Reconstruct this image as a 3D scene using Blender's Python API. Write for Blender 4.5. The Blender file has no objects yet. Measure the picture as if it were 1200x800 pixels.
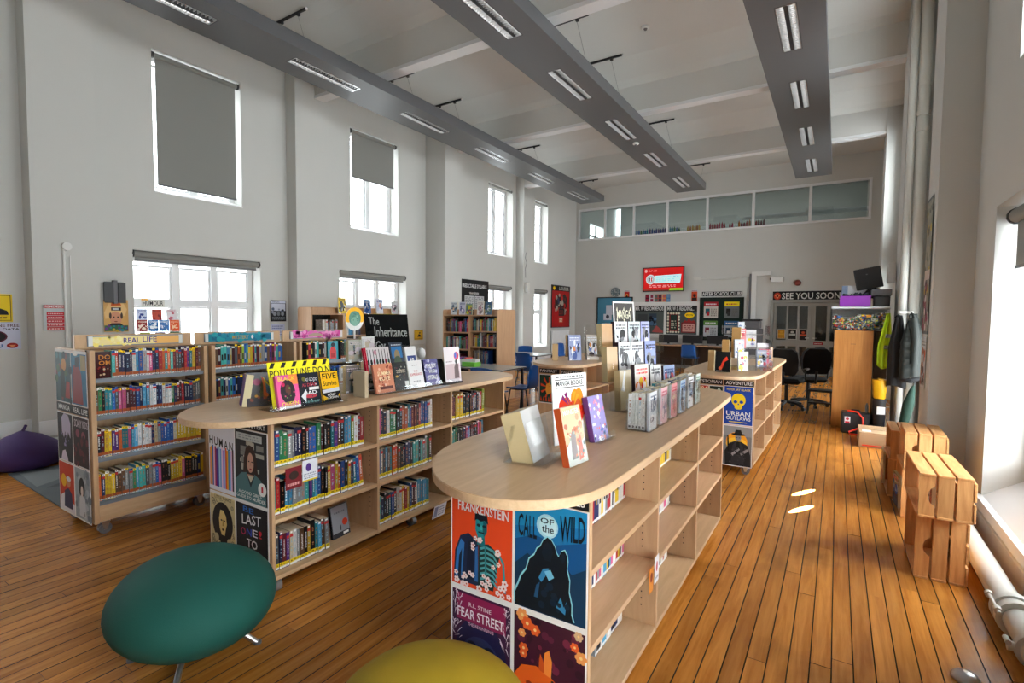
import bpy, math, random
from mathutils import Matrix, Vector
# ---------------------------------------------------------------- camera, light, exposure
SC = bpy.context.scene
COL = SC.collection
cam_d = bpy.data.cameras.new('camera')
cam_d.sensor_width = 36.0
cam_d.lens = 18.0
cam_d.clip_end = 200
cam = bpy.data.objects.new('camera', cam_d)
COL.objects.link(cam)
cam.rotation_mode = 'QUATERNION'
_yaw, _pitch, _roll = math.radians(32.39), math.radians(2.853), math.radians(0.49)
_fw = Vector((-math.sin(_yaw)*math.cos(_pitch), math.cos(_yaw)*math.cos(_pitch), -math.sin(_pitch)))
_r0 = Vector((math.cos(_yaw), math.sin(_yaw), 0))
_u0 = _r0.cross(_fw)
_r = math.cos(_roll)*_r0 + math.sin(_roll)*_u0
_u = -math.sin(_roll)*_r0 + math.cos(_roll)*_u0
cam.rotation_quaternion = Matrix((_r, _u, -_fw)).transposed().to_quaternion()
cam.location = (0, 0, 1.55)
SC.camera = cam

SKY0, SKY1 = 7.0, 22.0
W = bpy.data.worlds.new('sky'); SC.world = W; W.use_nodes = True
_bg = W.node_tree.nodes['Background']
# hazy bright sky, brighter round the sun (which stands behind and to the right of the camera)
_nt = W.node_tree; _tc = _nt.nodes.new('ShaderNodeTexCoord'); _dp = _nt.nodes.new('ShaderNodeVectorMath'); _dp.operation = 'DOT_PRODUCT'
_dp.inputs[1].default_value = Vector((0.80, -0.42, 0.42)).normalized()
_nt.links.new(_tc.outputs['Generated'], _dp.inputs[0])
_mr = _nt.nodes.new('ShaderNodeMapRange'); _mr.inputs['From Min'].default_value = -0.5; _mr.inputs['From Max'].default_value = 1.0
_mr.inputs['To Min'].default_value = SKY0; _mr.inputs['To Max'].default_value = SKY1; _mr.interpolation_type = 'SMOOTHSTEP'
_nt.links.new(_dp.outputs['Value'], _mr.inputs['Value']); _nt.links.new(_mr.outputs['Result'], _bg.inputs['Strength'])
_bg.inputs['Color'].default_value = (0.93, 0.965, 1.0, 1)

def portal(x, y0, y1, z0, z1, side):
    d = bpy.data.lights.new('window_portal', 'AREA'); d.shape = 'RECTANGLE'
    d.size = y1-y0; d.size_y = z1-z0; d.cycles.is_portal = True
    o = bpy.data.objects.new('window_portal', d); COL.objects.link(o)
    o.location = (x, (y0+y1)/2, (z0+z1)/2)
    o.rotation_euler = (math.pi/2, 0, -math.pi/2 if side < 0 else math.pi/2)
# added narrow spots outside a right-hand window make the two sun patches on the floor
def patch_spot(tx, ty, power):
    d = bpy.data.lights.new('added_patch_spot', 'SPOT'); d.energy = power
    d.spot_size = math.radians(1.0); d.spot_blend = 0.0; d.shadow_soft_size = 0.004
    d.color = (1, 0.97, 0.92)
    o = bpy.data.objects.new('added_patch_spot', d); COL.objects.link(o)
    v = Vector((0.50, 0.90, 0.68)).normalized()*4.6
    o.location = Vector((tx, ty, 0))+v
    o.rotation_euler = (-v).to_track_quat('-Z', 'Y').to_euler()
    o.scale = (0.7, 2.2, 1)      # a long narrow beam
patch_spot(-0.20, 5.20, 200000); patch_spot(-0.195, 4.73, 200000)

VS = SC.view_settings
VS.view_transform = 'Standard'; VS.look = 'None'; VS.gamma = 1; VS.use_curve_mapping = False
VS.exposure = 0.03
SC.cycles.max_bounces = 10; SC.cycles.diffuse_bounces = 6; SC.cycles.transparent_max_bounces = 24
SC.cycles.caustics_reflective = False; SC.cycles.caustics_refractive = False
SC.cycles.sample_clamp_indirect = 6
SC.cycles.use_denoising = True

PI = math.pi
RR = random.Random(11)
# ---------------------------------------------------------------- materials
def nodes(m):
    m.use_nodes = True
    nt = m.node_tree
    return nt, nt.nodes['Principled BSDF']
def mat(name, c, rough=0.6, metal=0.0, bump=0.0, bscale=60, spec=0.5, var=0.0, vscale=3):
    m = bpy.data.materials.new(name); nt, p = nodes(m)
    p.inputs['Base Color'].default_value = (*c, 1); p.inputs['Roughness'].default_value = rough
    p.inputs['Metallic'].default_value = metal; p.inputs['Specular IOR Level'].default_value = spec
    m.diffuse_color = (*c, 1)
    tc = nt.nodes.new('ShaderNodeTexCoord')
    if var:
        n = nt.nodes.new('ShaderNodeTexNoise'); n.inputs['Scale'].default_value = vscale; n.inputs['Detail'].default_value = 5
        nt.links.new(tc.outputs['Object'], n.inputs['Vector'])
        r = nt.nodes.new('ShaderNodeValToRGB')
        r.color_ramp.elements[0].position = .3; r.color_ramp.elements[1].position = .7
        r.color_ramp.elements[0].color = (*[x*(1-var) for x in c], 1); r.color_ramp.elements[1].color = (*[min(1, x*(1+var)) for x in c], 1)
        nt.links.new(n.outputs['Fac'], r.inputs['Fac']); nt.links.new(r.outputs['Color'], p.inputs['Base Color'])
    if bump:
        n = nt.nodes.new('ShaderNodeTexNoise'); n.inputs['Scale'].default_value = bscale
        nt.links.new(tc.outputs['Object'], n.inputs['Vector'])
        b = nt.nodes.new('ShaderNodeBump'); b.inputs['Strength'].default_value = bump; b.inputs['Distance'].default_value = 0.003
        nt.links.new(n.outputs['Fac'], b.inputs['Height']); nt.links.new(b.outputs['Normal'], p.inputs['Normal'])
    return m
def wood(name, c1, c2, axis=1, stretch=14, scale=3.0, rough=0.4, attr=None, dark=0.0, bump=0.15):
    """grain runs along `axis` of world space; attr: 'obj' object colour or 'col' mesh attribute shifts the tone of each piece"""
    m = bpy.data.materials.new(name); nt, p = nodes(m); L = nt.links
    p.inputs['Roughness'].default_value = rough
    g = nt.nodes.new('ShaderNodeNewGeometry'); mp = nt.nodes.new('ShaderNodeMapping')
    s = [scale*stretch]*3; s[axis] = scale
    mp.inputs['Scale'].default_value = s
    L.new(g.outputs['Position'], mp.inputs['Vector'])
    val = None
    if attr == 'obj':
        oi = nt.nodes.new('ShaderNodeObjectInfo'); sp = nt.nodes.new('ShaderNodeSeparateColor'); L.new(oi.outputs['Color'], sp.inputs['Color']); val = sp.outputs['Red']
    elif attr == 'col':
        at = nt.nodes.new('ShaderNodeAttribute'); at.attribute_name = 'Col'; sp = nt.nodes.new('ShaderNodeSeparateColor'); L.new(at.outputs['Color'], sp.inputs['Color']); val = sp.outputs['Red']
    if val is not None:
        vm = nt.nodes.new('ShaderNodeVectorMath'); vm.operation = 'SCALE'; vm.inputs[0].default_value = (37, 91, 53)
        L.new(val, vm.inputs['Scale'])
        va = nt.nodes.new('ShaderNodeVectorMath'); va.operation = 'ADD'; L.new(mp.outputs['Vector'], va.inputs[0]); L.new(vm.outputs['Vector'], va.inputs[1]); vec = va.outputs['Vector']
    else:
        vec = mp.outputs['Vector']
    n = nt.nodes.new('ShaderNodeTexNoise'); n.inputs['Scale'].default_value = 1; n.inputs['Detail'].default_value = 6; n.inputs['Roughness'].default_value = .62; n.inputs['Distortion'].default_value = .6
    L.new(vec, n.inputs['Vector'])
    r = nt.nodes.new('ShaderNodeValToRGB'); e = r.color_ramp.elements
    e[0].position = .32; e[0].color = (*c2, 1); e[1].position = .66; e[1].color = (*c1, 1)
    L.new(n.outputs['Fac'], r.inputs['Fac'])
    out = r.outputs['Color']
    if val is not None:
        hs = nt.nodes.new('ShaderNodeHueSaturation')
        mr = nt.nodes.new('ShaderNodeMapRange'); mr.inputs['To Min'].default_value = 0.80; mr.inputs['To Max'].default_value = 1.14
        L.new(val, mr.inputs['Value']); L.new(mr.outputs['Result'], hs.inputs['Value']); L.new(out, hs.inputs['Color']); out = hs.outputs['Color']
    if dark:   # scattered stains and knots
        n2 = nt.nodes.new('ShaderNodeTexNoise'); n2.inputs['Scale'].default_value = 2.2; n2.inputs['Detail'].default_value = 8
        L.new(g.outputs['Position'], n2.inputs['Vector'])
        r2 = nt.nodes.new('ShaderNodeValToRGB'); e = r2.color_ramp.elements
        e[0].position = .30; e[0].color = (1-dark, 1-dark, 1-dark, 1); e[1].position = .46; e[1].color = (1, 1, 1, 1)
        L.new(n2.outputs['Fac'], r2.inputs['Fac'])
        mx = nt.nodes.new('ShaderNodeMix'); mx.data_type = 'RGBA'; mx.blend_type = 'MULTIPLY'; mx.inputs['Factor'].default_value = 1
        L.new(out, mx.inputs['A']); L.new(r2.outputs['Color'], mx.inputs['B']); out = mx.outputs['Result']
    L.new(out, p.inputs['Base Color'])
    b = nt.nodes.new('ShaderNodeBump'); b.inputs['Strength'].default_value = bump; b.inputs['Distance'].default_value = .002
    L.new(n.outputs['Fac'], b.inputs['Height']); L.new(b.outputs['Normal'], p.inputs['Normal'])
    m.diffuse_color = (*c1, 1)
    return m
def clear_mat(name, tint, gloss=0.12, rough=0.02):
    m = bpy.data.materials.new(name); m.use_nodes = True; nt = m.node_tree; nt.nodes.clear(); L = nt.links
    t = nt.nodes.new('ShaderNodeBsdfTransparent'); t.inputs['Color'].default_value = (*tint, 1)
    g = nt.nodes.new('ShaderNodeBsdfGlossy'); g.inputs['Roughness'].default_value = rough
    lw = nt.nodes.new('ShaderNodeLayerWeight'); lw.inputs['Blend'].default_value = .5
    pw = nt.nodes.new('ShaderNodeMath'); pw.operation = 'POWER'; pw.inputs[1].default_value = 4; L.new(lw.outputs['Facing'], pw.inputs[0])
    fr = nt.nodes.new('ShaderNodeMapRange'); fr.inputs['To Min'].default_value = gloss*.35; fr.inputs['To Max'].default_value = .75; L.new(pw.outputs[0], fr.inputs['Value'])
    mx = nt.nodes.new('ShaderNodeMixShader'); o = nt.nodes.new('ShaderNodeOutputMaterial')
    L.new(fr.outputs['Result'], mx.inputs['Fac']); L.new(t.outputs['BSDF'], mx.inputs[1]); L.new(g.outputs['BSDF'], mx.inputs[2]); L.new(mx.outputs['Shader'], o.inputs['Surface'])
    return m
def emit_mat(name, c, s):
    m = bpy.data.materials.new(name); nt, p = nodes(m)
    p.inputs['Base Color'].default_value = (*c, 1); p.inputs['Emission Color'].default_value = (*c, 1); p.inputs['Emission Strength'].default_value = s
    return m
def print_mat(name, rough, emit=0):
    m = bpy.data.materials.new(name); nt, p = nodes(m); p.inputs['Roughness'].default_value = rough; p.inputs['Specular IOR Level'].default_value = .3
    a = nt.nodes.new('ShaderNodeAttribute'); a.attribute_name = 'Col'
    nt.links.new(a.outputs['Color'], p.inputs['Base Color'])
    if emit:
        nt.links.new(a.outputs['Color'], p.inputs['Emission Color']); p.inputs['Emission Strength'].default_value = emit
    return m
M = {}
M['wall'] = mat('wall_paint', (.58, .582, .555), .75, bump=.15, bscale=25, var=.025, vscale=.6)
M['ceiling'] = mat('ceiling_paint', (.62, .615, .585), .8, bump=.1, bscale=20, var=.03, vscale=.8)
M['gloss'] = mat('gloss_white_paint', (.78, .79, .80), .3, bump=.05, bscale=30)
M['pipe'] = mat('cream_pipe_paint', (.64, .64, .60), .4, bump=.1, bscale=40, var=.03, vscale=5)
M['duct'] = mat('grey_painted_steel', (.105, .107, .112), .42, bump=.02, bscale=6)
M['steel'] = mat('brushed_steel', (.6, .6, .62), .3, 1.0, bump=.05, bscale=200)
M['louvre'] = mat('polished_aluminium', (.80, .81, .82), .25, .7)
M['black'] = mat('black_plastic', (.012, .012, .014), .45, bump=.05, bscale=300)
M['blackcloth'] = mat('black_woven_cloth', (.010, .010, .011), .9, bump=.3, bscale=300)
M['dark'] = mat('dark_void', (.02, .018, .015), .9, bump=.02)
M['birch'] = wood('pale_beech_laminate', (.62, .41, .235), (.52, .325, .175), 1, 10, 2.5, .33, bump=.05)
M['birchz'] = wood('pale_beech_upright', (.58, .375, .21), (.49, .30, .16), 2, 10, 2.5, .42, bump=.05)
M['birchx'] = wood('pale_beech_cross', (.56, .40, .255), (.48, .33, .20), 0, 10, 2.5, .42, bump=.05)
M['edge'] = wood('beech_edge_banding', (.66, .46, .28), (.56, .38, .22), 1, 20, 3, .35, bump=.03)
M['beech'] = wood('warm_beech_bookcase', (.56, .33, .18), (.46, .26, .135), 2, 12, 2.5, .4, bump=.05)
M['oakdoor'] = wood('orange_beech_cabinet', (.60, .27, .075), (.47, .19, .045), 2, 16, 2.2, .35, bump=.05)
M['plank'] = wood('varnished_floorboard', (.60, .245, .045), (.38, .128, .018), 1, 16, 1.6, .25, 'obj', .30, .25)
M['plankf'] = wood('varnished_floorboard_field', (.60, .245, .045), (.38, .128, .018), 1, 16, 1.6, .25, 'col', .30, .25)
M['slatz'] = wood('stained_pine_upright', (.80, .42, .16), (.58, .25, .075), 2, 9, 3, .5, 'obj', .2, .3)
M['slaty'] = wood('stained_pine_lengthwise', (.80, .42, .16), (.58, .25, .075), 1, 9, 3, .5, 'obj', .2, .3)
M['glass'] = clear_mat('window_glass', (.97, .985, .98), .06)
M['iglass'] = clear_mat('partition_glass', (.82, .88, .89), .30)
M['perspex'] = clear_mat('clear_acrylic', (.965, .972, .975), .10, .05)
M['blind'] = mat('grey_blind_fabric', (.235, .235, .22), .85, bump=.2, bscale=400)
M['blue'] = mat('blue_moulded_plastic', (.010, .10, .38), .38, bump=.05, bscale=100)
M['green'] = mat('teal_stretch_fabric', (.001, .078, .060), .8, bump=.35, bscale=380, var=.1, vscale=2)
M['yellow'] = mat('mustard_stretch_fabric', (.36, .235, .004), .8, bump=.35, bscale=380, var=.12, vscale=5)
M['purple'] = mat('purple_beanbag_fabric', (.045, .018, .10), .85, bump=.3, bscale=150)
M['shelfmetal'] = mat('grey_metal_shelf', (.24, .27, .31), .4, .3, bump=.03)
M['print'] = print_mat('printed_paper', .6)
M['gprint'] = print_mat('glossy_print', .22)
M['matte'] = print_mat('matte_print', .9); M['matte'].node_tree.nodes['Principled BSDF'].inputs['Specular IOR Level'].default_value = .15
M['screen'] = print_mat('lit_screen', .3, .55)
M['lamp'] = emit_mat('added_lamp_glow', (1.0, .98, .93), 8.0)  # glow of the lamp added in the upper room
M['tube'] = emit_mat('fluorescent_tube', (1.0, .98, .93), 4.0)
M['card'] = mat('brown_cardboard', (.42, .27, .15), .8, bump=.2, bscale=90, var=.05)
M['carpet'] = mat('grey_carpet', (.10, .115, .125), .95, bump=.6, bscale=300, var=.1, vscale=4)
M['castor'] = mat('smoked_castor_plastic', (.20, .20, .21), .25, .2)
M['white'] = mat('white_plastic', (.72, .72, .70), .4, bump=.03)
M['desk'] = mat('dark_desk_laminate', (.10, .07, .05), .35, bump=.03)
M['tabletop'] = mat('grey_table_laminate', (.40, .42, .42), .25, bump=.03)
M['doorpaint'] = mat('grey_door_paint', (.30, .30, .275), .45, bump=.05)
M['bag'] = mat('dark_green_quilted_nylon', (.006, .009, .007), .75, bump=.5, bscale=50)
M['coat'] = mat('black_coat_cloth', (.008, .008, .009), .9, bump=.4, bscale=90)
M['hivis'] = mat('hi_vis_yellow_fabric', (.50, .68, .015), .7, bump=.3, bscale=90)
M['refl'] = mat('silver_reflective_tape', (.42, .44, .44), .35, .3)
M['umb'] = mat('green_canvas', (.006, .032, .02), .85, bump=.3, bscale=200)
M['redhose'] = mat('red_rubber_hose', (.72, .03, .012), .35, bump=.03)
M['ybox'] = mat('yellow_plastic', (.78, .43, .01), .4, bump=.03)
M['pbox'] = mat('purple_plastic', (.22, .035, .33), .35, bump=.03)
M['mug'] = mat('grey_rubber', (.13, .13, .14), .6, bump=.03)

# ---------------------------------------------------------------- mesh builder
class MB:
    def __init__(s): s.v = []; s.f = []; s.c = []; s.m = []; s.sm = []
    def add(s, vs, fs, c=(1, 1, 1), m=0, smooth=False):
        o = len(s.v); s.v += [tuple(v) for v in vs]
        for f in fs: s.f.append(tuple(i+o for i in f)); s.c.append(c); s.m.append(m); s.sm.append(smooth)
    def box(s, x0, x1, y0, y1, z0, z1, c=(1, 1, 1), m=0, T=None, cf=None):
        vs = [Vector(p) for p in ((x0, y0, z0), (x1, y0, z0), (x1, y1, z0), (x0, y1, z0), (x0, y0, z1), (x1, y0, z1), (x1, y1, z1), (x0, y1, z1))]
        if T: vs = [T @ v for v in vs]
        fs = [(0, 3, 2, 1), (4, 5, 6, 7), (0, 1, 5, 4), (1, 2, 6, 5), (2, 3, 7, 6), (3, 0, 4, 7)]   # bottom top front(-y) right(+x) back left
        for i, f in enumerate(fs): s.add([vs[k] for k in f], [(0, 1, 2, 3)], (cf or {}).get(i, c), m)
        return s
    def rbox(s, x0, x1, y0, y1, z0, z1, b=.004, c=(1, 1, 1), m=0, T=None):
        """box with chamfered edges"""
        X = (x0, x1); Y = (y0, y1); Z = (z0, z1); P = {}
        vs = []
        for i in (0, 1):
            for j in (0, 1):
                for k in (0, 1):
                    sx, sy, sz = (1-2*i), (1-2*j), (1-2*k)
                    for a in range(3):
                        p = [X[i]+sx*b, Y[j]+sy*b, Z[k]+sz*b]; p[a] = (X[i], Y[j], Z[k])[a]
                        P[i, j, k, a] = len(vs); vs.append(Vector(p))
        if T: vs = [T @ v for v in vs]
        fs = []
        for a in range(3):
            o = [q for q in range(3) if q != a]
            for e in (0, 1):
                loop = []
                for (p, q) in ((0, 0), (1, 0), (1, 1), (0, 1)):
                    t = [0, 0, 0]; t[a] = e; t[o[0]] = p; t[o[1]] = q; loop.append(P[(*t, a)])
                if (e == 0) == (a != 1): loop.reverse()
                fs.append(tuple(loop))
        for a in range(3):      # edges parallel to axis a
            o = [q for q in range(3) if q != a]
            for p in (0, 1):
                for q in (0, 1):
                    t0 = [0, 0, 0]; t1 = [0, 0, 0]; t0[a] = 0; t1[a] = 1
                    for t in (t0, t1): t[o[0]] = p; t[o[1]] = q
                    l = [P[(*t0, o[0])], P[(*t1, o[0])], P[(*t1, o[1])], P[(*t0, o[1])]]
                    if (p ^ q ^ (a == 1)): l.reverse()
                    fs.append(tuple(l))
        for i in (0, 1):
            for j in (0, 1):
                for k in (0, 1):
                    l = [P[i, j, k, 0], P[i, j, k, 1], P[i, j, k, 2]]
                    if not (i ^ j ^ k): l.reverse()
                    fs.append(tuple(l))
        s.add(vs, fs, c, m); return s
    def prism(s, pts, z0, z1, c=(1, 1, 1), m=0, T=None, cs=None, smooth=False):
        """pts counter-clockwise in XY"""
        n = len(pts); vs = [Vector((x, y, z0)) for x, y in pts]+[Vector((x, y, z1)) for x, y in pts]
        if T: vs = [T @ v for v in vs]
        s.add(vs, [tuple(reversed(range(n))), tuple(range(n, 2*n))], c, m)
        s.add(vs, [(i, (i+1) % n, n+(i+1) % n, n+i) for i in range(n)], cs or c, m, smooth); return s
    def cyl(s, p0, p1, r, n=12, c=(1, 1, 1), m=0, r1=None, caps=True):
        p0 = Vector(p0); p1 = Vector(p1); r1 = r if r1 is None else r1
        d = (p1-p0).normalized(); a = d.orthogonal().normalized(); b = d.cross(a)
        vs = [p0+(a*math.cos(t)+b*math.sin(t))*r for t in [2*PI*i/n for i in range(n)]]+[p1+(a*math.cos(t)+b*math.sin(t))*r1 for t in [2*PI*i/n for i in range(n)]]
        s.add(vs, [(i, (i+1) % n, n+(i+1) % n, n+i) for i in range(n)], c, m, True)
        if caps: s.add(vs, [tuple(reversed(range(n))), tuple(range(n, 2*n))], c, m)
        return s
    def tube(s, pts, r, n=8, c=(1, 1, 1), m=0):
        pts = [Vector(p) for p in pts]; rings = []; a = None
        for i, p in enumerate(pts):
            d = (pts[min(i+1, len(pts)-1)]-pts[max(i-1, 0)]).normalized()
            a = d.orthogonal().normalized() if a is None else (a-d*a.dot(d)).normalized()
            b = d.cross(a); rings.append([p+(a*math.cos(2*PI*k/n)+b*math.sin(2*PI*k/n))*r for k in range(n)])
        vs = [v for R_ in rings for v in R_]
        fs = [(i*n+k, i*n+(k+1) % n, (i+1)*n+(k+1) % n, (i+1)*n+k) for i in range(len(pts)-1) for k in range(n)]
        s.add(vs, fs, c, m, True); s.add(vs, [tuple(reversed(range(n))), tuple((len(pts)-1)*n+k for k in range(n))], c, m); return s
    def lathe(s, prof, o=(0, 0, 0), n=20, c=(1, 1, 1), m=0, T=None, sx=1, sy=1):
        """prof: (radius, z) from bottom to top"""
        vs = [Vector((o[0]+r*sx*math.cos(2*PI*k/n), o[1]+r*sy*math.sin(2*PI*k/n), o[2]+z)) for r, z in prof for k in range(n)]
        if T: vs = [T @ v for v in vs]
        fs = [(i*n+k, i*n+(k+1) % n, (i+1)*n+(k+1) % n, (i+1)*n+k) for i in range(len(prof)-1) for k in range(n)]
        s.add(vs, fs, c, m, True)
        s.add(vs, [tuple(reversed(range(n))), tuple((len(prof)-1)*n+k for k in range(n))], c, m, True); return s
    def mesh(s, name, mats):
        me = bpy.data.meshes.new(name); me.from_pydata(s.v, [], s.f)
        for m_ in (mats if isinstance(mats, (list, tuple)) else [mats]): me.materials.append(m_)
        me.polygons.foreach_set('material_index', s.m); me.polygons.foreach_set('use_smooth', s.sm)
        a = me.color_attributes.new('Col', 'FLOAT_COLOR', 'CORNER'); buf = []
        for f, c in zip(s.f, s.c): buf += [c[0], c[1], c[2], 1.0]*len(f)
        a.data.foreach_set('color', buf)
        me.update(); return me
def put(name, me, parent=None, loc=(0, 0, 0), rot=(0, 0, 0), label=None, cat=None, group=None, kind=None, color=None, scale=None):
    if isinstance(me, MB): raise TypeError
    o = bpy.data.objects.new(name, me); COL.objects.link(o)
    o.location = loc; o.rotation_euler = rot
    if parent: o.parent = parent
    if label: o['label'] = label
    if cat: o['category'] = cat
    if group: o['group'] = group
    if kind: o['kind'] = kind
    if color is not None: o.color = (*color, 1)
    if scale: o.scale = scale
    return o
def obj(name, mb, mats, parent=None, **k): return put(name, mb.mesh(name, mats), parent, **k)
def struct(name, mb, mats, parent=None, **k): return obj(name, mb, mats, parent, kind='structure', **k)
def thing(name, loc, label, cat, rot=0, group=None):
    return put(name, None, None, loc, (0, 0, rot) if not isinstance(rot, tuple) else rot, label, cat, group)
def dup(o, parent=None, loc=None, rot=None, label=None, group=None):
    c = o.copy(); COL.objects.link(c)
    if parent: c.parent = parent
    if loc is not None: c.location = loc
    if rot is not None: c.rotation_euler = (0, 0, rot)
    if label: c['label'] = label
    if group: c['group'] = group
    for ch in list(o.children): dup(ch, c)
    return c
def srgb(h):
    h = h.lstrip('#'); v = [int(h[i:i+2], 16)/255 for i in (0, 2, 4)]
    return tuple(x/12.92 if x < .04045 else ((x+.055)/1.055)**2.4 for x in v)

# ---------------------------------------------------------------- flat print: posters, covers, signs
_fonts = {}
def glyphs(t):
    if t not in _fonts:
        cu = bpy.data.curves.new('lettering', 'FONT'); cu.body = t; cu.resolution_u = 2; cu.offset = 0.012
        ob = bpy.data.objects.new('lettering', cu); me = ob.to_mesh()
        vs = [(v.co.x, v.co.y) for v in me.vertices]; fs = [tuple(p.vertices) for p in me.polygons]
        ob.to_mesh_clear(); bpy.data.objects.remove(ob); bpy.data.curves.remove(cu)
        x0 = min(v[0] for v in vs); x1 = max(v[0] for v in vs); y0 = min(v[1] for v in vs); y1 = max(v[1] for v in vs)
        _fonts[t] = ([((x-x0)/(x1-x0), (y-y0)/(y1-y0)) for x, y in vs], fs)
    return _fonts[t]
class Art:
    """draws layers on a w x h sheet; coordinates 0..1, origin bottom left; sheet faces local -Y"""
    def __init__(s, w, h, bg, t=.002, edge=None, step=.00007):
        s.w, s.h, s.t = w, h, t; s.mb = MB(); s.n = 0; s.step = step
        s.mb.box(-w/2, w/2, 0, t, 0, h, edge or bg, cf={2: bg})
    def P(s, x, y): return (x*s.w-s.w/2, -s.step*s.n, y*s.h)
    def poly(s, pts, c):
        s.n += 1; a = sum(pts[i][0]*pts[(i+1) % len(pts)][1]-pts[(i+1) % len(pts)][0]*pts[i][1] for i in range(len(pts)))
        if a < 0: pts = pts[::-1]
        s.mb.add([s.P(*p) for p in pts], [tuple(range(len(pts)))], c); return s
    def rect(s, x0, y0, x1, y1, c): return s.poly([(x0, y0), (x1, y0), (x1, y1), (x0, y1)], c)
    def ell(s, cx, cy, rx, ry, c, n=20, a0=0, a1=360):
        k = n if a1-a0 >= 360 else n+1
        return s.poly([(cx+rx*math.cos(math.radians(a0+(a1-a0)*i/n)), cy+ry*math.sin(math.radians(a0+(a1-a0)*i/n))) for i in range(k)], c)
    def text(s, t, x0, y0, x1, y1, c, shear=0):
        s.n += 1; vs, fs = glyphs(t)
        s.mb.add([s.P(x0+(x1-x0)*u, y0+(y1-y0)*v+shear*u) for u, v in vs], fs, c); return s
    def lines(s, x0, y0, x1, y1, n, c, rnd=None, fill=.5):
        """rows of tiny unreadable print"""
        s.n += 1; rnd = rnd or RR; hh = (y1-y0)/n
        for i in range(n):
            x = x0
            while x < x1-.02:
                ww = min(rnd.uniform(.04, .14), x1-x)
                s.mb.add([s.P(*p) for p in ((x, y0+hh*i+hh*.2), (x+ww*.8, y0+hh*i+hh*.2), (x+ww*.8, y0+hh*i+hh*(.2+fill)), (x, y0+hh*i+hh*(.2+fill)))], [(0, 1, 2, 3)], c)
                x += ww+.015
        return s
    def dots(s, x0, y0, x1, y1, n, cols, r0, r1, rnd=None, k=8):
        s.n += 1; rnd = rnd or RR
        for i in range(n):
            cx, cy, r = rnd.uniform(x0, x1), rnd.uniform(y0, y1), rnd.uniform(r0, r1); c = rnd.choice(cols); ph = rnd.uniform(0, 6)
            if i % 6 == 5: s.n += 1
            s.mb.add([s.P(cx+r*math.cos(ph+2*PI*j/k), cy+r*s.w/s.h*math.sin(ph+2*PI*j/k)) for j in range(k)], [tuple(range(k))], c)
        return s
    def flower(s, cx, cy, r, c, cc, k=6):
        for j in range(k):
            a = 2*PI*j/k; s.n += (j == 0); q = s.w/s.h
            s.mb.add([s.P(cx+r*.62*math.cos(a)+r*.42*math.cos(t), cy+(r*.62*math.sin(a)+r*.42*math.sin(t))*q) for t in [2*PI*i/7 for i in range(7)]], [tuple(range(7))], c)
        return s.ell(cx, cy, r*.28, r*.28*s.w/s.h, cc, 8)
WHT = (.80, .80, .79); BLK = (.008, .008, .009); RED = srgb('c8161d'); YEL = srgb('ffd500'); NAV = srgb('14234f')
def sheet(name, art, loc, rot, label, cat, group=None, parent=None, gloss=False, lean=0):
    return obj(name, art.mb, M['gprint' if gloss else 'print'], parent, loc=loc, rot=(-lean, 0, rot), label=label, cat=cat, group=group)
# ---------------------------------------------------------------- room shell
ZC, YB, XL, XR, YF = 5.82, 16.1, -7.65, 0.94, -3.2
def holed(t0, t1, u0, u1, v0, v1, holes, plane):
    """slab with rectangular holes; plane 'x': u=Y v=Z ; plane 'y': u=X v=Z"""
    mb = MB()
    us = sorted({u0, u1, *[h[0] for h in holes], *[h[1] for h in holes]}); vs = sorted({v0, v1, *[h[2] for h in holes], *[h[3] for h in holes]})
    for i in range(len(us)-1):
        j = 0
        while j < len(vs)-1:
            inh = lambda jj: any(h[0]-1e-6 < (us[i]+us[i+1])/2 < h[1]+1e-6 and h[2]-1e-6 < (vs[jj]+vs[jj+1])/2 < h[3]+1e-6 for h in holes)
            if inh(j): j += 1; continue
            k = j
            while k+1 < len(vs)-1 and not inh(k+1): k += 1
            if plane == 'x': mb.box(t0, t1, us[i], us[i+1], vs[j], vs[k+1])
            else: mb.box(us[i], us[i+1], t0, t1, vs[j], vs[k+1])
            j = k+1
    return mb
LOWL = [(-.45, 1.25), (2.97, 4.69), (6.2, 7.9), (10.88, 12.03), (13.2, 14.1)]
UPL = [(-.1, 1.0), (3.24, 4.42), (6.46, 7.68), (10.88, 12.05), (13.24, 14.07)]
LOWR = [(-.45, 1.25), (3.3, 5.0), (6.3, 8.1), (10.88, 12.03), (13.2, 14.1)]
UPR = [(-.1, 1.0), (3.45, 4.62), (6.7, 7.9), (10.88, 12.05), (13.24, 14.07)]
ZL0, ZL1, ZU0, ZU1, ZR0 = .60, 2.36, 3.14, 4.99, .26
hl = [(a, b, ZL0, ZL1) for a, b in LOWL]+[(a, b, ZU0, ZU1) for a, b in UPL]
hr = [(a, b, ZR0, ZL1) for a, b in LOWR]+[(a, b, ZU0+.1, ZU1) for a, b in UPR]
wl = struct('wall_left', holed(XL-.42, XL, YF, YB+.3, -.02, ZC+.1, hl, 'x'), M['wall'])
wr = struct('wall_right', holed(XR, XR+.42, YF, YB+.3, -.02, ZC+.1, hr, 'x'), M['wall'])
STRIP = (-7.50, .58, 4.17, 5.10)
wb = struct('wall_back', holed(YB, YB+.2, XL, XR, -.02, ZC+.1, [STRIP, (-1.52, .34, -.02, 1.99)], 'y'), M['wall'])
wf = struct('wall_front', MB().box(XL-.42, XR+.42, YF-.3, YF, -.02, ZC+.1), M['wall'])
ce = struct('ceiling', MB().box(XL-.42, XR+.42, YF-.3, YB+.3, ZC+.1, ZC+.3).box(XL, XR, YF, YB, ZC, ZC+.1), M['ceiling'])
PIL = [(-2.0, -1.35), (1.93, 2.53), (5.16, 5.8), (8.5, 9.07), (12.22, 12.85)]
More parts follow.
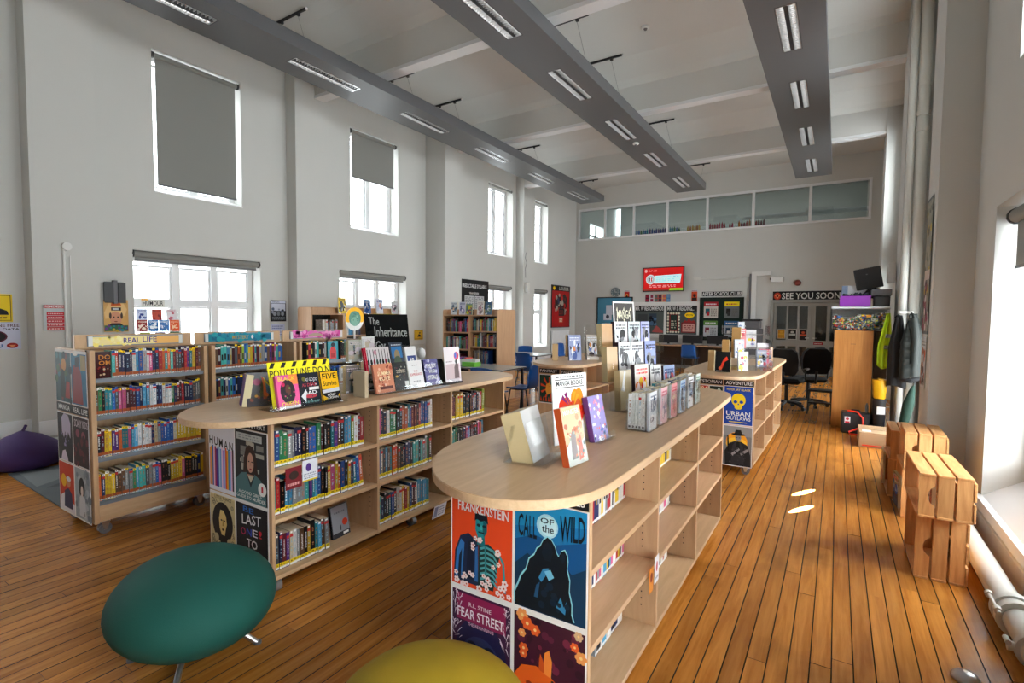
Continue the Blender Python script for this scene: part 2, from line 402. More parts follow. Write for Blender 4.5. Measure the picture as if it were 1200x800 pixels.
for i, (a, b) in enumerate(PIL):
    xf = -7.1 if i == 3 else -7.4
    obj('pilaster', MB().box(XL-.01, xf, a, b, 0, ZC), M['wall'], wl)
    aa, bb = ((5.6, 6.15) if i == 2 else (1.4, 2.1) if i == 1 else (a, b))
    xr = .68 if i > 1 else .76
    obj('pilaster', MB().box(xr, XR+.01, aa, bb, 0, ZC), M['wall'], wr)
for yb in (-1.2, 2.3, 5.7, 9.05, 12.42):     # haunched ceiling beams, chamfered on the room side
    obj('beam', MB().prism([(yb-.80, ZC+.01), (yb-.32, 5.66), (yb-.20, 5.58), (yb-.17, 5.15), (yb, 5.15), (yb, ZC+.01)], XL, XR, T=Matrix(((0, 0, 1, 0), (1, 0, 0, 0), (0, 1, 0, 0), (0, 0, 0, 1)))), M['ceiling'], ce)
    obj('beam_lip', MB().box(XL, XR, yb-.18, yb+.01, 5.10, 5.15), M['gloss'], ce)
# skirting boards and the ledge below the right windows
struct('baseboard_left', MB().box(XL, XL+.03, YF, 1.93, .17, .34).box(-7.4, -7.37, 1.93, 2.53, .17, .34).box(XL, XL+.03, 2.53, YB, .17, .34), M['gloss'])
struct('baseboard_right', MB().box(XR-.025, XR, YF, 5.6, 0, .15), M['gloss'])
struct('baseboard_back', MB().box(XL, -1.62, YB-.02, YB, 0, .16), M['gloss'])
for n_, (y0, y1) in enumerate(LOWR[:2]):
    struct('trim_%d' % (n_+1), MB().box(XR-.035, XR+.03, y0-.06, y1+.06, .19, ZR0+.003).prism([(XR-.0, ZR0), (XR+.33, ZR0), (XR+.33, .47)], y0, y1, T=Matrix(((1, 0, 0, 0), (0, 0, 1, 0), (0, 1, 0, 0), (0, 0, 0, 1)))), M['gloss'])
# ---- windows
wn = [0]
def window(side, y0, y1, z0, z1, cols, rows, bars=False, blind=None, rz=None, sill=True):
    wn[0] += 1
    d = -1 if side < 0 else 1
    xg = (XL-.27) if side < 0 else (XR+.27)
    def bx(mb, ya, yb, za, zb, t=.035, off=0): a = xg+off-t; b = xg+off+t; return mb.box(min(a, b), max(a, b), ya, yb, za, zb)
    fr = MB(); F = .07
    bx(fr, y0, y0+F, z0, z1); bx(fr, y1-F, y1, z0, z1); bx(fr, y0+F, y1-F, z1-F, z1); bx(fr, y0+F, y1-F, z0, z0+F)
    root = struct('window_%d' % wn[0], fr, M['gloss'])
    Y0, Y1, Z0, Z1 = y0+F, y1-F, z0+F, z1-F
    ys = [Y0+(Y1-Y0)*i/cols for i in range(cols+1)]
    zs = rz or [Z0+(Z1-Z0)*i/rows for i in range(rows+1)]
    zs = [Z0]+list(zs[1:-1])+[Z1]
    for y in ys[1:-1]: obj('mullion', bx(MB(), y-.045, y+.045, Z0, Z1, .05), M['gloss'], root)
    for z in zs[1:-1]: obj('transom', bx(MB(), Y0, Y1, z-.035, z+.035, .042), M['gloss'], root)
    for i in range(cols):
        for j in range(len(zs)-1):
            ya, yb, za, zb = ys[i]+.046, ys[i+1]-.046, zs[j]+.036, zs[j+1]-.036
            if i == 0: ya = Y0
            if i == cols-1: yb = Y1
            c = MB(); s_ = .028
            bx(c, ya, ya+s_, za, zb, .02, -d*.0); bx(c, yb-s_, yb, za, zb, .02); bx(c, ya+s_, yb-s_, za, za+s_, .02); bx(c, ya+s_, yb-s_, zb-s_, zb, .02)
            if bars:
                for q in (1, 2): zz = za+(zb-za)*q/3; bx(c, ya+s_, yb-s_, zz-.011, zz+.011, .012)
            sash = obj('sash', c, M['steel'] if bars else M['gloss'], root)
            obj('pane', bx(MB(), ya+s_, yb-s_, za+s_, zb-s_, .003), M['glass'], sash)
    portal((xg+d*.12), y0, y1, z0, z1, side)
    if sill and side < 0:
        obj('sill', MB().prism([(XL-.24, z0+.10), (XL-.24, z0), (XL+.01, z0), (XL+.01, z0+.015)], y0, y1, T=Matrix(((1, 0, 0, 0), (0, 0, 1, 0), (0, 1, 0, 0), (0, 0, 0, 1)))), M['gloss'], root)
    return root
def blind(side, y0, y1, ztop, drop, label, group=None, r=.035):
    x = (XL-.05) if side < 0 else (XR+.10)
    t = thing('roller_blind', (x, (y0+y1)/2, ztop), label, 'blind', group=group)
    hw = (y1-y0)/2
    obj('roller', MB().cyl((0, -hw, 0), (0, hw, 0), r, 12), M['blind'], t)
    for s_ in (-1, 1): obj('end_bracket', MB().cyl((0, s_*hw, 0), (0, s_*(hw+.025), 0), r+.008, 12), M['black'], t)
    if drop > .05:
        obj('fabric', MB().box(-.002, .002, -hw+.02, hw-.02, -drop, 0), M['blind'], t)
        obj('bottom_bar', MB().box(-.008, .008, -hw+.02, hw-.02, -drop-.02, -drop), M['mug'], t)
    return t
for i, (a, b) in enumerate(LOWL):
    cols, bars, rows = (3, False, 2) if i < 3 else (2, True, 2)
    if i == 4: cols = 1
    window(-1, a, b, ZL0, ZL1-.06, cols, 2, False, rz=[0, 1.68, 0])
for i, (a, b) in enumerate(UPL):
    window(-1, a, b, ZU0, ZU1, 2 if i < 4 else 1, 1, bars=(i > 2))
for i, (a, b) in enumerate(LOWR): window(1, a, b, .45, ZL1, 3 if i < 3 else 2, 2, rz=[0, 1.68, 0])
for i, (a, b) in enumerate(UPR): window(1, a, b, ZU0+.1, ZU1, 2, 1, bars=(i > 2))
BL = 'grey roller blind '
blind(-1, 3.28, 4.38, 4.93, 1.66, BL+'pulled almost fully down over the upper window nearest the left edge')
blind(-1, 6.52, 7.62, 4.94, .82, BL+'pulled halfway down over the second upper window from the left')
blind(-1, 10.92, 12.02, 4.95, 0, BL+'rolled up tight above the third upper window from the left', r=.025)
blind(-1, 13.28, 14.04, 4.94, 0, BL+'rolled up tight above the upper window nearest the far corner', r=.025)
for i, (t_) in enumerate(('above the wide lower window behind the HUMOUR stand', 'above the wide lower window behind the chalkboard', 'above the narrow lower window beside the black syllabus poster', 'above the tall narrow lower window beside the red poster')):
    a, b = LOWL[i+1]; x_ = blind(-1, a+.02, b-.02, 2.315, .07, BL+'rolled up '+t_, r=.045)
blind(1, 3.36, 4.94, 2.28, .35, BL+'rolled near the top of the right-hand window', r=.05)
t = thing('window_bracket', (XR+.09, 4.42, 1.85), 'small black metal bracket on the right-hand window edge', 'bracket')
obj('arm', MB().box(-.03, .10, -.07, .07, -.022, .022), M['black'], t); obj('plate', MB().box(.06, .10, -.09, .09, -.05, .12), M['black'], t)

# ---- internal window strip over the back wall, with the room behind it
root = struct('window_%d' % (wn[0]+1), MB().box(STRIP[0]-.06, STRIP[1]+.06, YB-.025, YB+.05, STRIP[3], STRIP[3]+.07).box(STRIP[0]-.06, STRIP[1]+.06, YB-.04, YB+.05, STRIP[2]-.05, STRIP[2]).box(STRIP[0]-.06, STRIP[0], YB-.025, YB+.05, STRIP[2], STRIP[3]).box(STRIP[1], STRIP[1]+.06, YB-.025, YB+.05, STRIP[2], STRIP[3]), M['gloss'])
xs = [STRIP[0], -6.60, -5.62, -4.55, -3.37, -2.12, -.72, STRIP[1]]
for x in xs[1:-1]: obj('mullion', MB().box(x-.035, x+.035, YB-.02, YB+.05, STRIP[2], STRIP[3]), M['gloss'], root)
for a, b in zip(xs[:-1], xs[1:]): obj('pane', MB().box(a+.036, b-.036, YB+.01, YB+.016, STRIP[2], STRIP[3]), M['iglass'], root)
struct('wall_beyond', MB().box(XL, XR+.42, YB+4.2, YB+4.4, 3.9, 6.2).box(XL-.4, XL-.2, YB+.2, YB+1.6, 3.9, 6.2).box(XL-.4, XL-.2, YB+3.0, YB+4.4, 3.9, 6.2).box(XL-.4, XL-.2, YB+1.6, YB+3.0, 3.9, 4.25).box(XL-.4, XL-.2, YB+1.6, YB+3.0, 5.0, 6.2).box(XL-.34, XL-.28, YB+1.6, YB+3.0, 4.55, 4.62).box(XL-.34, XL-.28, YB+2.25, YB+2.35, 4.25, 5.0).box(XR+.42, XR+.6, YB+.2, YB+4.4, 3.9, 6.2).box(XL-.4, XR+.6, YB+.2, YB+4.4, 3.9, 4.1).box(XL-.4, XR+.6, YB+.2, YB+4.4, 6.0, 6.2), M['wall'])
struct('trim_9', MB().box(-2.6, .7, YB+1.6, YB+1.75, 4.62, 4.74).box(-6.2, -2.9, YB+2.4, YB+2.5, 4.6, 4.68), M['gloss'])
t = thing('added_room_lamp', (-3.2, YB+2.2, 5.92), 'added lamp that brightens the upper room behind the high internal window strip', 'lamp')  # added lamp, lightens the room seen through the window strip
obj('diffuser', MB().box(-2.8, 2.8, -.12, .12, -.03, .0), M['lamp'], t); obj('housing', MB().box(-2.85, 2.85, -.15, .15, .0, .06), M['white'], t)
cols_ = [srgb(x) for x in ('1f7a4d', '2b6fb5', '3a3f9e', '5b2b86', '274a9c', '1f8fa8', 'e0a516', 'd97818', 'b6202a', 'c21f4e', '8e1b3a', '7c2338')]
k_ = 0; _cnt = {}; _O = 'first second third fourth fifth sixth seventh eighth ninth tenth eleventh twelfth thirteenth'.split()
for x0, x1, cs in ((-5.55, -5.20, (0, 1, 5)), (-5.12, -4.62, (2, 3, 4)), (-4.48, -4.2, (5, 1, 0)), (-3.95, -3.58, (6, 7, 8)), (-3.30, -2.88, (8, 9)), (-2.75, -2.62, (9,)), (-2.5, -2.18, (10, 7, 8)), (-2.05, -1.82, (11, 8))):
    x = x0
    while x < x1:
        c = cols_[RR.choice(cs)]; hh = RR.uniform(.15, .21); nm = {0: 'green', 1: 'blue', 2: 'indigo', 3: 'violet', 4: 'navy', 5: 'turquoise', 6: 'amber', 7: 'orange', 8: 'red', 9: 'crimson', 10: 'maroon', 11: 'plum'}[cols_.index(c)]
        _cnt[nm] = _cnt.get(nm, 0)+1
        o = obj('pencil_bundle', MB().cyl((0, 0, 0), (0, 0, hh*.7), .028, 8, c).cyl((0, 0, hh*.7), (0, 0, hh), .02, 8, c, r1=.004), M['print'], loc=(x, YB+.10, STRIP[2]), label='slim %s pointed bundle, %s %s one from the left in the high window strip' % (nm, _O[_cnt[nm]-1], nm), cat='ornament', group='coloured bundles on the ledge of the window strip')
        x += RR.uniform(.062, .075); k_ += 1
# ---- double doors in the back wall
fr = MB().box(-1.60, -1.52, YB-.05, YB+.12, 0, 2.06).box(.34, .42, YB-.05, YB+.12, 0, 2.06).box(-1.52, .34, YB-.05, YB+.12, 1.99, 2.06)
struct('trim_10', fr, M['doorpaint'])
for n_, (x0, x1, sp) in enumerate(((-1.515, -.60, (-1.44, -1.20, -1.16, -.93, -.88, -.68)), (-.59, .335, (-.50, -.24, -.16, .06, .12, .27)))):
    z_ = .95
    holes = [(sp[i], sp[i+1], z_, 1.88) for i in (0, 2, 4)]+[(sp[i]+.01, sp[i+1]-.01, .22, .78) for i in (0, 2, 4)]
    d = struct('door_%d' % (n_+1), holed(YB, YB+.045, x0, x1, .01, 1.985, holes, 'y'), M['doorpaint'])
    for h in holes: obj('pane', MB().box(h[0], h[1], YB+.02, YB+.026, h[2], h[3]), M['iglass'], d)
    obj('door_handle', MB().cyl((x1-.05 if n_ == 0 else x0+.05, YB-.005, 1.02), (x1-.05 if n_ == 0 else x0+.05, YB-.05, 1.02), .012, 8).box(x1-.13 if n_ == 0 else x0+.04, x1-.04 if n_ == 0 else x0+.14, YB-.06, YB-.045, 1.01, 1.03), M['steel'], d)
struct('wall_corridor', MB().box(-2.4, 1.4, YB+2.6, YB+2.7, 0, 3).box(-2.4, -2.3, YB+.2, YB+2.6, 0, 3).box(1.3, 1.4, YB+.2, YB+2.6, 0, 3).box(-2.4, 1.4, YB+.2, YB+2.7, -.1, 0).box(-2.4, 1.4, YB+.2, YB+2.7, 3, 3.1), M['doorpaint'])

# ---- floor: dark underfloor, each board in reach of the eye a part, the rest joined
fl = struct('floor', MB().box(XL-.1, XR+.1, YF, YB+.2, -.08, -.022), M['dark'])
PW, GAP = .0823, .0048
far = MB(); boards = []
x = XL; rw = 0; rnd = random.Random(5)
_offx = (.0295-XL) % PW
x = XL+_offx-PW
while x < XR+.02:
    y = YF-rnd.uniform(0, 1.5)
    while y < YB:
        ln = rnd.uniform(1.3, 3.4); a, b = max(y, YF), min(y+ln, YB+.2); y += ln
        if b-a < .15: continue
        cx = x+PW/2; near = math.hypot(cx, max(a, min(b, 3))-0.4)
        # in view?
        vis = False
        for yy in (a, (a+b)/2, b):
            dx, dy = cx, yy; fwd = -.535*dx+.843*dy; lat = .844*dx+.536*dy
            if fwd > .3 and abs(lat) < fwd*1.02+.1 and fwd < 600*1.55/1.0 and 1.55/fwd < .78: vis = True
        dist = min(math.hypot(cx, yy) for yy in (a, (a+b)/2, b) if yy > .8) if b > .8 else 99
        boards.append((0 if vis else 1, dist, x, a, b))
    x += PW; rw += 1
boards.sort(); bm = {}
for i, (v_, d_, x, a, b) in enumerate(boards):
    tone = rnd.random()**1.0; dz = rnd.uniform(-.0008, .0008)
    if i < 300:
        if 'b' not in bm:
            _b = MB().box(0, 1, 0, 1, -1, 0); _b.m = [1, 0, 1, 1, 1, 1]; bm['b'] = _b.mesh('floorboard', [M['plank'], M['dark']])  # all faces but the top dark, painted in for gap shade and grime
        L_ = b-a-.0015
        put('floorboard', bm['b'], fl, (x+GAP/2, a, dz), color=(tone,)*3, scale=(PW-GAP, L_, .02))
    else: far.box(x+GAP/2, x+PW-GAP/2, a, b-.0015, -.02, dz, (tone,)*3)
far.m = [0 if k % 6 == 1 else 1 for k in range(len(far.m))]      # board sides dark: shade and grime of the gaps put into the colour
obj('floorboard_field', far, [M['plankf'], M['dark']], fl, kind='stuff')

# ---------------------------------------------------------------- ceiling ducts with sunk lights
def duct(x0, x1, y0, y1, lx0, lx1, label, ly, first):
    t = thing('lighting_duct', ((x0+x1)/2, y1, 4.8), label, 'ceiling duct')
    cx = (x0+x1)/2
    holes = []
    mb = MB()
    hs = [(lx0, lx1, a, b) for a, b in ly]
    # underside with cut-outs
    m2 = MB(); us = [x0, lx0, lx1, x1]; vs = sorted({y0, y1, *[q for h in ly for q in h]})
    for i in range(3):
        for j in range(len(vs)-1):
            if i == 1 and any(a-1e-6 < (vs[j]+vs[j+1])/2 < b+1e-6 for a, b in ly): continue
            m2.box(us[i]-cx, us[i+1]-cx, vs[j]-y1, vs[j+1]-y1, 0, .012)
    m2.box(x0-cx, x0-cx+.012, y0-y1, 0, .012, .16); m2.box(x1-cx-.012, x1-cx, y0-y1, 0, .012, .16); m2.box(x0-cx, x1-cx, -.012, 0, .012, .16)
    m2.box(x0-cx, x1-cx, y0-y1, 0, .16, .172)
    obj('casing', m2, M['duct'], t)
    for a, b in ly:
        w = lx1-lx0; l = b-a
        f = MB(); f.box(0, w, 0, .012, 0, .06).box(0, w, l-.012, l, 0, .06).box(0, .01, 0, l, 0, .06).box(w-.01, w, 0, l, 0, .06).box(0, w, 0, l, .075, .085).box(0, w, 0, l, .06, .075)
        n = 26
        for k in range(n):
            yy = l*(k+.5)/n
            for xa, xb in ((.01, w/2-.022), (w/2+.022, w-.01)): f.box(xa, xb, yy-.0035, yy+.0035, .002, .045)
        g = obj('light_fitting', f, M['louvre'], t, loc=(lx0-cx, a-y1, 0))
        obj('centre_spine', MB().box(w/2-.02, w/2+.02, .0, l, .001, .058).box(-.006, 0, -.006, l+.006, -.001, .02).box(w, w+.006, -.006, l+.006, -.001, .02).box(0, w, -.006, 0, -.001, .02).box(0, w, l, l+.006, -.001, .02), M['black'], g)
        for xc in (w*.26, w*.74): obj('tube', MB().cyl((xc, .02, .058), (xc, l-.02, .058), .012, 8), M['tube'], g)
    return t
LY = [(a, a+1.06) for a in (-1.92, .10, 2.12, 4.14, 6.15, 8.16, 10.18, 12.22)]
D1 = duct(-6.40, -5.68, -2.6, 13.75, -6.11, -5.91, 'long grey steel ceiling duct with strip lights nearest the left wall', LY, 0)
D2 = duct(-3.66, -2.94, -2.6, 13.75, -3.39, -3.19, 'long grey steel ceiling duct with strip lights above the middle of the room', LY, 0)
D3 = duct(-.93, -.21, -2.6, 13.75, -.67, -.47, 'long grey steel ceiling duct with strip lights nearest the right wall', LY, 0)
yy_ = (-.9, 2.6, 4.65, 6.83, 8.15, 9.05, 11.32, 12.65, 15.0)
k = 0
names = ('nearest the camera', 'second nearest', 'third nearest', 'fourth nearest', 'fifth nearest', 'sixth nearest', 'farthest but one', 'farthest')
for sd, (xa, xb) in (('left', (-7.12, -6.40)), ('middle', (-3.84, -3.1))):
    for i, y in enumerate(yy_[2:] if sd == 'left' else yy_[3:]):
        t = thing('hanging_rail', ((xa+xb)/2, y, ZC-.03), 'short black ceiling rail with wires over the %s duct, number %s from the near end' % (sd, ('one', 'two', 'three', 'four', 'five', 'six', 'seven')[i]), 'rail')
        w = (xb-xa)/2
        obj('bar', MB().box(-w, w, -.014, .014, -.005, .022), M['black'], t); obj('end_cap', MB().box(w, w+.02, -.016, .016, -.007, .024), M['white'], t)
        for q in (-.12, .12):
            c = obj('clamp', MB().box(q*1.6-.02, q*1.6+.02, -.02, .02, -.035, -.005), M['black'], t)
            obj('wire', MB().cyl((q*1.6, 0, -.05), ((q*1.6+ (.3 if sd == 'left' else .2)), (13.7-y if y > 13.8 else 0), -.83), .0022, 5), M['mug'], c)
def detector(loc, label):
    t = thing('smoke_detector', loc, label, 'smoke detector')
    obj('body', MB().lathe([(.05, 0), (.058, -.012), (.055, -.03), (.035, -.036)][::-1], n=16), M['white'], t); obj('sensor', MB().lathe([(.02, -.055), (.028, -.036)], n=12), M['mug'], t)
detector((-2.53, 7.58, ZC), 'white round smoke detector on the ceiling between middle and right ducts'); detector((-3.29, 9.45, 4.8), 'small white smoke detector on the underside of the middle duct')

# ---------------------------------------------------------------- pipes and fittings on the walls
t = thing('heating_pipe', (.79, 3.4, .10), 'thick cream heating pipe with bolted clamp along the right wall', 'pipe')
obj('run', MB().tube([(0, 2.19, 0), (0, -.62, 0), (.0, -.66, -.0)], .062, 20), M['pipe'], t)
obj('elbow', MB().tube([(0, -.5, 0), (0, -.72, -.005), (.01, -.86, -.05), (.02, -.92, -.10)], .074, 20), M['pipe'], t)
cl = obj('clamp', MB().cyl((0, .02, 0), (0, .07, 0), .088, 24).cyl((0, -.06, 0), (0, -.02, 0), .088, 24).cyl((0, -.02, 0), (0, .02, 0), .076, 24), M['pipe'], t)
for sx, sz in ((-.085, .045), (.075, .08), (.085, -.045)):
    b_ = obj('bolt', MB().cyl((sx, -.12, sz), (sx, .11, sz), .008, 8).cyl((sx, -.10, sz), (sx, -.065, sz), .018, 6).cyl((sx, .075, sz), (sx, .10, sz), .018, 6), M['pipe'], cl)
for yy in (-.33,):
    c2 = obj('clamp', MB().cyl((0, yy-.02, 0), (0, yy+.02, 0), .08, 24), M['pipe'], t)
    obj('bolt', MB().cyl((-.10, yy, .0), (-.07, yy, .0), .022, 8).cyl((-.10, yy-.02, .02), (-.10, yy+.03, .02), .012, 8), M['pipe'], c2)
t = thing('heating_pipe', (-7.30, 1.0, .09), 'fat cream heating pipe along the foot of the left wall', 'pipe')
obj('run', MB().tube([(0, -3.4, 0), (0, 1.2, 0), (0, 4.0, 0)], .07, 16), M['pipe'], t)
t = thing('conduit', (-7.385, 2.22, 2.29), 'thin pale conduit running down the left pilaster beside the red notice', 'pipe')
obj('tube', MB().cyl((0, -.025, 0), (0, -.025, -1.9), .012, 8).cyl((0, .03, -.1), (0, .03, -1.9), .006, 6), M['white'], t); obj('junction_box', MB().cyl((-.015, 0, 0), (.03, 0, 0), .045, 14), M['white'], t)
for x_, r_, lb in ((.715, .040, 'thinner'), (.83, .062, 'thicker')):
    t = thing('vertical_pipe', (x_, 8.35, 0), 'tall cream vertical pipe in the right corner recess, the %s of the pair' % lb, 'pipe')
    obj('run', MB().cyl((0, 0, 0), (0, 0, ZC), r_, 16), M['pipe'], t)
    for z in ((1.2, 2.95, 4.5) if r_ > .05 else (2.95,)): obj('strap', MB().cyl((0, 0, z-.012), (0, 0, z+.012), r_+.006, 16), M['pipe'], t)
    if r_ > .05:
        for z in (3.95, 4.15): obj('collar', MB().cyl((0, 0, z-.03), (0, 0, z+.03), r_+.012, 16), M['pipe'], t)
t = thing('radiator', (-7.58, 14.9, .12), 'white panel radiator under the red poster in the far left corner', 'radiator')
g = MB()
for i in range(14): g.rbox(-.03, .03, -.6+i*.085, -.6+i*.085+.07, 0, .95, .008)
obj('panel', g, M['gloss'], t); obj('top_grille', MB().box(-.045, .045, -.6, .58, .95, .975), M['gloss'], t)
def speaker(loc, rot, label):
    t = thing('wall_speaker', loc, label, 'speaker', rot)
    obj('body', MB().rbox(-.07, .07, -.09, 0, -.14, .14, .012), M['white'], t); obj('grille', MB().box(-.055, .055, -.093, -.09, -.12, .12), M['pipe'], t)
speaker((-7.64, 9.42, 2.34), PI/2, 'small cream wall speaker above the bookcase near the black poster')
speaker((-7.39, 12.35, 2.34), PI/2, 'small cream wall speaker beside the tall narrow window')
speaker((.665, 9.0, 2.20), -PI/2, 'cream wall speaker high on the right pilaster above the black box')
obj('wall_cable', MB().tube([(0, 0, 0), (.0, -.02, .25), (0, .06, .42), (0, -.03, .55), (0, .02, .7)], .006, 6), M['mug'], loc=(-7.39, 12.33, 2.62), label='loose dark cable curling up the wall above a cream speaker', cat='cable')
obj('door_sensor', MB().lathe([(.03, 0), (.045, .03), (.03, .05)], n=12, T=Matrix.Rotation(PI/2, 4, 'Y')), M['black'], loc=(-7.64, 9.56, 2.12), label='small round black knob on the wall left of the black poster', cat='knob')
obj('pull_cord', MB().cyl((0, 0, 0), (0, 0, 1.1), .004, 5), M['mug'], loc=(-7.63, 9.38, 1.1), label='thin dark cord hanging below the cream speaker by the bookcase', cat='cord')
obj('wall_light', MB().lathe([(.05, 0), (.085, .03), (.07, .06), (.03, .07)], n=16, T=Matrix.Rotation(PI/2, 4, 'X')), mat('red_beacon', (.22, .03, .02), .3), loc=(-.95, YB-.005, 2.52), label='small round red alarm beacon above the SEE YOU SOON sign', cat='alarm')
t = thing('wall_trunking', (-2.0, YB-.06, 2.75), 'bent grey trunking running down the back wall beside the club board', 'trunking')
obj('duct_run', MB().box(-.10, .02, 0, .05, -1.45, 0).box(-.10, .40, 0, .05, 0, .11), M['white'], t); obj('inner_pipe', MB().box(-.16, -.11, .01, .05, -1.45, .06), M['mug'], t)
t = thing('projector_unit', (-1.44, YB-.12, 2.62), 'small grey box on a bracket above the doors, right of the trunking', 'projector')
obj('housing', MB().rbox(-.16, .16, -.10, .08, -.07, .07, .015), M['white'], t); obj('bracket', MB().box(-.2, -.1, .04, .12, .0, .05), M['mug'], t)
obj('cable_run', MB().tube([(-3.72, 0, 2.74), (-3.3, 0, 2.70), (-2.7, 0, 2.68), (-2.12, 0, 2.74)], .012, 6).box(-3.7, -3.5, -.02, .01, 2.69, 2.76), M['pipe'], loc=(0, YB-.015, 0), label='pale cable running along the back wall from the screen to the trunking', cat='cable')
# ---------------------------------------------------------------- shelving
def castor(parent, x, y, h=.085):
    c = obj('castor', MB().box(-.028, .028, -.026, .026, h-.006, h).prism([(-.010, .030), (.010, .030), (.022, h-.006), (-.022, h-.006)], -.026, -.022, T=Matrix(((1, 0, 0, 0), (0, 0, 1, 0), (0, 1, 0, 0), (0, 0, 0, 1)))).prism([(-.010, .030), (.010, .030), (.022, h-.006), (-.022, h-.006)], .022, .026, T=Matrix(((1, 0, 0, 0), (0, 0, 1, 0), (0, 1, 0, 0), (0, 0, 0, 1)))), M['steel'], parent, loc=(x, y, 0))
    obj('wheel', MB().cyl((0, -.018, .039), (0, .018, .039), .039, 20).cyl((0, -.024, .039), (0, .024, .039), .014, 10), M['castor'], c)
    return c
ZS = (.115, .43, .70)
def island(loc, depth, bw, label, rot=0, divider=True, n=3):
    """library island: open bays between uprights, D-ended worktop, castors. local origin: near right foot of the end panel, y runs along"""
    L = bw*n
    t = thing('library_island', loc, label, 'shelving island', rot, group=None)
    near = [(0, .10), (-.015, -.05), (-.05, -.14), (-.11, -.22), (-.20, -.278), (-.30, -.295), (-.40, -.275), (-.50, -.22), (-.60, -.115), (-.675, 0), (-.715, .12), (-.735, .26)]
    k = (depth+.2)/.735
    pr = [(x*k+.055, y) for x, y in near]; outl = pr+[(x, L-y) for x, y in reversed(pr)]
    # smooth the outline once (Chaikin) so the ends read round
    for _ in (0, 1):
        q = []
        for i in range(len(outl)):
            a, b = outl[i], outl[(i+1) % len(outl)]; q += [(a[0]*.75+b[0]*.25, a[1]*.75+b[1]*.25), (a[0]*.25+b[0]*.75, a[1]*.25+b[1]*.75)]
        outl = q
    outl = outl[::-1] if sum(outl[i][0]*outl[(i+1) % len(outl)][1]-outl[(i+1) % len(outl)][0]*outl[i][1] for i in range(len(outl))) < 0 else outl
    wt = obj('worktop', MB().prism(outl, .968, 1.0, m=0), M['birch'], t)
    obj('edge_strip', MB().prism([(x*1.0+(.0015 if x > -depth/2 else -.0015), y+(-.0015 if y < L/2 else .0015)) for x, y in outl], .9685, .9975), M['edge'], wt)
    for i in range(n+1):
        y = i*bw; y0, y1 = (y, y+.02) if i == 0 else ((y-.02, y) if i == n else (y-.01, y+.01))
        u = obj('end_panel' if i in (0, n) else 'upright', MB().rbox(-depth, 0, y0, y1, .09, .968, .0015), M['birchz'], t)
        pg = MB()
        for s_, yy in ((-1, y0-.0004), (1, y1+.0004)):
            for xx in (-.07, -depth+.07):
                for zz in [a+.032*j for a in (.20, .48, .75) for j in range(6)]: pg.box(xx-.003, xx+.003, yy-.0003, yy+.0003, zz-.003, zz+.003)
        if 0 < i < n or i == n: obj('peg_holes', pg, M['dark'], u, kind='stuff')
    for i in range(n):
        for z in ZS:
            obj('shelf', MB().rbox(-depth+.002, -.001, i*bw+(.02 if i == 0 else .01), (i+1)*bw-(.02 if i == n-1 else .01), z-.023, z, .0015), M['birch'], t)
        if divider: obj('back_panel', MB().box(-depth/2-.006, -depth/2+.006, i*bw+.01, (i+1)*bw-.01, .115, .968), M['birch'], t)
    for x in (-.07, -depth+.07):
        for y in (.06, L*.5, L-.06): castor(t, x, y, .088)
    return t
I1 = island((-.665, 1.54, 0), .585, .783, 'front pale beech library island with mostly empty shelves and FRANKENSTEIN poster end', divider=False)
I2 = island((-2.54, 1.60, 0), .62, .762, 'pale beech library island full of paperbacks, chalkboard standing on top')
I3 = island((-.65, 5.43, 0), .585, .775, 'far pale beech library island with DYSTOPIAN and ADVENTURE posters on its end', rot=-math.radians(1.0), divider=False)
I4 = island((-2.46, 5.43, 0), .60, .775, 'far pale beech library island with two FANTASY posters on its end')

def case(loc, w, label, hdr, d=.62):
    """double-sided mobile bookcase, front faces local -Y (turned to +X); metal shelves, header board"""
    t = thing('mobile_bookcase', loc, label, 'bookcase', PI/2)
    for x in (0, w-.03):
        obj('side_panel', MB().rbox(x, x+.03, 0, d, .09, 1.29, .002), M['birchz'], t)
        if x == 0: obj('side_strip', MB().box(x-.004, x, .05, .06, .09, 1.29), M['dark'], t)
    obj('back_panel', MB().box(.03, w-.03, d/2-.006, d/2+.006, .12, 1.29), M['birchz'], t)
    obj('plinth', MB().prism([(0, .10), (0, .14), (.015, .215), (d-.015, .215), (d, .14), (d, .10)], .03, w-.03, T=Matrix(((0, 0, 1, 0), (1, 0, 0, 0), (0, 1, 0, 0), (0, 0, 0, 1)))), M['birch'], t)
    for z in (.235, .54, .83, 1.09):
        obj('shelf', MB().box(.031, w-.031, .015, d/2-.008, z-.018, z).box(.031, w-.031, .008, .015, z-.024, z+.004), M['shelfmetal'], t)
        if z > .3: obj('shelf', MB().box(.031, w-.031, d/2+.008, d-.015, z-.018, z), M['shelfmetal'], t)
    hb = obj('header_board', MB().rbox(-.0, w, d/2-.055, d/2-.03, 1.285, 1.39, .003), M['birchz'], t)
    hb2 = obj('header_frame', MB().box(.07, w-.07, d/2-.062, d/2-.055, 1.305, 1.38), M['shelfmetal'], hb)
    s = Art(w-.20, .06, hdr[0], .002)
    hdr[1](s)
    obj('header_sign', s.mb, M['print'], hb, loc=(w/2, d/2-.066, 1.3125))
    obj('header_ends', MB().box(.075, .10, d/2-.068, d/2-.062, 1.308, 1.377).box(w-.10, w-.075, d/2-.068, d/2-.062, 1.308, 1.377), M['white'], hb)
    for x in (.07, w-.07):
        for y in (.05, d-.08): castor(t, x, y, .09)
    return t
def h1(s): s.dots(.0, 0, .4, 1, 30, [srgb('f6e27a'), srgb('f4e9a9')], .01, .03).rect(.7, 0, 1, 1, srgb('eeb66a')).text('REAL', .33, .18, .52, .82, srgb('3a2a8c')).text('LIFE', .55, .26, .72, .9, srgb('3a2a8c'), .0)
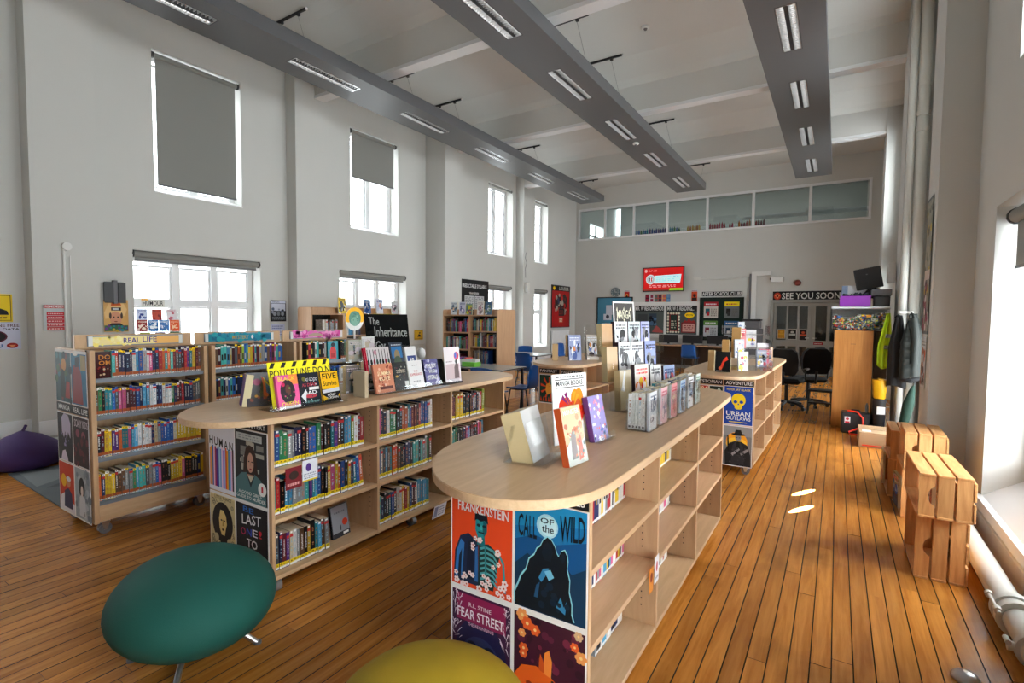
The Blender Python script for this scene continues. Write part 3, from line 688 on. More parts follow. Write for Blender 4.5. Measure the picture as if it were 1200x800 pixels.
def h2(s): s.dots(0, 0, 1, 1, 40, [srgb('1d8aa0'), srgb('1f6f8e'), srgb('2aa3ae')], .02, .05).text('MYSTERY', .36, .2, .62, .75, srgb('c6a24a')).ell(.68, .5, .02, .3, WHT)
def h3(s): s.dots(0, 0, 1, 1, 40, [srgb('e470b8'), srgb('f29fd0'), srgb('d94fa0')], .02, .05).ell(.46, .2, .16, .6, srgb('b9a08a'), 20, 0, 180).text('ROMANCE', .02, .12, .3, .5, srgb('7a2a6a')).text('love', .75, .2, .95, .6, srgb('8c2a60'))
C1 = case((-4.26, 1.385, 0), .77, 'grey-shelved bookcase on castors headed REAL LIFE, posters on its end', (srgb('f1dd9a'), h1))
C2 = case((-4.26, 2.185, 0), .77, 'grey-shelved bookcase on castors with teal header, middle of the row of three', (srgb('2088a0'), h2))
C3 = case((-4.26, 2.985, 0), .77, 'grey-shelved bookcase on castors with pink header, right end of the row', (srgb('ea86c2'), h3))

def tall_case(loc, rot, w, d, h, bays, label, shelves, by=None):
    by = by or d/2
    t = thing('tall_bookcase', loc, label, 'bookcase', rot)
    obj('side_panel', MB().prism([(0, 0), (d, 0), (d, h-.04), (d-.012, h-.012), (d-.04, h), (.04, h), (.012, h-.012), (0, h-.04)], 0, .025, T=Matrix(((0, 0, 1, 0), (1, 0, 0, 0), (0, 1, 0, 0), (0, 0, 0, 1)))), M['beech'], t)
    obj('side_panel', MB().prism([(0, 0), (d, 0), (d, h-.04), (d-.012, h-.012), (d-.04, h), (.04, h), (.012, h-.012), (0, h-.04)], w-.025, w, T=Matrix(((0, 0, 1, 0), (1, 0, 0, 0), (0, 1, 0, 0), (0, 0, 0, 1)))), M['beech'], t)
    bw = (w-.05)/bays
    for i in range(1, bays): obj('upright', MB().box(.025+bw*i-.02, .025+bw*i+.02, 0, d, 0, h-.1), M['beech'], t)
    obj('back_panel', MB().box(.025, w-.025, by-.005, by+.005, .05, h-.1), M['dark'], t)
    for i in range(bays):
        a, b = .025+bw*i+(.02 if i else 0), .025+bw*(i+1)-(.02 if i < bays-1 else 0)
        obj('gallery', MB().prism([(a, h-.1), (b, h-.1), (b, h-.03), (b-.03, h), (a+.03, h), (a, h-.03)], .10, .118, T=Matrix(((1, 0, 0, 0), (0, 0, 1, 0), (0, 1, 0, 0), (0, 0, 0, 1)))), M['beech'], t)
        for z in [h-.1]+list(shelves[i]): obj('shelf', MB().box(a, b, 0, d, z-.022, z), M['beech'], t)
    obj('plinth', MB().box(.025, w-.025, .03, d-.03, 0, .1), M['beech'], t)
    return t
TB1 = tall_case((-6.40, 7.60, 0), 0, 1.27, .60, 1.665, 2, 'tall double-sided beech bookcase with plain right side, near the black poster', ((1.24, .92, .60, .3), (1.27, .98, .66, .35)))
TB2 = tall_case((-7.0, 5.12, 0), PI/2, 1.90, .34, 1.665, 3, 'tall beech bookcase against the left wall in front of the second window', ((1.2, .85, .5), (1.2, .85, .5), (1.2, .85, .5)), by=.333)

# ---------------------------------------------------------------- shelved books
mcov = bpy.data.materials.new('book_cover'); nt, p_ = nodes(mcov); p_.inputs['Roughness'].default_value = .35
_oi = nt.nodes.new('ShaderNodeObjectInfo'); _tc = nt.nodes.new('ShaderNodeTexCoord'); _n = nt.nodes.new('ShaderNodeTexNoise'); _n.inputs['Scale'].default_value = 5
_va = nt.nodes.new('ShaderNodeVectorMath'); _va.operation = 'MULTIPLY_ADD'; _va.inputs[1].default_value = (1, 1, 2); _cr = nt.nodes.new('ShaderNodeCombineXYZ')
nt.links.new(_oi.outputs['Random'], _cr.inputs['X']); nt.links.new(_oi.outputs['Random'], _cr.inputs['Z'])
nt.links.new(_tc.outputs['Object'], _va.inputs[0]); nt.links.new(_cr.outputs['Vector'], _va.inputs[2]); nt.links.new(_va.outputs['Vector'], _n.inputs['Vector'])
_hs = nt.nodes.new('ShaderNodeHueSaturation'); _mr = nt.nodes.new('ShaderNodeMapRange'); _mr.inputs['From Min'].default_value = .3; _mr.inputs['From Max'].default_value = .7; _mr.inputs['To Min'].default_value = .75; _mr.inputs['To Max'].default_value = 1.25
nt.links.new(_n.outputs['Fac'], _mr.inputs['Value']); nt.links.new(_mr.outputs['Result'], _hs.inputs['Value']); nt.links.new(_oi.outputs['Color'], _hs.inputs['Color']); nt.links.new(_hs.outputs['Color'], p_.inputs['Base Color'])
mpage = mat('book_pages', (.62, .52, .36), .8, bump=.3, bscale=200)
PAL = [('navy', '1b2a5c'), ('black', '101013'), ('black', '17171c'), ('red', 'b3202a'), ('teal', '1d7f8c'), ('light blue', '4fa3cf'), ('blue', '2a63b5'), ('purple', '5a2f86'), ('pink', 'd95c92'), ('orange', 'd9652a'), ('yellow', 'e2bd2a'), ('green', '2f8a56'), ('grey', '8c8f92'), ('white', 'd9d9d4'), ('cream', 'cfc3a2'), ('maroon', '6b1a2a'), ('lime', '9dbf3a'), ('brown', '6a4a34'), ('turquoise', '49b3ae'), ('white', 'e6e6e6')]
PAL += [('navy', '16204a'), ('black', '0c0c10'), ('grey', '50545a'), ('blue', '1f4f96'), ('maroon', '4a1420')]
PAL = [(n, srgb(c)) for n, c in PAL]
def book_mesh(style, v):
    rn = random.Random(v*7+3); b = MB()
    b.box(-.5, .5, 0, 1, 0, 1, m=0, cf={})
    b.m[1] = 1; b.m[4] = 1
    tc = rn.choice([srgb('c8c8c8'), WHT, srgb('e0c34a'), BLK, srgb('a87050'), srgb('8fb0c0')])
    e = -.004
    def q(x0, x1, z0, z1, c): b.add([(x0, e, z0), (x1, e, z0), (x1, e, z1), (x0, e, z1)], [(0, 1, 2, 3)], c, 2)
    z = .30 if style == 'crime' else .33
    while z < .80:      # title letters running up the spine
        hh = rn.uniform(.018, .04); 
        if rn.random() < .6: q(-rn.uniform(.1, .22), rn.uniform(.1, .22), z, z+hh, tc)
        z += hh+.014
    if v % 3 == 0: e = -.003; q(-.5, .5, .82, .9, rn.choice([tc, srgb('c33'+'333'), srgb('3a6fb0')])); e = -.004
    if style == 'crime':
        q(-.49, .49, .02, .08, WHT); q(-.49, .49, .085, .18, srgb('e3c90e')); q(-.25, .25, .11, .15, BLK)
        if v % 2: q(-.3, .3, .93, .985, WHT)
    elif style == 'junior':
        q(-.49, .49, .02, .07, WHT); q(-.49, .49, .075, .19, srgb('a8562c')); q(-.3, .3, .03, .06, BLK)
        q(-.49, .49, .92, .995, (WHT, YEL, WHT, srgb('1d4fa8'), YEL, WHT)[v % 6]); q(-.2, .2, .94, .98, BLK)
    elif style == 'manga':
        q(-.49, .49, .02, .12, WHT); q(-.3, .3, .04, .1, BLK)
    return b.mesh('paperback', [mcov, mpage, M['print']])
BM = {st: [book_mesh(st, v) for v in range(6)] for st in ('crime', 'junior', 'manga', 'plain')}
ORD = ['first', 'second', 'third', 'fourth', 'fifth', 'sixth', 'seventh', 'eighth', 'ninth', 'tenth', 'eleventh', 'twelfth', 'thirteenth', 'fourteenth', 'fifteenth', 'sixteenth', 'seventeenth', 'eighteenth', 'nineteenth', 'twentieth']
ORD += ['twenty-'+x for x in ORD[:9]]+['thirtieth']+['thirty-'+x for x in ORD[:9]]+['fortieth']+['forty-'+x for x in ORD[:9]]
NBOOK = [0]; JOIN = MB()
def row(name, style, o, ang, x0, x1, z, y, place, group, h=(.175, .205), th=(.015, .028), lean_end=0, pal=None, dep=.125, seed=0, side='left', cat='book', n=99):
    """books side by side, spines to local -Y, from x0 to x1 in the frame at o turned by ang"""
    rn = random.Random(seed*31+17); x = x0; i = 0; T = Matrix.Translation(o) @ Matrix.Rotation(ang, 4, 'Z')
    items = []
    while x < x1 and i < n:
        w = rn.uniform(*th)
        if x+w > x1+.004: break
        items.append((x+w/2, w)); x += w+.0012; i += 1
    run = [rn.choice(pal or PAL) for _ in items]
    for k in range(1, len(run)):
        if rn.random() < .22: run[k] = run[k-1]
    for k, (cx, w) in enumerate(items):
        nm, c = run[k]; hh = rn.uniform(*h); kk = k if side == 'left' else len(items)-1-k
        j = rn.uniform(.9, 1.1) if style == 'manga' else rn.uniform(.55, 1.05)*(.8 if style == 'crime' else 1); c = tuple(min(1, q*j) for q in c)
        rem = len(items)-1-k; tilt = rn.uniform(-.012, .012)
        if lean_end and rem < 4: tilt = -lean_end*(4-rem)/4*.5
        if name == 'paperback':
            NBOOK[0] += 1
            if NBOOK[0] > 300:
                Tb = T @ Matrix.Translation((cx, y, z+.001)) @ Matrix.Rotation(tilt, 4, 'Y')
                JOIN.box(-w/2, w/2, 0, dep, 0, hh, c, T=Tb, cf={1: C_PAGE})
                JOIN.box(-w*.45, w*.45, -.0006, 0, hh*.02, hh*.08, WHT, T=Tb); JOIN.box(-w*.3, w*.3, -.0006, 0, hh*.36, hh*.62, rn.choice([srgb('a8a8a8'), BLK, BLK, srgb('a88a3a'), c]), T=Tb)
                if style != 'manga': JOIN.box(-w*.45, w*.45, -.0006, 0, hh*.08, hh*.19, srgb('a8562c'), T=Tb); JOIN.box(-w*.45, w*.45, -.0006, 0, hh*.92, hh*.99, rn.choice([WHT, WHT, YEL, srgb('1d4fa8')]), T=Tb)
                continue
        p = T @ Vector((cx, y+rn.uniform(0, .008), z+abs(math.sin(tilt))*w/2+.0008))
        b = put(name, rn.choice(BM[style]), None, p, (0, tilt, ang), '%s-spined %s, %s from %s, %s' % (nm, name.replace('_', ' ').replace('paperback book', 'paperback'), ORD[kk], side, place), cat, group, color=c, scale=(w, dep, hh))
PI2 = PI/2; C_PAGE = (.62, .52, .36)
# crime island: bays 1-3, three shelves
o2 = Vector((-2.54, 1.60, 0)); bays = [(.025, .755), (.777, 1.515), (1.54, 2.26)]
fill = {(0, 2): (.0, .66, .0), (0, 1): (.0, .655, .16), (0, 0): (.0, .40, .10), (1, 2): (0, .58, 0), (1, 1): (0, .585, 0), (1, 0): (0, .56, 0), (2, 2): (0, .50, 0), (2, 1): (0, .49, 0)}
for (b, s), (a_, l_, ln) in fill.items():
    bx = bays[b][0]
    row('paperback', 'crime', o2, PI2, bx+.004, bx+l_, ZS[s], .05, '%s shelf, %s bay, chalkboard island' % (('bottom', 'middle', 'top')[s], ('near', 'centre', 'far')[b]), 'paperbacks on the chalkboard island', h=(.185, .215), th=(.017, .031), lean_end=ln, seed=50+b*3+s)
# REAL LIFE case: four full shelves
for i, (z, pl) in enumerate(((1.09, 'top shelf, REAL LIFE bookcase'), (.83, 'second shelf, REAL LIFE bookcase'), (.54, 'third shelf, REAL LIFE bookcase'), (.235, 'bottom shelf, REAL LIFE bookcase'))):
    row('paperback', 'junior', Vector((-4.26, 1.385, 0)), PI2, (.135 if i == 0 else .035), .735, z, .03, pl, 'paperbacks on the REAL LIFE bookcase', th=(.016, .024), seed=i+1)
for j, (cy, nm) in enumerate(((2.185, 'teal-headed bookcase'), (2.985, 'pink-headed bookcase'))):
    for i, (z, pl) in enumerate(((1.09, 'top shelf, '), (.83, 'second shelf, '))):
        if j == 1 and i == 0:
            row('paperback', 'junior', Vector((-4.26, cy, 0)), PI2, .10, .33, z, .03, 'left end of top shelf, '+nm, 'paperbacks on the '+nm, th=(.016, .026), seed=22)
            row('paperback', 'junior', Vector((-4.26, cy, 0)), PI2, .50, .735, z, .03, 'right end of top shelf, '+nm, 'paperbacks on the '+nm, th=(.016, .026), seed=23)
        else: row('paperback', 'junior', Vector((-4.26, cy, 0)), PI2, .04, .66 if i == 0 else .735, z, .03, pl+nm, 'paperbacks on the '+nm, th=(.016, .026), seed=10+j*4+i)
# books on the far side of the front island, seen through its open bays (turned to the left)
o1 = Vector((-.665-.585, 1.54, 0))
for (b, s, a_, l_) in ((0, 2, .03, .76), (0, 1, .05, .75), (0, 0, .42, .74), (1, 2, .80, 1.545), (1, 1, .80, 1.545), (1, 0, .80, 1.50), (2, 1, 1.60, 2.31)):
    row('paperback', 'manga', Vector((-.815, 1.54, 0)), PI2, a_, l_, ZS[s], .0, '', '', h=(.17, .2), th=(.014, .024), seed=80+b*3+s, pal=[PAL[k] for k in (1, 2, 12, 13, 19, 3, 8, 10, 0, 5, 13, 19)])
obj('paperback_rows', JOIN, M['print'], None, label='packed rows of small paperbacks on the teal- and pink-headed bookcases and deep in the front island', cat='books', kind='stuff')
print('PAPERBACKS', NBOOK)
# tall bookcases
for i, (x0, x1, zz) in enumerate(((.03, .61, (1.24, .92, .60)), (.66, 1.235, (1.27, .98, .66)))):
    for k, z in enumerate(zz):
        row('library_book', 'plain', Vector((-6.40, 7.60, 0)), 0, x0+.01, x1-(.02 if k < 2 else .2), z, .06, '%s shelf, %s bay, tall bookcase near black poster' % (('top', 'second', 'third')[k], ('left', 'right')[i]), 'library books in the tall bookcase near the black poster', h=(.19, .26), th=(.018, .035), seed=120+i*4+k, dep=.16)
for i, (a_, b_) in enumerate(((.06, .62), (.66, 1.24), (1.28, 1.85))):
    for k, z in enumerate((1.2, .85)[:1 if i else 2]):
        row('library_book', 'plain', Vector((-7.0, 5.12, 0)), PI2, a_+(.2 if i == 0 else .05), b_-(.05 if i == 0 else .2), z, .06, '%s shelf, %s bay, tall bookcase by left wall' % (('top', 'second')[k], ('left', 'centre', 'right')[i]), 'library books in the tall bookcase by the left wall', h=(.2, .28), th=(.02, .04), seed=140+i*3+k, dep=.18, pal=[PAL[q] for q in (1, 2, 12, 13, 14, 17, 5, 0)])
# ---------------------------------------------------------------- posters on the unit ends
C_ = srgb
def strip(w, h, txt, x0=.08, x1=.92): return Art(w, h, BLK).text(txt, x0, .25, x1, .78, WHT)
# front island end
yE = 1.54-.004
a = Art(.288, .405, WHT); a.rect(.02, .02, .985, .985, C_('e2491f'))
a.poly([(.05, .06), (.07, .34), (.16, .50), (.30, .545), (.46, .47), (.46, .06)], C_('152544')); a.poly([(.07, .1), (.10, .34), (.17, .47), (.23, .44), (.19, .1)], C_('2f74ba')); a.poly([(.12, .1), (.14, .30), (.19, .38), (.17, .1)], C_('0e1a34')); a.poly([(.26, .1), (.29, .46), (.36, .50), (.38, .3), (.37, .1)], C_('0f1830')); a.poly([(.40, .1), (.41, .42), (.45, .44), (.455, .1)], C_('2a64a4'))
a.poly([(.46, .06), (.47, .48), (.60, .50), (.78, .43), (.86, .36), (.93, .2), (.94, .06)], C_('e2491f')); a.poly([(.46, .06), (.465, .46), (.62, .49), (.80, .42), (.74, .2), (.70, .06)], C_('10302f'))
for i in range(7):
    yy = .44-.048*i; a.poly([(.49, yy), (.58, yy+.025), (.70, yy+.01), (.77, yy-.045), (.745, yy-.05), (.69, yy-.012), (.58, yy+.004), (.50, yy-.022)], C_('4fa0a8'))
a.poly([(.56, .46), (.585, .46), (.60, .12), (.57, .12)], C_('2b7f86')).poly([(.80, .42), (.87, .36), (.90, .08), (.86, .08), (.84, .34), (.79, .40)], C_('3a8f98'))
a.poly([(.44, .46), (.57, .46), (.56, .58), (.45, .58)], C_('0f6a72')); a.poly([(.42, .70), (.41, .60), (.45, .535), (.54, .53), (.60, .60), (.60, .70)], C_('1a8a94')); a.poly([(.40, .68), (.41, .755), (.60, .755), (.62, .67), (.56, .70), (.5, .685), (.44, .70)], C_('0b1220')).poly([(.54, .70), (.6, .68), (.6, .6), (.55, .54), (.53, .6)], C_('0f5a66')); a.ell(.465, .645, .03, .014, C_('08202a')); a.ell(.555, .645, .03, .014, C_('08202a')); a.rect(.46, .575, .555, .588, C_('08202a')).poly([(.50, .65), (.52, .65), (.53, .605), (.49, .605)], C_('35aab2'))
rf = random.Random(4)
for i in range(34):
    fx, fy = rf.uniform(.06, .95), rf.uniform(.03, .20)
    if i > 24: fx, fy = rf.uniform(.3, .8), rf.uniform(.2, .52)
    a.flower(fx, fy, rf.uniform(.030, .05), C_('f0dcdc'), C_('c2563a'), 5)
a.text('FRANKENSTEIN', .14, .755, .94, .845, WHT, -.0)
sheet('poster', a, (-1.1055, yE, .500), 0, 'FRANKENSTEIN poster, orange with blue figure and white flowers', 'poster')
a = Art(.292, .405, WHT); a.rect(.02, .02, .98, .99, C_('0c4f86'))
a.poly([(.02, .62), (.3, .70), (.6, .66), (.98, .74), (.98, .99), (.02, .99)], C_('1173ad')).poly([(.02, .74), (.5, .80), (.98, .86), (.98, .99), (.02, .99)], C_('1889bf'))
a.poly([(.02, .40), (.2, .52), (.4, .45), (.62, .56), (.8, .44), (.98, .52), (.98, .02), (.02, .02)], C_('083352'))
a.ell(.47, .80, .145, .105, C_('a8e0f0')).ell(.48, .80, .115, .085, C_('c8eef6'))
wolf = [(.03, .14), (.08, .22), (.12, .30), (.19, .37), (.23, .47), (.30, .52), (.335, .58), (.38, .61), (.42, .67), (.475, .705), (.53, .685), (.575, .64), (.60, .585), (.625, .56), (.655, .61), (.70, .63), (.735, .59), (.745, .53), (.735, .47), (.77, .38), (.765, .28), (.80, .18), (.80, .10), (.83, .03), (.03, .03)]
a.poly([(x*1.04-.02, y+.012) for x, y in wolf], C_('8fd8e6')).poly(wolf, C_('05101c'))
a.poly([(.40, .56), (.43, .63), (.475, .665), (.52, .64), (.55, .58), (.52, .50), (.44, .50)], C_('0a1a28')).poly([(.64, .55), (.67, .60), (.70, .60), (.71, .55), (.68, .51)], C_('0a1a28')).poly([(.36, .33), (.42, .42), (.50, .44), (.47, .38), (.40, .30)], C_('2f7fb0')).poly([(.30, .15), (.33, .26), (.38, .30), (.35, .15)], C_('1b4f78')).poly([(.6, .12), (.66, .22), (.7, .14), (.74, .20), (.72, .08)], C_('2f7fb0'))
a.poly([(.44, .40), (.52, .43), (.57, .37), (.50, .33)], C_('6fb8d8')).dots(.2, .08, .75, .3, 10, [C_('0a2236')], .02, .05)
a.text('CALL', .07, .66, .33, .86, C_('06121e'), .0).text('WILD', .64, .70, .96, .92, C_('06121e'), .03).text('OF', .38, .82, .56, .87, C_('0a2a40')).text('the', .40, .745, .56, .81, C_('0a2a40'))
sheet('poster', a, (-.8145, yE, .500), 0, 'CALL OF THE WILD poster, dark blue with a howling wolf and pale moon', 'poster')
sheet('sign', Art(.282, .045, BLK).text('SERIES', .60, .22, .95, .82, WHT).text('THE', .2, .22, .5, .82, WHT), (-.810, yE-.001, .908), 0, 'black strip ending in SERIES just under the front worktop', 'sign')
a = Art(.288, .374, WHT); a.rect(.03, .02, .97, .965, C_('3a1438')).ell(.5, .32, .42, .42, C_('1c1840')).ell(.5, .2, .36, .34, C_('2c3158')).ell(.36, .42, .08, .05, C_('10142c')).ell(.64, .42, .08, .05, C_('10142c')).rect(.1, .66, .9, .94, C_('8c1d4e'))
for i in range(60):
    x = rf.choice([rf.uniform(.04, .16), rf.uniform(.86, .96)]); y = rf.uniform(.45, .95); x2 = x+rf.uniform(-.1, .1); y2 = y+rf.uniform(.02, .10); a.poly([(x, y), (min(.96, max(.04, x2)), min(.97, y2)), (min(.965, max(.05, x2+.015)), min(.97, y2))], C_('e8d8e4'))
a.text('R.L. STINE', .32, .83, .68, .875, C_('e8cbd8')).text('FEAR STREET', .13, .70, .88, .80, C_('f3e6ee')).text('THE BEGINNING', .30, .63, .72, .665, C_('d8a8c0'))
sheet('poster', a, (-1.1055, yE, .125), 0, 'FEAR STREET poster, dark purple with white branches, at the island foot', 'poster')
a = Art(.292, .374, WHT); a.rect(.02, .02, .98, .965, C_('3c1228'))
a.dots(.05, .05, .95, .95, 40, [C_('5a1f3a'), C_('2a0c1e'), C_('6e2440')], .02, .06)
for i in range(17): a.flower(rf.uniform(.06, .94), rf.choice([rf.uniform(.70, .95), rf.uniform(.05, .25), rf.uniform(.5, .9)]), rf.uniform(.05, .085), rf.choice([C_('e8622a'), C_('f0a05a'), C_('d8b48a')]), C_('f6d08a'), 6)
a.poly([(.05, .12), (.03, .34), (.14, .46), (.34, .50), (.48, .48), (.60, .42), (.72, .36), (.66, .28), (.54, .26), (.50, .1)], C_('e0601c')).poly([(.44, .46), (.46, .66), (.52, .70), (.56, .60), (.55, .44)], C_('ee8a3a')).poly([(.38, .48), (.40, .64), (.45, .56), (.46, .46)], C_('c8501c')).ell(.57, .405, .022, .018, BLK).poly([(.6, .3), (.72, .355), (.70, .3), (.62, .26)], C_('f4d9b0')).ell(.25, .3, .05, .03, C_('8c2d10')).ell(.15, .22, .05, .03, C_('8c2d10'))
sheet('poster', a, (-.8145, yE, .125), 0, 'burgundy poster with an orange fawn among orange flowers', 'poster')
# chalkboard island end
yE = 1.60-.004
sheet('sign', Art(.275, .03, BLK).text('CRIME', .3, .2, .8, .8, WHT), (-3.027, yE, .925), 0, 'black strip above the striped HUMAN poster', 'sign')
a = Art(.275, .42, C_('e6e8f2')); cs = ['e8946a', 'e8a01c', '3f6fb5', 'f0c6dc', 'a8285a', '5a2390', '1d3f9a', 'a8d0f0', '6fa8dc', 'f2d2ea', 'b08ae0', 'a8b8f0', 'e85a1c', 'f0a81c', '4a90c0', '8ab8f0', 'f0c8e0', '3c1030']
for i, c in enumerate(cs): a.rect(.03+i*.0525, .06, .03+(i+1)*.0525, .60+.05*((i*7) % 5)/5, C_(c))
for i, l in enumerate('HUMAN'): a.text(l, .04+i*.195, .655-.01*i, .04+i*.195+.14, .775-.01*i, BLK)
sheet('poster', a, (-3.027, yE, .500), 0, 'white HUMAN poster with bright vertical stripes dripping from black letters', 'poster')
sheet('sign', Art(.322, .05, BLK).text('& MYSTERY', .18, .22, .95, .8, WHT), (-2.725, yE, .908), 0, 'black strip reading & MYSTERY over the girl poster', 'sign')
a = Art(.322, .415, WHT); a.rect(.02, .02, .98, .985, C_('23262a'))
for i in range(13): a.rect(*(lambda x, y: (x, y, min(.97, x+rf.uniform(.12, .26)), y+rf.uniform(.05, .10)))(rf.uniform(.03, .72), rf.uniform(.42, .8)), C_(rf.choice(['b8b4a6', 'a7a89c', '7d7f7a', 'c9c5b4'])))
a.rect(.06, .85, .84, .945, C_('b9c3c4')).lines(.14, .865, .78, .935, 2, C_('8d979a'))
a.poly([(.27, .42), (.30, .62), (.36, .75), (.46, .80), (.58, .78), (.66, .68), (.70, .5), (.74, .36), (.60, .34), (.36, .38)], C_('33201a'))
a.poly([(.40, .40), (.60, .40), (.62, .30), (.38, .30)], C_('b58570')).ell(.49, .56, .105, .135, C_('c89a84')).poly([(.37, .60), (.40, .70), (.50, .73), (.42, .64), (.39, .52)], C_('33201a')).poly([(.61, .62), (.57, .70), (.48, .73), (.58, .66), (.60, .50)], C_('33201a'))
a.ell(.45, .575, .022, .009, BLK).ell(.545, .575, .022, .009, BLK).ell(.50, .475, .035, .012, C_('9a3a3a')).poly([(.49, .58), (.51, .58), (.515, .52), (.485, .52)], C_('b98672'))
a.poly([(.03, .02), (.05, .30), (.22, .40), (.38, .42), (.5, .27), (.62, .42), (.80, .36), (.93, .24), (.95, .02)], C_('4c7478')).poly([(.36, .42), (.5, .22), (.64, .42), (.6, .38), (.5, .30), (.4, .38)], C_('1c2a30')).poly([(.42, .38), (.5, .29), (.59, .38)], C_('c3bfa8'))
a.ell(.84, .24, .12, .09, C_('f2f2f0')).rect(.815, .20, .865, .28, C_('c02a3a')).text('A GOOD GIRL\'S', .12, .115, .82, .16, WHT, -.0).text('GUIDE TO MURDER', .06, .055, .94, .10, WHT)
sheet('poster', a, (-2.725, yE, .490), 0, 'A GOOD GIRL\'S GUIDE TO MURDER poster with dark-haired girl in teal', 'poster')
a = Art(.275, .392, WHT); a.rect(.015, .0, .985, .96, C_('dccf9e')).rect(.03, .03, .97, .94, C_('c8b98a'))
_pt = [(rf.uniform(.09, .91), rf.uniform(.07, .91)) for i in range(90)]
for rx, ry, c in ((.05, .033, '3b3a30'), (.034, .022, 'cfc298'), (.016, .011, '3b3a30')):
    a.n += 1
    for x, y in _pt: a.n -= 1; a.ell(x, y, rx, ry, C_(c), 9)
a.rect(.18, .89, .87, .955, C_('c8b98a')).text('LITTLE THINGS', .2, .90, .85, .945, C_('3b2f24')).ell(.5, .55, .43, .33, C_('c8b98a'), 30).ell(.5, .55, .40, .31, C_('150d0b'), 30)
a.poly([(.36, .60), (.42, .74), (.54, .74), (.64, .66), (.67, .54), (.62, .46), (.58, .36), (.46, .36), (.38, .46)], C_('dcc27e')).poly([(.42, .36), (.62, .36), (.68, .1), (.38, .1)], C_('1c1210')).ell(.46, .585, .035, .012, BLK).ell(.58, .585, .035, .012, BLK).poly([(.51, .6), (.54, .6), (.55, .50), (.49, .50)], C_('a8873e')).ell(.52, .445, .05, .018, C_('3b2015')).ell(.26, .30, .09, .06, C_('bdb08a')).ell(.76, .28, .09, .06, C_('bdb08a'))
sheet('poster', a, (-3.027, yE, .100), 0, 'cream ornamental poster of a woman with a round dark afro', 'poster')
a = Art(.322, .384, WHT); a.rect(.02, .0, .97, .97, C_('121116')).text('BE', .24, .86, .56, .94, C_('2a6ac0'), -.01).text('LAST', .20, .66, .78, .81, WHT, .05)
for i, (l, c) in enumerate((('O', 'c02a5a'), ('N', '3a4fc0'), ('E', 'e8e4f0'), ('!', 'd8283a'))): a.text(l, .16+i*.18, .50+.012*i, .16+i*.18+(.15 if i < 3 else .1), .61+.012*i, C_(c))
a.text('TO', .34, .34, .66, .47, WHT).text('DIE', .3, .03, .7, .13, C_('2a6ac0'))
sheet('poster', a, (-2.725, yE, .105), 0, 'black poster reading LAST ONE TO in white and coloured letters', 'poster')
# far island 3 end
yE = 5.43-.008
sheet('sign', Art(.272, .055, BLK).text('ADVENTURE', .06, .22, .94, .8, WHT), (-.795, yE, .880), 0, 'black ADVENTURE strip on the far right island end', 'sign')
sheet('sign', Art(.272, .055, BLK).text('DYSTOPIAN', .06, .22, .96, .8, WHT), (-1.08, yE, .880), 0, 'black DYSTOPIAN strip on the far right island end', 'sign')
a = Art(.272, .385, WHT); a.rect(.02, .02, .98, .99, C_('153f9e')).text('PETER JAY BLACK', .10, .87, .90, .94, C_('e3c93a'))
a.ell(.5, .65, .24, .17, C_('f0cf1a')).poly([(.36, .56), (.64, .56), (.62, .44), (.57, .41), (.43, .41), (.38, .44)], C_('f0cf1a')).ell(.40, .60, .065, .04, C_('153f9e')).ell(.60, .60, .065, .04, C_('153f9e')).poly([(.47, .56), (.53, .56), (.5, .51)], C_('153f9e'))
for i in range(5): a.rect(.40+i*.045, .42, .405+i*.045, .47, C_('153f9e'))
a.text('URBAN', .10, .24, .90, .36, WHT).text('OUTLAWS', .10, .13, .92, .225, WHT).rect(.2, .07, .8, .09, C_('e3c93a'))
sheet('poster', a, (-.795, yE, .492), 0, 'blue URBAN OUTLAWS poster with a yellow skull', 'poster')
a = Art(.272, .405, WHT); a.rect(.02, .02, .98, .98, C_('77797c')).rect(.02, .75, .98, .98, C_('8d8f92')).ell(.48, .62, .36, .22, C_('f0a01e')).ell(.48, .55, .36, .16, C_('f6c23a'))
a.poly([(.10, .02), (.08, .36), (.24, .56), (.42, .62), (.62, .62), (.84, .54), (.95, .3), (.96, .02)], C_('1b1c20')).poly([(.30, .06), (.34, .5), (.44, .6), (.60, .6), (.70, .5), (.74, .06)], C_('2e3036')).poly([(.44, .3), (.48, .6), (.58, .6), (.60, .3)], C_('0e0f12')).ell(.53, .71, .10, .085, C_('8a8a8c')).ell(.53, .79, .24, .03, C_('101112')).poly([(.40, .80), (.44, .90), (.62, .90), (.66, .80)], C_('17181a')).ell(.49, .71, .018, .01, BLK).ell(.57, .71, .018, .01, BLK)
a.poly([(.30, .30), (.55, .46), (.60, .42), (.36, .25)], C_('9a9ba0')).poly([(.60, .34), (.84, .46), (.88, .40), (.64, .28)], C_('8a8b90')).poly([(.18, .36), (.16, .74), (.20, .74), (.24, .36)], C_('0c0c0e')).dots(.2, .05, .85, .45, 30, [C_('2c2d31'), C_('3b3c40')], .015, .04)
sheet('poster', a, (-.795, yE, .082), 0, 'grey western poster of a hatted rider before an orange sun', 'poster')
a = Art(.135, .18, WHT); a.rect(.04, .03, .96, .96, C_('b8352a')).text('1984', .10, .62, .9, .92, C_('f0d9b0')).ell(.5, .3, .2, .15, C_('f0d9b0')).ell(.5, .3, .09, .09, BLK)
sheet('poster', a, (-1.145, yE, .69), 0, 'small red 1984 poster under the DYSTOPIAN strip', 'poster')
a = Art(.135, .18, WHT); a.rect(.04, .03, .96, .96, C_('12261c'))
for x, y in ((.3, .7), (.7, .75), (.35, .4), (.72, .35)): a.ell(x, y, .12, .09, C_('c9d8cc')).ell(x, y, .06, .04, C_('12261c'))
sheet('poster', a, (-1.005, yE, .69), 0, 'small dark green poster with four pale rings beside the 1984 poster', 'poster')
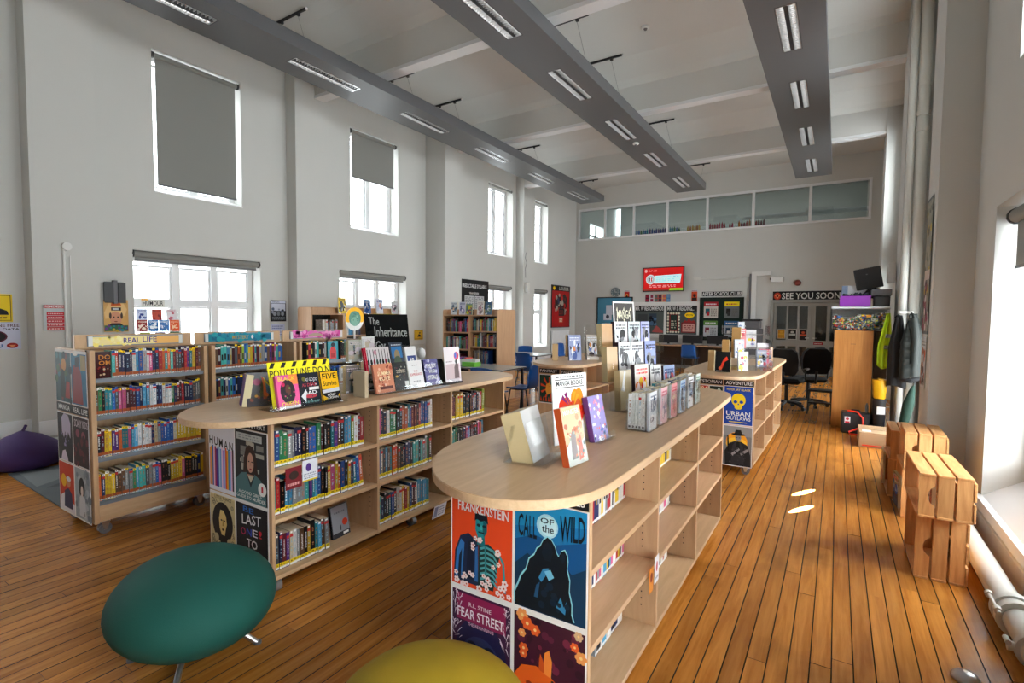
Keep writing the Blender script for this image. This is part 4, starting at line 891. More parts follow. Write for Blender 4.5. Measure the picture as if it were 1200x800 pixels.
# far island 4 end
for k, (x, lb) in enumerate(((-2.905, 'left'), (-2.615, 'right'))):
    sheet('sign', Art(.272, .055, BLK).text('FANTASY', .04, .22, .90, .8, WHT), (x, yE, .865), 0, 'black FANTASY strip on the far middle island, the %s of two' % lb, 'sign')
a = Art(.272, .35, WHT); a.rect(.02, .03, .98, .98, C_('12382a'))
for i in range(9): a.poly([(.5, .55), (.5+.45*math.cos(i*.7), .55+.4*math.sin(i*.7)), (.5+.42*math.cos(i*.7+.22), .55+.36*math.sin(i*.7+.22))], C_('e0481c'))
a.poly([(.32, .45), (.36, .66), (.52, .72), (.62, .60), (.74, .55), (.66, .46), (.58, .34), (.40, .30)], C_('f0a83a')).ell(.55, .6, .03, .02, BLK)
for i in range(7): a.poly([(.06+i*.13, .07), (.09+i*.13, .24), (.15+i*.13, .07)], C_('e8441a'))
sheet('poster', a, (-2.905, yE, .50), 0, 'dark green poster with an orange beast and flame shapes, far middle island', 'poster')
a = Art(.272, .35, WHT); a.rect(.02, .03, .98, .98, C_('141318')).dots(.1, .1, .9, .9, 16, [C_('3a2430'), C_('e0481c'), C_('5a5a66')], .02, .07)
sheet('poster', a, (-2.615, yE, .50), 0, 'near-black poster right of the orange beast poster', 'poster')
# REAL LIFE bookcase end
yE = 1.385-.008
a = Art(.30, .385, WHT); a.rect(.02, .02, .98, .95, C_('23474e')).dots(.05, .05, .95, .9, 30, [C_('2f6b70'), C_('1a3036'), C_('6f3a34'), C_('3b5a3a')], .05, .12).ell(.55, .72, .16, .12, C_('c98a2c')).poly([(.6, .1), (.9, .1), (.9, .4), (.7, .42)], C_('a02f28')).poly([(.3, .1), (.62, .1), (.6, .6), (.45, .64), (.34, .5)], C_('1c2a22'))
sheet('poster', a, (-4.725, yE, .895), 0, 'teal and brown comic poster at the top left of the bookcase end', 'poster')
a = Art(.28, .385, WHT); a.rect(.02, .02, .97, .95, C_('1d6f96')).poly([(.06, .04), (.08, .56), (.2, .74), (.5, .76), (.66, .58), (.74, .04)], C_('8d2329')).poly([(.26, .7), (.28, .88), (.52, .9), (.56, .72)], C_('1a1a24')).rect(.62, .66, .94, .93, C_('a99a6a')).ell(.3, .95, .16, .04, WHT)
sheet('poster', a, (-4.435, yE, .895), 0, 'blue poster with a red rucksack shape at the top right of the bookcase end', 'poster')
sheet('sign', Art(.29, .062, BLK).text('MANGA', .12, .2, .86, .8, WHT), (-4.725, yE, .83), 0, 'black MANGA strip on the bookcase end', 'sign')
sheet('sign', Art(.28, .062, BLK).text('REAL LIFE', .04, .2, .96, .8, WHT), (-4.435, yE, .83), 0, 'black REAL LIFE strip on the bookcase end', 'sign')
a = Art(.29, .36, WHT); a.rect(.02, .02, .98, .98, C_('0e0d16')).poly([(.3, .6), (.28, .88), (.45, .98), (.72, .96), (.86, .8), (.84, .5), (.7, .62), (.6, .46), (.5, .62), (.42, .48)], C_('b9b4cc')).poly([(.2, .02), (.3, .2), (.48, .24), (.62, .1), (.66, .02)], C_('cfc6da')).dots(.2, .3, .9, .6, 12, [C_('3b2f55'), C_('8a7fa8')], .02, .05)
sheet('poster', a, (-4.725, yE, .462), 0, 'black poster with a mass of pale lilac hair on the bookcase end', 'poster')
a = Art(.28, .36, WHT); a.rect(.02, .02, .98, .98, C_('2a1018')).text('SCARY KIDS', .1, .78, .95, .93, C_('cdbcc4')).ell(.3, .66, .12, .08, C_('8a4050')).ell(.66, .64, .12, .08, C_('8a4050')).dots(.05, .05, .95, .6, 20, [C_('3c1420'), C_('5a1c26')], .04, .1)
sheet('poster', a, (-4.435, yE, .462), 0, 'dark maroon poster with pale lettering on the bookcase end', 'poster')
a = Art(.29, .375, WHT); a.rect(.02, .03, .98, .98, C_('c43a1c')).poly([(.02, .03), (.1, .3), (.4, .4), (.98, .2), (.98, .03)], C_('dcdce4')).ell(.3, .62, .17, .13, C_('e8b61c')).poly([(.3, .1), (.34, .42), (.6, .5), (.82, .4), (.86, .1)], C_('27264c')).ell(.62, .6, .12, .09, C_('c98d6a')).ell(.62, .68, .15, .05, C_('dfe3ea'))
sheet('poster', a, (-4.725, yE, .082), 0, 'red and white poster with yellow and navy shapes at the bookcase foot', 'poster')
a = Art(.28, .375, WHT); a.rect(.03, .03, .97, .98, C_('9ba7b0')).dots(.05, .05, .95, .95, 30, [C_('8795a0'), C_('b4bec6'), C_('76838e')], .05, .13).ell(.46, .62, .19, .2, C_('15181c')).poly([(.3, .08), (.3, .42), (.45, .52), (.66, .42), (.7, .08)], C_('c9cfd4')).ell(.47, .56, .08, .1, C_('d8cdc8')).text('i', .6, .1, .64, .18, BLK)
sheet('poster', a, (-4.435, yE, .082), 0, 'pale grey poster of a dark-haired child at the bookcase foot', 'poster')

# ---------------------------------------------------------------- posters and notices on the walls
def wl_(x, a, y, z, label, cat='poster', **k): return sheet(k.pop('name', cat), a, (x, y, z), PI2, label, cat, **k)
a = Art(.30, .30, C_('e4c414')); a.rect(.04, .04, .96, .96, BLK).rect(.06, .06, .94, .94, C_('e4c414')).poly([(.3, .25), (.9, .25), (.85, .4), (.5, .55), (.3, .5)], BLK).ell(.55, .7, .1, .1, BLK).lines(.1, .1, .9, .2, 1, BLK)
wl_(-7.63, a, 1.66, 1.44, 'yellow notice with black figure at the left picture edge')
a = Art(.36, .29, C_('c9cce0')); a.text('GET ONE FREE', .1, .84, .97, .96, C_('5a1f33')).text('DATA', .6, .72, .97, .80, BLK).ell(.36, .48, .34, .24, C_('5a1530')).ell(.36, .48, .30, .2, C_('1a1014')).rect(.22, .34, .5, .6, WHT).rect(.25, .4, .47, .56, C_('8a1c2a')).text('YOU', .12, .06, .58, .2, C_('1d5f9c')).ell(.8, .14, .13, .10, C_('9a1a1a')).poly([(.72, .16), (.8, .06), (.88, .16)], C_('e08a5a'))
wl_(-7.63, a, 1.69, 1.14, 'pale ONE FREE and YOU notice below the yellow one, left picture edge')
a = Art(.20, .29, C_('b9c3c6')); a.rect(.02, .87, .98, .99, C_('b01e2c')).text('REMEMBER', .08, .89, .92, .97, WHT)
for i in range(5): a.rect(.14, .02+i*.145, .90, .15+i*.145, C_('b81f30')); a.lines(.2, .05+i*.145, .84, .12+i*.145, 1, C_('e8c9cc'))
wl_(-7.385, a, 2.10, 1.34, 'red and white notice of stacked bars on the left pilaster')
a = Art(.26, .40, C_('e0b06a')); a.rect(.02, .02, .98, .20, C_('3a6a4a')).dots(.03, .03, .97, .2, 14, [C_('6a3a8a'), C_('2c8a9a'), C_('c8b43a')], .04, .08).poly([(.06, .4), (.02, .6), (.22, .9), (.5, .98), (.8, .9), (.95, .7), (.85, .5)], C_('efc98a')).poly([(.28, .8), (.35, .97), (.62, .97), (.72, .82)], C_('d8662a')).rect(.3, .66, .7, .76, C_('26282c')).rect(.36, .68, .6, .74, C_('c9d4d6')).ell(.48, .42, .24, .22, C_('d99a7a')).ell(.4, .46, .04, .02, BLK).ell(.57, .46, .04, .02, BLK).ell(.48, .32, .07, .015, C_('8a3a30')).ell(.26, .5, .05, .1, C_('4a3a34')).ell(.72, .5, .05, .1, C_('4a3a34')).poly([(.2, .2), (.3, .27), (.66, .27), (.78, .2)], C_('28202a'))
wl_(-7.63, a, 2.765, 1.31, 'cartoon poster of a face with an orange hat and gadgets beside the window')
t = thing('wall_bracket', (-7.64, 2.75, 1.80), 'black metal screen bracket on the wall above the cartoon face poster', 'bracket', PI2)
obj('plate', MB().box(-.10, .10, -.02, 0, -.13, .13).box(-.12, -.02, -.06, -.04, -.12, .12).box(.03, .11, -.05, -.03, -.13, .12), M['black'], t); obj('arm', MB().box(-.02, .02, -.06, 0, -.14, .15), M['mug'], t)
a = Art(.27, .34, C_('15161c')); a.rect(.03, .86, .97, .97, C_('c9cfe0')).text('HIGH', .1, .88, .55, .95, C_('2a2f5a')).rect(.05, .5, .95, .84, C_('c3c8d8')).dots(.1, .35, .9, .6, 10, [C_('55607a'), C_('8a90a5'), C_('2a2c35')], .05, .1).ell(.25, .36, .1, .1, C_('8a8f96')).ell(.5, .36, .1, .1, C_('74797f')).ell(.76, .36, .1, .1, C_('8a8f96')).lines(.1, .08, .9, .22, 3, C_('9aa0a8'))
wl_(-7.63, a, 4.975, 1.43, 'small black and pale blue band poster left of the pilaster')
a = Art(.24, .20, C_('b9bdd6')); a.lines(.1, .1, .9, .9, 5, C_('5f6a9a'))
wl_(-7.63, a, 4.96, 1.19, 'pale lilac printed notice under the band poster')
a = Art(.27, .21, C_('d8a81a')); a.rect(.04, .04, .96, .96, C_('3a2c08')).rect(.06, .06, .94, .94, C_('dcae1c')).poly([(.35, .3), (.8, .3), (.7, .5), (.5, .6)], BLK).ell(.62, .7, .08, .08, BLK).lines(.1, .1, .9, .2, 1, BLK)
wl_(-7.63, a, 8.26, 1.02, 'small yellow notice with black figure near the bright pilaster')
a = Art(1.14, .98, C_('0c0c0d')); a.text('PREDICTABLE SYLLABUS', .04, .80, .92, .89, WHT).text('YEAR SEVEN', .28, .64, .62, .69, WHT).rect(.12, .25, .46, .60, C_('b6b8ba')).rect(.48, .25, .82, .60, C_('b6b8ba')).lines(.14, .28, .44, .58, 8, C_('6f7276')).lines(.5, .28, .8, .58, 8, C_('6f7276'))
wl_(-7.625, a, 10.30, 1.45, 'large black poster with grey panels above the tall bookcase', gloss=False)
t = thing('poster_board', (-7.63, 14.98, 1.21), 'tall red framed poster on the left wall by the far corner', 'poster', PI2)
a = Art(1.24, 1.32, C_('a8120f')); a.rect(0, .88, 1, 1, C_('141416')).text('LOUDER', .40, .90, .96, .985, C_('c9cbc6')).ell(.12, .94, .06, .045, YEL)
a.poly([(.15, .66), (.3, .78), (.5, .72), (.72, .82), (.88, .7), (.86, .5), (.7, .42), (.5, .34), (.3, .42), (.18, .5)], C_('241818')).dots(.18, .3, .84, .8, 46, [C_('5a1a1a'), C_('8a7a70'), C_('2a3a5a'), C_('3a1414'), C_('a8a090'), C_('c02018')], .025, .07).rect(.38, .27, .70, .44, C_('181618')).lines(.42, .3, .66, .42, 3, C_('9a2018')).rect(.42, .12, .6, .22, C_('d8c8b0')).lines(.4, .1, .64, .2, 3, C_('c05a2a'))
obj('picture', a.mb, M['print'], t); obj('frame', MB().box(-.65, -.62, -.01, .01, -.02, 1.34).box(.62, .65, -.01, .01, -.02, 1.34).box(-.62, .62, -.01, .01, -.02, 0).box(-.62, .62, -.01, .01, 1.32, 1.34), M['black'], t)
# back wall
yw = YB-.012
def board(x0, x1, z0, z1, label, face, frame, fw=.03, th=.03, fm='print'):
    t = thing('notice_board', ((x0+x1)/2, YB-.002, z0), label, 'notice board')
    w = (x1-x0)/2; h = z1-z0
    face.mb.v = [(a_, b_-th*.5, c_) for a_, b_, c_ in face.mb.v]
    obj('face', face.mb, M['print'], t)
    obj('frame', MB().box(-w-fw, -w, -th, 0, -fw, h+fw, frame).box(w, w+fw, -th, 0, -fw, h+fw, frame).box(-w, w, -th, 0, -fw, 0, frame).box(-w, w, -th, 0, h, h+fw, frame), M['print'], t)
    return t
a = Art(1.18, 1.12, C_('4788a6')); a.rect(.25, .5, .58, .78, C_('ccd4e0')).ell(.49, .66, .04, .05, C_('4a5366')).rect(.18, .34, .42, .52, C_('ccd4e0')).ell(.3, .44, .05, .06, C_('38404f')).rect(.62, .32, .82, .52, C_('1c1614')).rect(.64, .38, .8, .46, C_('8a5a30')).rect(.42, .4, .6, .5, C_('3f8a88'))
board(-6.80, -5.63, 1.06, 2.17, 'large blue notice board in a black frame on the back wall', a, BLK)
t = thing('white_board', (-4.545, YB-.002, .90), 'wide display board reading MR. W RECOMMENDS and MR. W IS READING', 'notice board')
obj('backing', MB().rbox(-1.06, 1.06, -.02, 0, 0, 1.13, .004), M['white'], t)
a = Art(.92, .88, C_('4a5452')); a.rect(0, .8, 1, 1, BLK).text('MR. W RECOMMENDS', .02, .83, .98, .97, WHT).rect(.5, .28, .75, .72, C_('2c3d4f')).dots(.52, .3, .72, .6, 8, [C_('4a6a8a'), C_('1a2530')], .04, .08).poly([(.6, .06), (.75, .3), (.98, .1), (.98, .04)], C_('a8504e')).rect(.1, .2, .44, .7, C_('3b3f42'))
obj('left_panel', a.mb, M['print'], t, loc=(-.50, -.022, .13))
a = Art(.92, .88, C_('485250')); a.rect(0, .8, 1, 1, BLK).text('MR. W IS READING...', .03, .83, .90, .97, WHT).rect(.10, .10, .40, .74, C_('7a1518')).rect(.14, .16, .36, .68, C_('122a22'))
a.lines(.16, .2, .34, .5, 4, C_('b8b4a0'))
for i in range(7):
    for x in (.06, .42): a.ell(x, .08+i*.108, .033, .035, C_('e8e0c8'), 10)
for i in range(3):
    for z in (.08, .728): a.ell(.15+i*.09, z, .033, .035, C_('e8e0c8'), 10)
a.ell(.76, .67, .16, .09, YEL).text('WOW', .64, .63, .88, .71, BLK).poly([(.55, .42), (.62, .5), (.68, .46), (.75, .58), (.82, .46), (.9, .5), (.97, .42)], C_('a02a2a')).rect(.50, .06, .97, .42, C_('7a1a1e')).rect(.54, .10, .93, .38, C_('d09a90')).lines(.58, .14, .9, .34, 3, C_('8a3a3a'))
obj('right_panel', a.mb, M['print'], t, loc=(.50, -.022, .13))
t = board(-3.46, -2.34, .92, 2.10, 'dark green club notice board below AFTER SCHOOL CLUBS', Art(1.12, 1.18, C_('052018')), C_('04120c'), .05, .04)
for k, (x, z, lb, cb, cc) in enumerate(((-.29, .62, 'red-headed club notice', 'c8c4bc', 'a81a28'), (.29, .62, 'yellow-headed club notice', '6a7072', 'e8d21a'), (-.29, .06, 'green-headed club notice', 'c4c6cc', '5a8a3a'), (.29, .06, 'blue-headed club notice', 'a8b4c0', '3a6aa0'))):
    a = Art(.40, .48, C_(cb)); a.rect(0, .72, 1, 1, C_(cc)).lines(.12, .78, .88, .94, 1, WHT if k != 1 else C_('a81a28')).rect(.12, .26, .42, .58, (C_('1f5a6a'), BLK, C_('7a2430'), C_('22405a'))[k]).rect(.2, .14, .4, .4, (C_('b0202a'), C_('2a2c2e'), C_('c8c4bc'), WHT)[k]).lines(.5, .1, .92, .6, 5, C_('5a5450'))
    o_ = obj('notice', a.mb, M['print'], t, loc=(x, -.028, z)); o_['label'] = lb
sheet('sign', Art(1.12, .13, C_('c4c6c4')).rect(.0, 0, 1, 1, BLK).text('AFTER SCHOOL CLUBS', .01, .1, .99, .9, WHT), (-2.90, yw, 2.19), 0, 'black and white AFTER SCHOOL CLUBS banner', 'sign')
a = Art(1.62, .26, C_('101112')); a.ell(.07, .5, .055, .38, C_('b8331c')).poly([(.03, .6), (.07, .2), (.11, .6), (.07, .72)], C_('e88a5a')).text('SEE YOU SOON', .14, .16, .985, .84, C_('d9dad6')); a.ell(.07, .5, .02, .12, C_('6a1410'))
sheet('sign', a, (-.74, yw-.01, 2.035), 0, 'long black SEE YOU SOON banner with red emblem over the doors', 'sign')
t = thing('wall_television', (-4.62, YB-.09, 2.38), 'wall television showing a red slide with white panel', 'television', -.06)
obj('casing', MB().rbox(-.65, .65, 0, .05, -.03, .73, .006), M['black'], t)
a = Art(1.24, .70, C_('c00d0d')); a.rect(0, 0, 1, .07, C_('8a2a1c')).poly([(.66, 0), (.68, .10), (1, .10), (1, 0)], C_('8bbf1e')).poly([(.28, .32), (.28, .66), (.96, .70), (.93, .34)], C_('bfeff4')).ell(.18, .5, .12, .22, C_('c9ced2')).ell(.18, .5, .10, .18, C_('a9b1b6')).ell(.18, .5, .05, .09, C_('e8e8e8')).rect(.14, .42, .17, .58, BLK).rect(.19, .42, .22, .58, C_('c01818')).ell(.06, .88, .035, .07, C_('d8a8a8')).lines(.12, .84, .36, .93, 2, C_('e07a7a')).lines(.33, .56, .9, .64, 1, C_('4a7a8c')).lines(.33, .40, .8, .54, 2, C_('8ab8c0')).lines(.14, .14, .84, .26, 2, C_('e8a0a0'))
obj('screen', a.mb, M['screen'], t, loc=(0, -.003, 0)); obj('mount', MB().box(-.2, .2, .05, .085, .2, .5), M['mug'], t)
for k, (x, z) in enumerate(((-5.80, 2.08), (-3.68, 2.05))):
    a = Art(.17, .34, C_('b01a1c') if k == 0 else C_('c8481c')); a.rect(0, .84, 1, 1, C_('c9cdd0')).lines(.05, .87, .95, .97, 1, C_('9a1520')).rect(.1, .05, .9, .3, C_('241012')).ell(.5, .5, .3, .15, C_('e8862a') if k == 0 else C_('6a1a10')).ell(.5, .42, .15, .1, BLK)
    sheet('poster', a, (x, yw, z), 0, ('small red poster between the blue board and the television', 'small orange poster right of the television')[k], 'poster')
t = thing('card_strip', (-4.76, yw, 2.02), 'row of small coloured cards pinned directly under the television', 'cards')
for i, (x, cs) in enumerate(((-.37, ('1a1418', '8a1530')), (-.22, ('c4bcc8', '8a2040')), (-.08, ('a83a34', '5a6a64')), (.04, ('a02a2a', '3a2f38')), (.17, ('d89a2a', 'b8606a')), (.30, ('3a6a9a', '6a8ab0')))):
    obj('card', Art(.115, .25, C_(cs[0])).rect(.1, .1, .9, .45, C_(cs[1])).rect(.15, .55, .85, .9, C_(cs[1])).mb, M['print'], t, loc=(x, 0, 0))
t = thing('wall_clock', (-6.19, YB-.01, 2.36), 'round slate blue wall clock above the blue notice board', 'clock')
obj('face', MB().cyl((0, 0, 0), (0, -.04, 0), .15, 24), mat('slate_blue', (.11, .15, .17), .4), t)
hb_ = MB()
for i in range(12): hb_.box(-.006, .006, -.045, -.041, .10, .13, T=Matrix.Rotation(i*PI/6, 4, 'Y'))
obj('hands', hb_.box(-.005, .005, -.046, -.041, 0, .10).box(0, .08, -.048, -.043, -.005, .005), M['white'], t)
# right pilaster posters face -X
a = Art(.34, 1.22, C_('5a5f62')); a.rect(.04, .02, .96, .98, C_('8c8a7c')).dots(.05, .3, .95, .97, 46, [C_('6b6d5f'), C_('b39a2e'), C_('4b4c49'), C_('a39d8d')], .05, .14).dots(.05, .04, .95, .42, 40, [C_('6e1f33'), C_('8a3550'), C_('d8cfcf'), C_('3a1a24')], .05, .12).rect(.05, .4, .95, .47, C_('c9b9b0'))
sheet('poster', a, (.672, 5.93, 1.42), -PI2, 'tall collage poster on the side of the right pilaster', 'poster')
a = Art(.30, .46, C_('c4c8cc')); a.lines(.1, .82, .9, .94, 2, C_('4a4d52')).dots(.15, .1, .85, .75, 22, [C_('c05a1e'), C_('8a4a3a'), C_('9aa0a8'), C_('3a3434')], .06, .16)
sheet('poster', a, (.672, 5.95, .93), -PI2, 'small orange and grey poster below the tall collage poster', 'poster')
# on the doors
for x, z, w, h, c1_, c2_, lb in ((-1.31, .70+.28, .20, .27, 'b07a1a', 'c8962a', 'mustard paper on the left pane of the door'), (-1.04, .96, .22, .30, '20201e', 'b9bab4', 'black and white notices on the middle door pane'), (-.78, .94, .20, .32, '181414', 'b84a2a', 'dark notice with red emblem in white border on the door')):
    a = Art(w, h, C_('c4c4c0') if w != .20 or z > .95 else C_('a8a8a4')); a.rect(.08, .06, .92, .94, C_(c1_)).rect(.14, .4, .86, .56, C_(c2_)).ell(.5, .7, .2, .1, C_(c2_))
    sheet('notice', a, (x, YB-.006, z), 0, lb, 'notice')
sheet('notice', Art(.22, .07, C_('9a1a26')).lines(.1, .2, .9, .8, 1, C_('d8c0c0')), (-.42, YB-.006, .84), 0, 'small red label on the right-hand door leaf', 'notice')
# ---------------------------------------------------------------- books shown face out, and their stands
def cover(w, h, t, fn, spine=None, step=.00007):
    a = Art(w, h, WHT, t, C_('cdbf9f'), step); fn(a)
    a.mb.c[5] = spine or a.mb.c[2]
    return a
def fbook(loc, w, h, t, rot, lean, fn, label, spine=None, group=None, fore=False, gloss=True, cat='book', name='paperback_on_show'):
    a = cover(w, h, t, fn, spine)
    back = a.mb.c[2]
    if fore: a.mb.c[5] = C_('cdb98e')
    return obj(name, a.mb, M['gprint' if gloss else 'print'], None, loc=loc, rot=(-lean, 0, rot), label=label, cat=cat, group=group)
def bgc(c): return lambda a: a.rect(0, 0, 1, 1, C_(c))
def gen(seed, bg, cols, title=True):
    def f(a):
        r = random.Random(seed); a.rect(0, 0, 1, 1, C_(bg))
        for i in range(9): a.ell(r.uniform(.2, .8), r.uniform(.15, .7), r.uniform(.06, .25), r.uniform(.04, .2), C_(r.choice(cols)), 9)
        for i in range(6):
            x, y = r.uniform(.1, .8), r.uniform(.1, .8); a.poly([(x, y), (x+r.uniform(.05, .2), y+r.uniform(-.05, .1)), (x+r.uniform(-.05, .1), y+r.uniform(.08, .22))], C_(r.choice(cols)))
        if title: a.lines(.1, .76, .92, .93, 2, C_(cols[0]), r)
        a.rect(.03, .02, .2, .08, WHT)
    return f
def stand(loc, w, h, rot, label, tiers=1, depth=.12, group=None):
    t = thing('acrylic_stand', loc, label, 'display stand', rot, group)
    for k in range(tiers):
        z = k*h*.62; y = -k*depth*.5
        T = Matrix.Translation((0, k*.085, z)) @ Matrix.Rotation(-.22, 4, 'X')
        obj('back_plate', MB().box(-w/2, w/2, 0, .003, .004, h, T=T), M['perspex'], t)
        obj('ledge', MB().box(-w/2, w/2, -.045, 0, .002, .005, T=T).box(-w/2, w/2, -.048, -.045, .002, .028, T=T), M['perspex'], t)
    T = Matrix.Translation((0, depth+.085*(tiers-1), 0)) @ Matrix.Rotation(.22, 4, 'X')
    obj('rear_leg', MB().box(-w/2, w/2, 0, .003, .0, h*.9+(tiers-1)*h*.5, T=T), M['perspex'], t)
    obj('foot', MB().box(-w/2, w/2, -.05, depth+.085*(tiers-1), 0, .003), M['perspex'], t)
    return t
P2 = PI/2
# --- chalkboard island
stand((-2.665, 1.93, 1.0), .50, .20, P2, 'clear acrylic stand holding the FIVE SURVIVE book on the chalkboard island')
L0 = .22
a = Art(.42, .265, C_('f7e91c'), .003)
for i in range(6): a.poly([(.02+i*.17, .87), (.08+i*.17, .87), (.12+i*.17, .985), (.06+i*.17, .985)], BLK)
a.text('POLICE LINE DO N', .02, .66, .99, .83, BLK)
sheet('sign', a, (-2.678, 1.915, 1.012), P2, 'yellow POLICE LINE card with black hazard stripes behind three books', 'sign', lean=L0)
def f_queen(a):
    a.rect(0, 0, 1, 1, C_('e85a9a')).rect(.6, .7, 1, 1, C_('f08a4a')).ell(.48, .5, .34, .36, C_('2a1c22')).ell(.5, .55, .12, .16, C_('5a3028')).ell(.3, .72, .08, .06, C_('c02050')).dots(.2, .3, .8, .7, 10, [C_('3a2430'), C_('d0406a'), C_('6a8a3a')], .02, .05).text('BLACK', .10, .83, .88, .95, C_('f2d63a')).rect(0, 0, 1, .08, C_('f0e6e6')).text('QUEEN', .14, .07, .9, .2, C_('f2d63a'))
def f_dark(a):
    a.rect(0, 0, 1, 1, C_('20242c')).ell(.25, .82, .1, .07, C_('6a6a2a')).text('AS GOOD', .3, .74, .92, .84, C_('c9cdd2')).text('AS DEAD', .12, .58, .85, .68, C_('b83a4a')).rect(.45, .46, .95, .55, WHT).text('BAD', .2, .33, .8, .44, C_('e8e8e8')).ell(.5, .28, .3, .06, C_('b83a4a')).lines(.2, .05, .9, .18, 1, C_('5a8a8a')).poly([(.02, .3), (.3, .5), (.22, .1)], C_('dfe3e6')).dots(.05, .1, .95, .9, 12, [C_('c9cdd2'), C_('3a4048')], .01, .03)
def f_five(a):
    a.rect(0, 0, 1, 1, C_('1c1c1e')).rect(.05, .42, .97, .97, C_('f0b81a')).text('FIVE', .14, .74, .88, .92, BLK).text('Survive', .14, .52, .86, .68, C_('2a2418')).poly([(.05, .4), (.97, .44), (.95, .32), (.08, .3)], C_('c9ccd4')).text('HOLLY', .3, .19, .72, .27, WHT).text('JACKSON', .12, .08, .84, .17, WHT).poly([(.05, .05), (.3, .12), (.05, .25)], C_('d8a81a')).poly([(.95, .06), (.85, .2), (.97, .25)], C_('d8a81a'))
for y, f, sp, lb in ((1.790, f_queen, 'e85a9a', 'pink book with a dark portrait, left on the chalkboard island stand'), (1.935, f_dark, '20242c', 'charcoal book with white and red lettering between two covers on the stand'), (2.080, f_five, 'c99a14', 'FIVE SURVIVE book, yellow and black, on the clear stand')):
    fbook((-2.640, y, 1.008), .138, .195, .022, P2, L0, f, lb, C_(sp))
def f_rain(a): a.rect(0, 0, 1, 1, C_('241a20')).poly([(.55, .9), (.75, .7), (.8, .3), (.6, .2), (.62, .6)], C_('c8401c')).poly([(.62, .88), (.84, .6), (.8, .45), (.7, .6)], C_('d8b02a')).poly([(.7, .7), (.92, .5), (.9, .3), (.72, .4)], C_('1f4f86')).ell(.4, .72, .14, .1, C_('8a2050')).dots(.1, .05, .9, .3, 8, [C_('8a3a1c'), C_('3a1c28')], .03, .08).ell(.35, .3, .06, .04, C_('c88a2a'))
fbook((-2.885, 1.76, 1.0), .150, .205, .032, 1.15, .30, f_rain, 'thick dark hardback with a rainbow plume leaning behind the police card', C_('4a1c5a'), fore=True)
a = obj('hardback', MB().box(-.02, .02, 0, .135, 0, .19, C_('5c2a7a'), cf={2: C_('d8cba6'), 0: C_('d8cba6'), 1: C_('d8cba6')}), M['print'], None, loc=(-2.93, 1.69, 1.0), rot=(-.05, .16, 1.15), label='purple hardback showing cream page edges at the near end of the chalkboard island', cat='book')
# tower of clear pockets with paperbacks
t = thing('acrylic_tower', (-2.90, 2.47, 1.0), 'tall clear acrylic pocket tower left of the chalkboard', 'display stand', P2)
obj('column', MB().box(-.07, .07, -.02, .02, 0, .50), M['perspex'], t)
for k, (x, z) in enumerate(((-.08, .01), (.08, .01), (-.05, .22), (.06, .24))): obj('pocket', MB().box(x-.07, x+.07, -.075, -.072, z, z+.16).box(x-.07, x+.07, -.075, -.02, z, z+.004).box(x-.072, x-.069, -.075, -.02, z, z+.16).box(x+.069, x+.072, -.075, -.02, z, z+.16), M['perspex'], t)
for y, z, h, c, lb in ((2.405, 1.006, .19, '8a8078', 'grey-backed paperback in the lower left pocket of the clear tower'), (2.56, 1.006, .12, '30353c', 'dark paperback in the lower right pocket of the clear tower'), (2.43, 1.224, .15, 'b8b4a6', 'pale paperback in the upper left pocket of the clear tower'), (2.545, 1.244, .15, 'e6e4e0', 'white paperback with a pink band in the upper right pocket of the clear tower')):
    fbook((-2.838, y, z), .12, h, .03, P2, 0, gen(int(y*1000), c, ['d8c8d0', '6a7a80', 'c9b8a0', '3f4448']), lb, fore=True)
fbook((-2.62, 2.335, 1.0), .03, .175, .11, P2, 0, bgc('c9b899'), 'cream page block of a thick paperback left of the display books', C_('a89a82'))
t = thing('round_sign', (-2.87, 2.455, 1.38), 'round yellow and green tree shaped sign on a stalk above the clear tower', 'sign', P2)
a = Art(.16, .16, C_('d9dcd8'), .003); a.mb = MB(); a.n = 0
for i in range(9): a.ell(.5+.36*math.cos(i*PI/8), .5+.36*math.sin(i*PI/8), .16, .16, C_('f0b42a'), 12)
a.ell(.5, .52, .33, .33, C_('5f8f80')).ell(.5, .38, .22, .2, C_('7aa898')).dots(.3, .4, .7, .75, 14, [C_('86b09a'), C_('4a7a70')], .03, .05)
obj('disc', a.mb, M['print'], t, loc=(0, 0, .06)); obj('backing', MB().cyl((0, .002, .14), (0, .005, .14), .082, 20), M['white'], t); obj('stalk', MB().cyl((0, .005, 0), (0, .005, .10), .006, 8), M['white'], t)
# chalkboard on its easel
t = thing('chalkboard', (-2.92, 2.85, 1.193), 'black chalkboard lettered The Inheritance Games', 'chalkboard', P2)
a = Art(.445, .365, C_('060708'), .008); cw = C_('9a9c9b')
a.dots(.02, .05, .98, .95, 6, [C_('0a0c0c')], .04, .09)
a.text('The', .07, .79, .30, .94, cw, -.02).text('Inheritance', .18, .53, .95, .74, cw, -.03).text('Games', .18, .26, .62, .44, cw, -.02)
obj('board', a.mb, M['matte'], t, rot=(-.12, 0, 0))
obj('easel', MB().tube([(-.15, .0, -.193), (-.05, .05, .28)], .008, 6).tube([(.15, .0, -.193), (.05, .05, .28)], .008, 6).tube([(0, .10, -.193), (0, .06, .26)], .008, 6).box(-.18, .18, -.03, .012, -.02, -.004), M['black'], t)
st = stand((-2.665, 2.78, 1.0), .66, .20, P2, 'two-tier clear acrylic stand in front of the chalkboard', tiers=2)
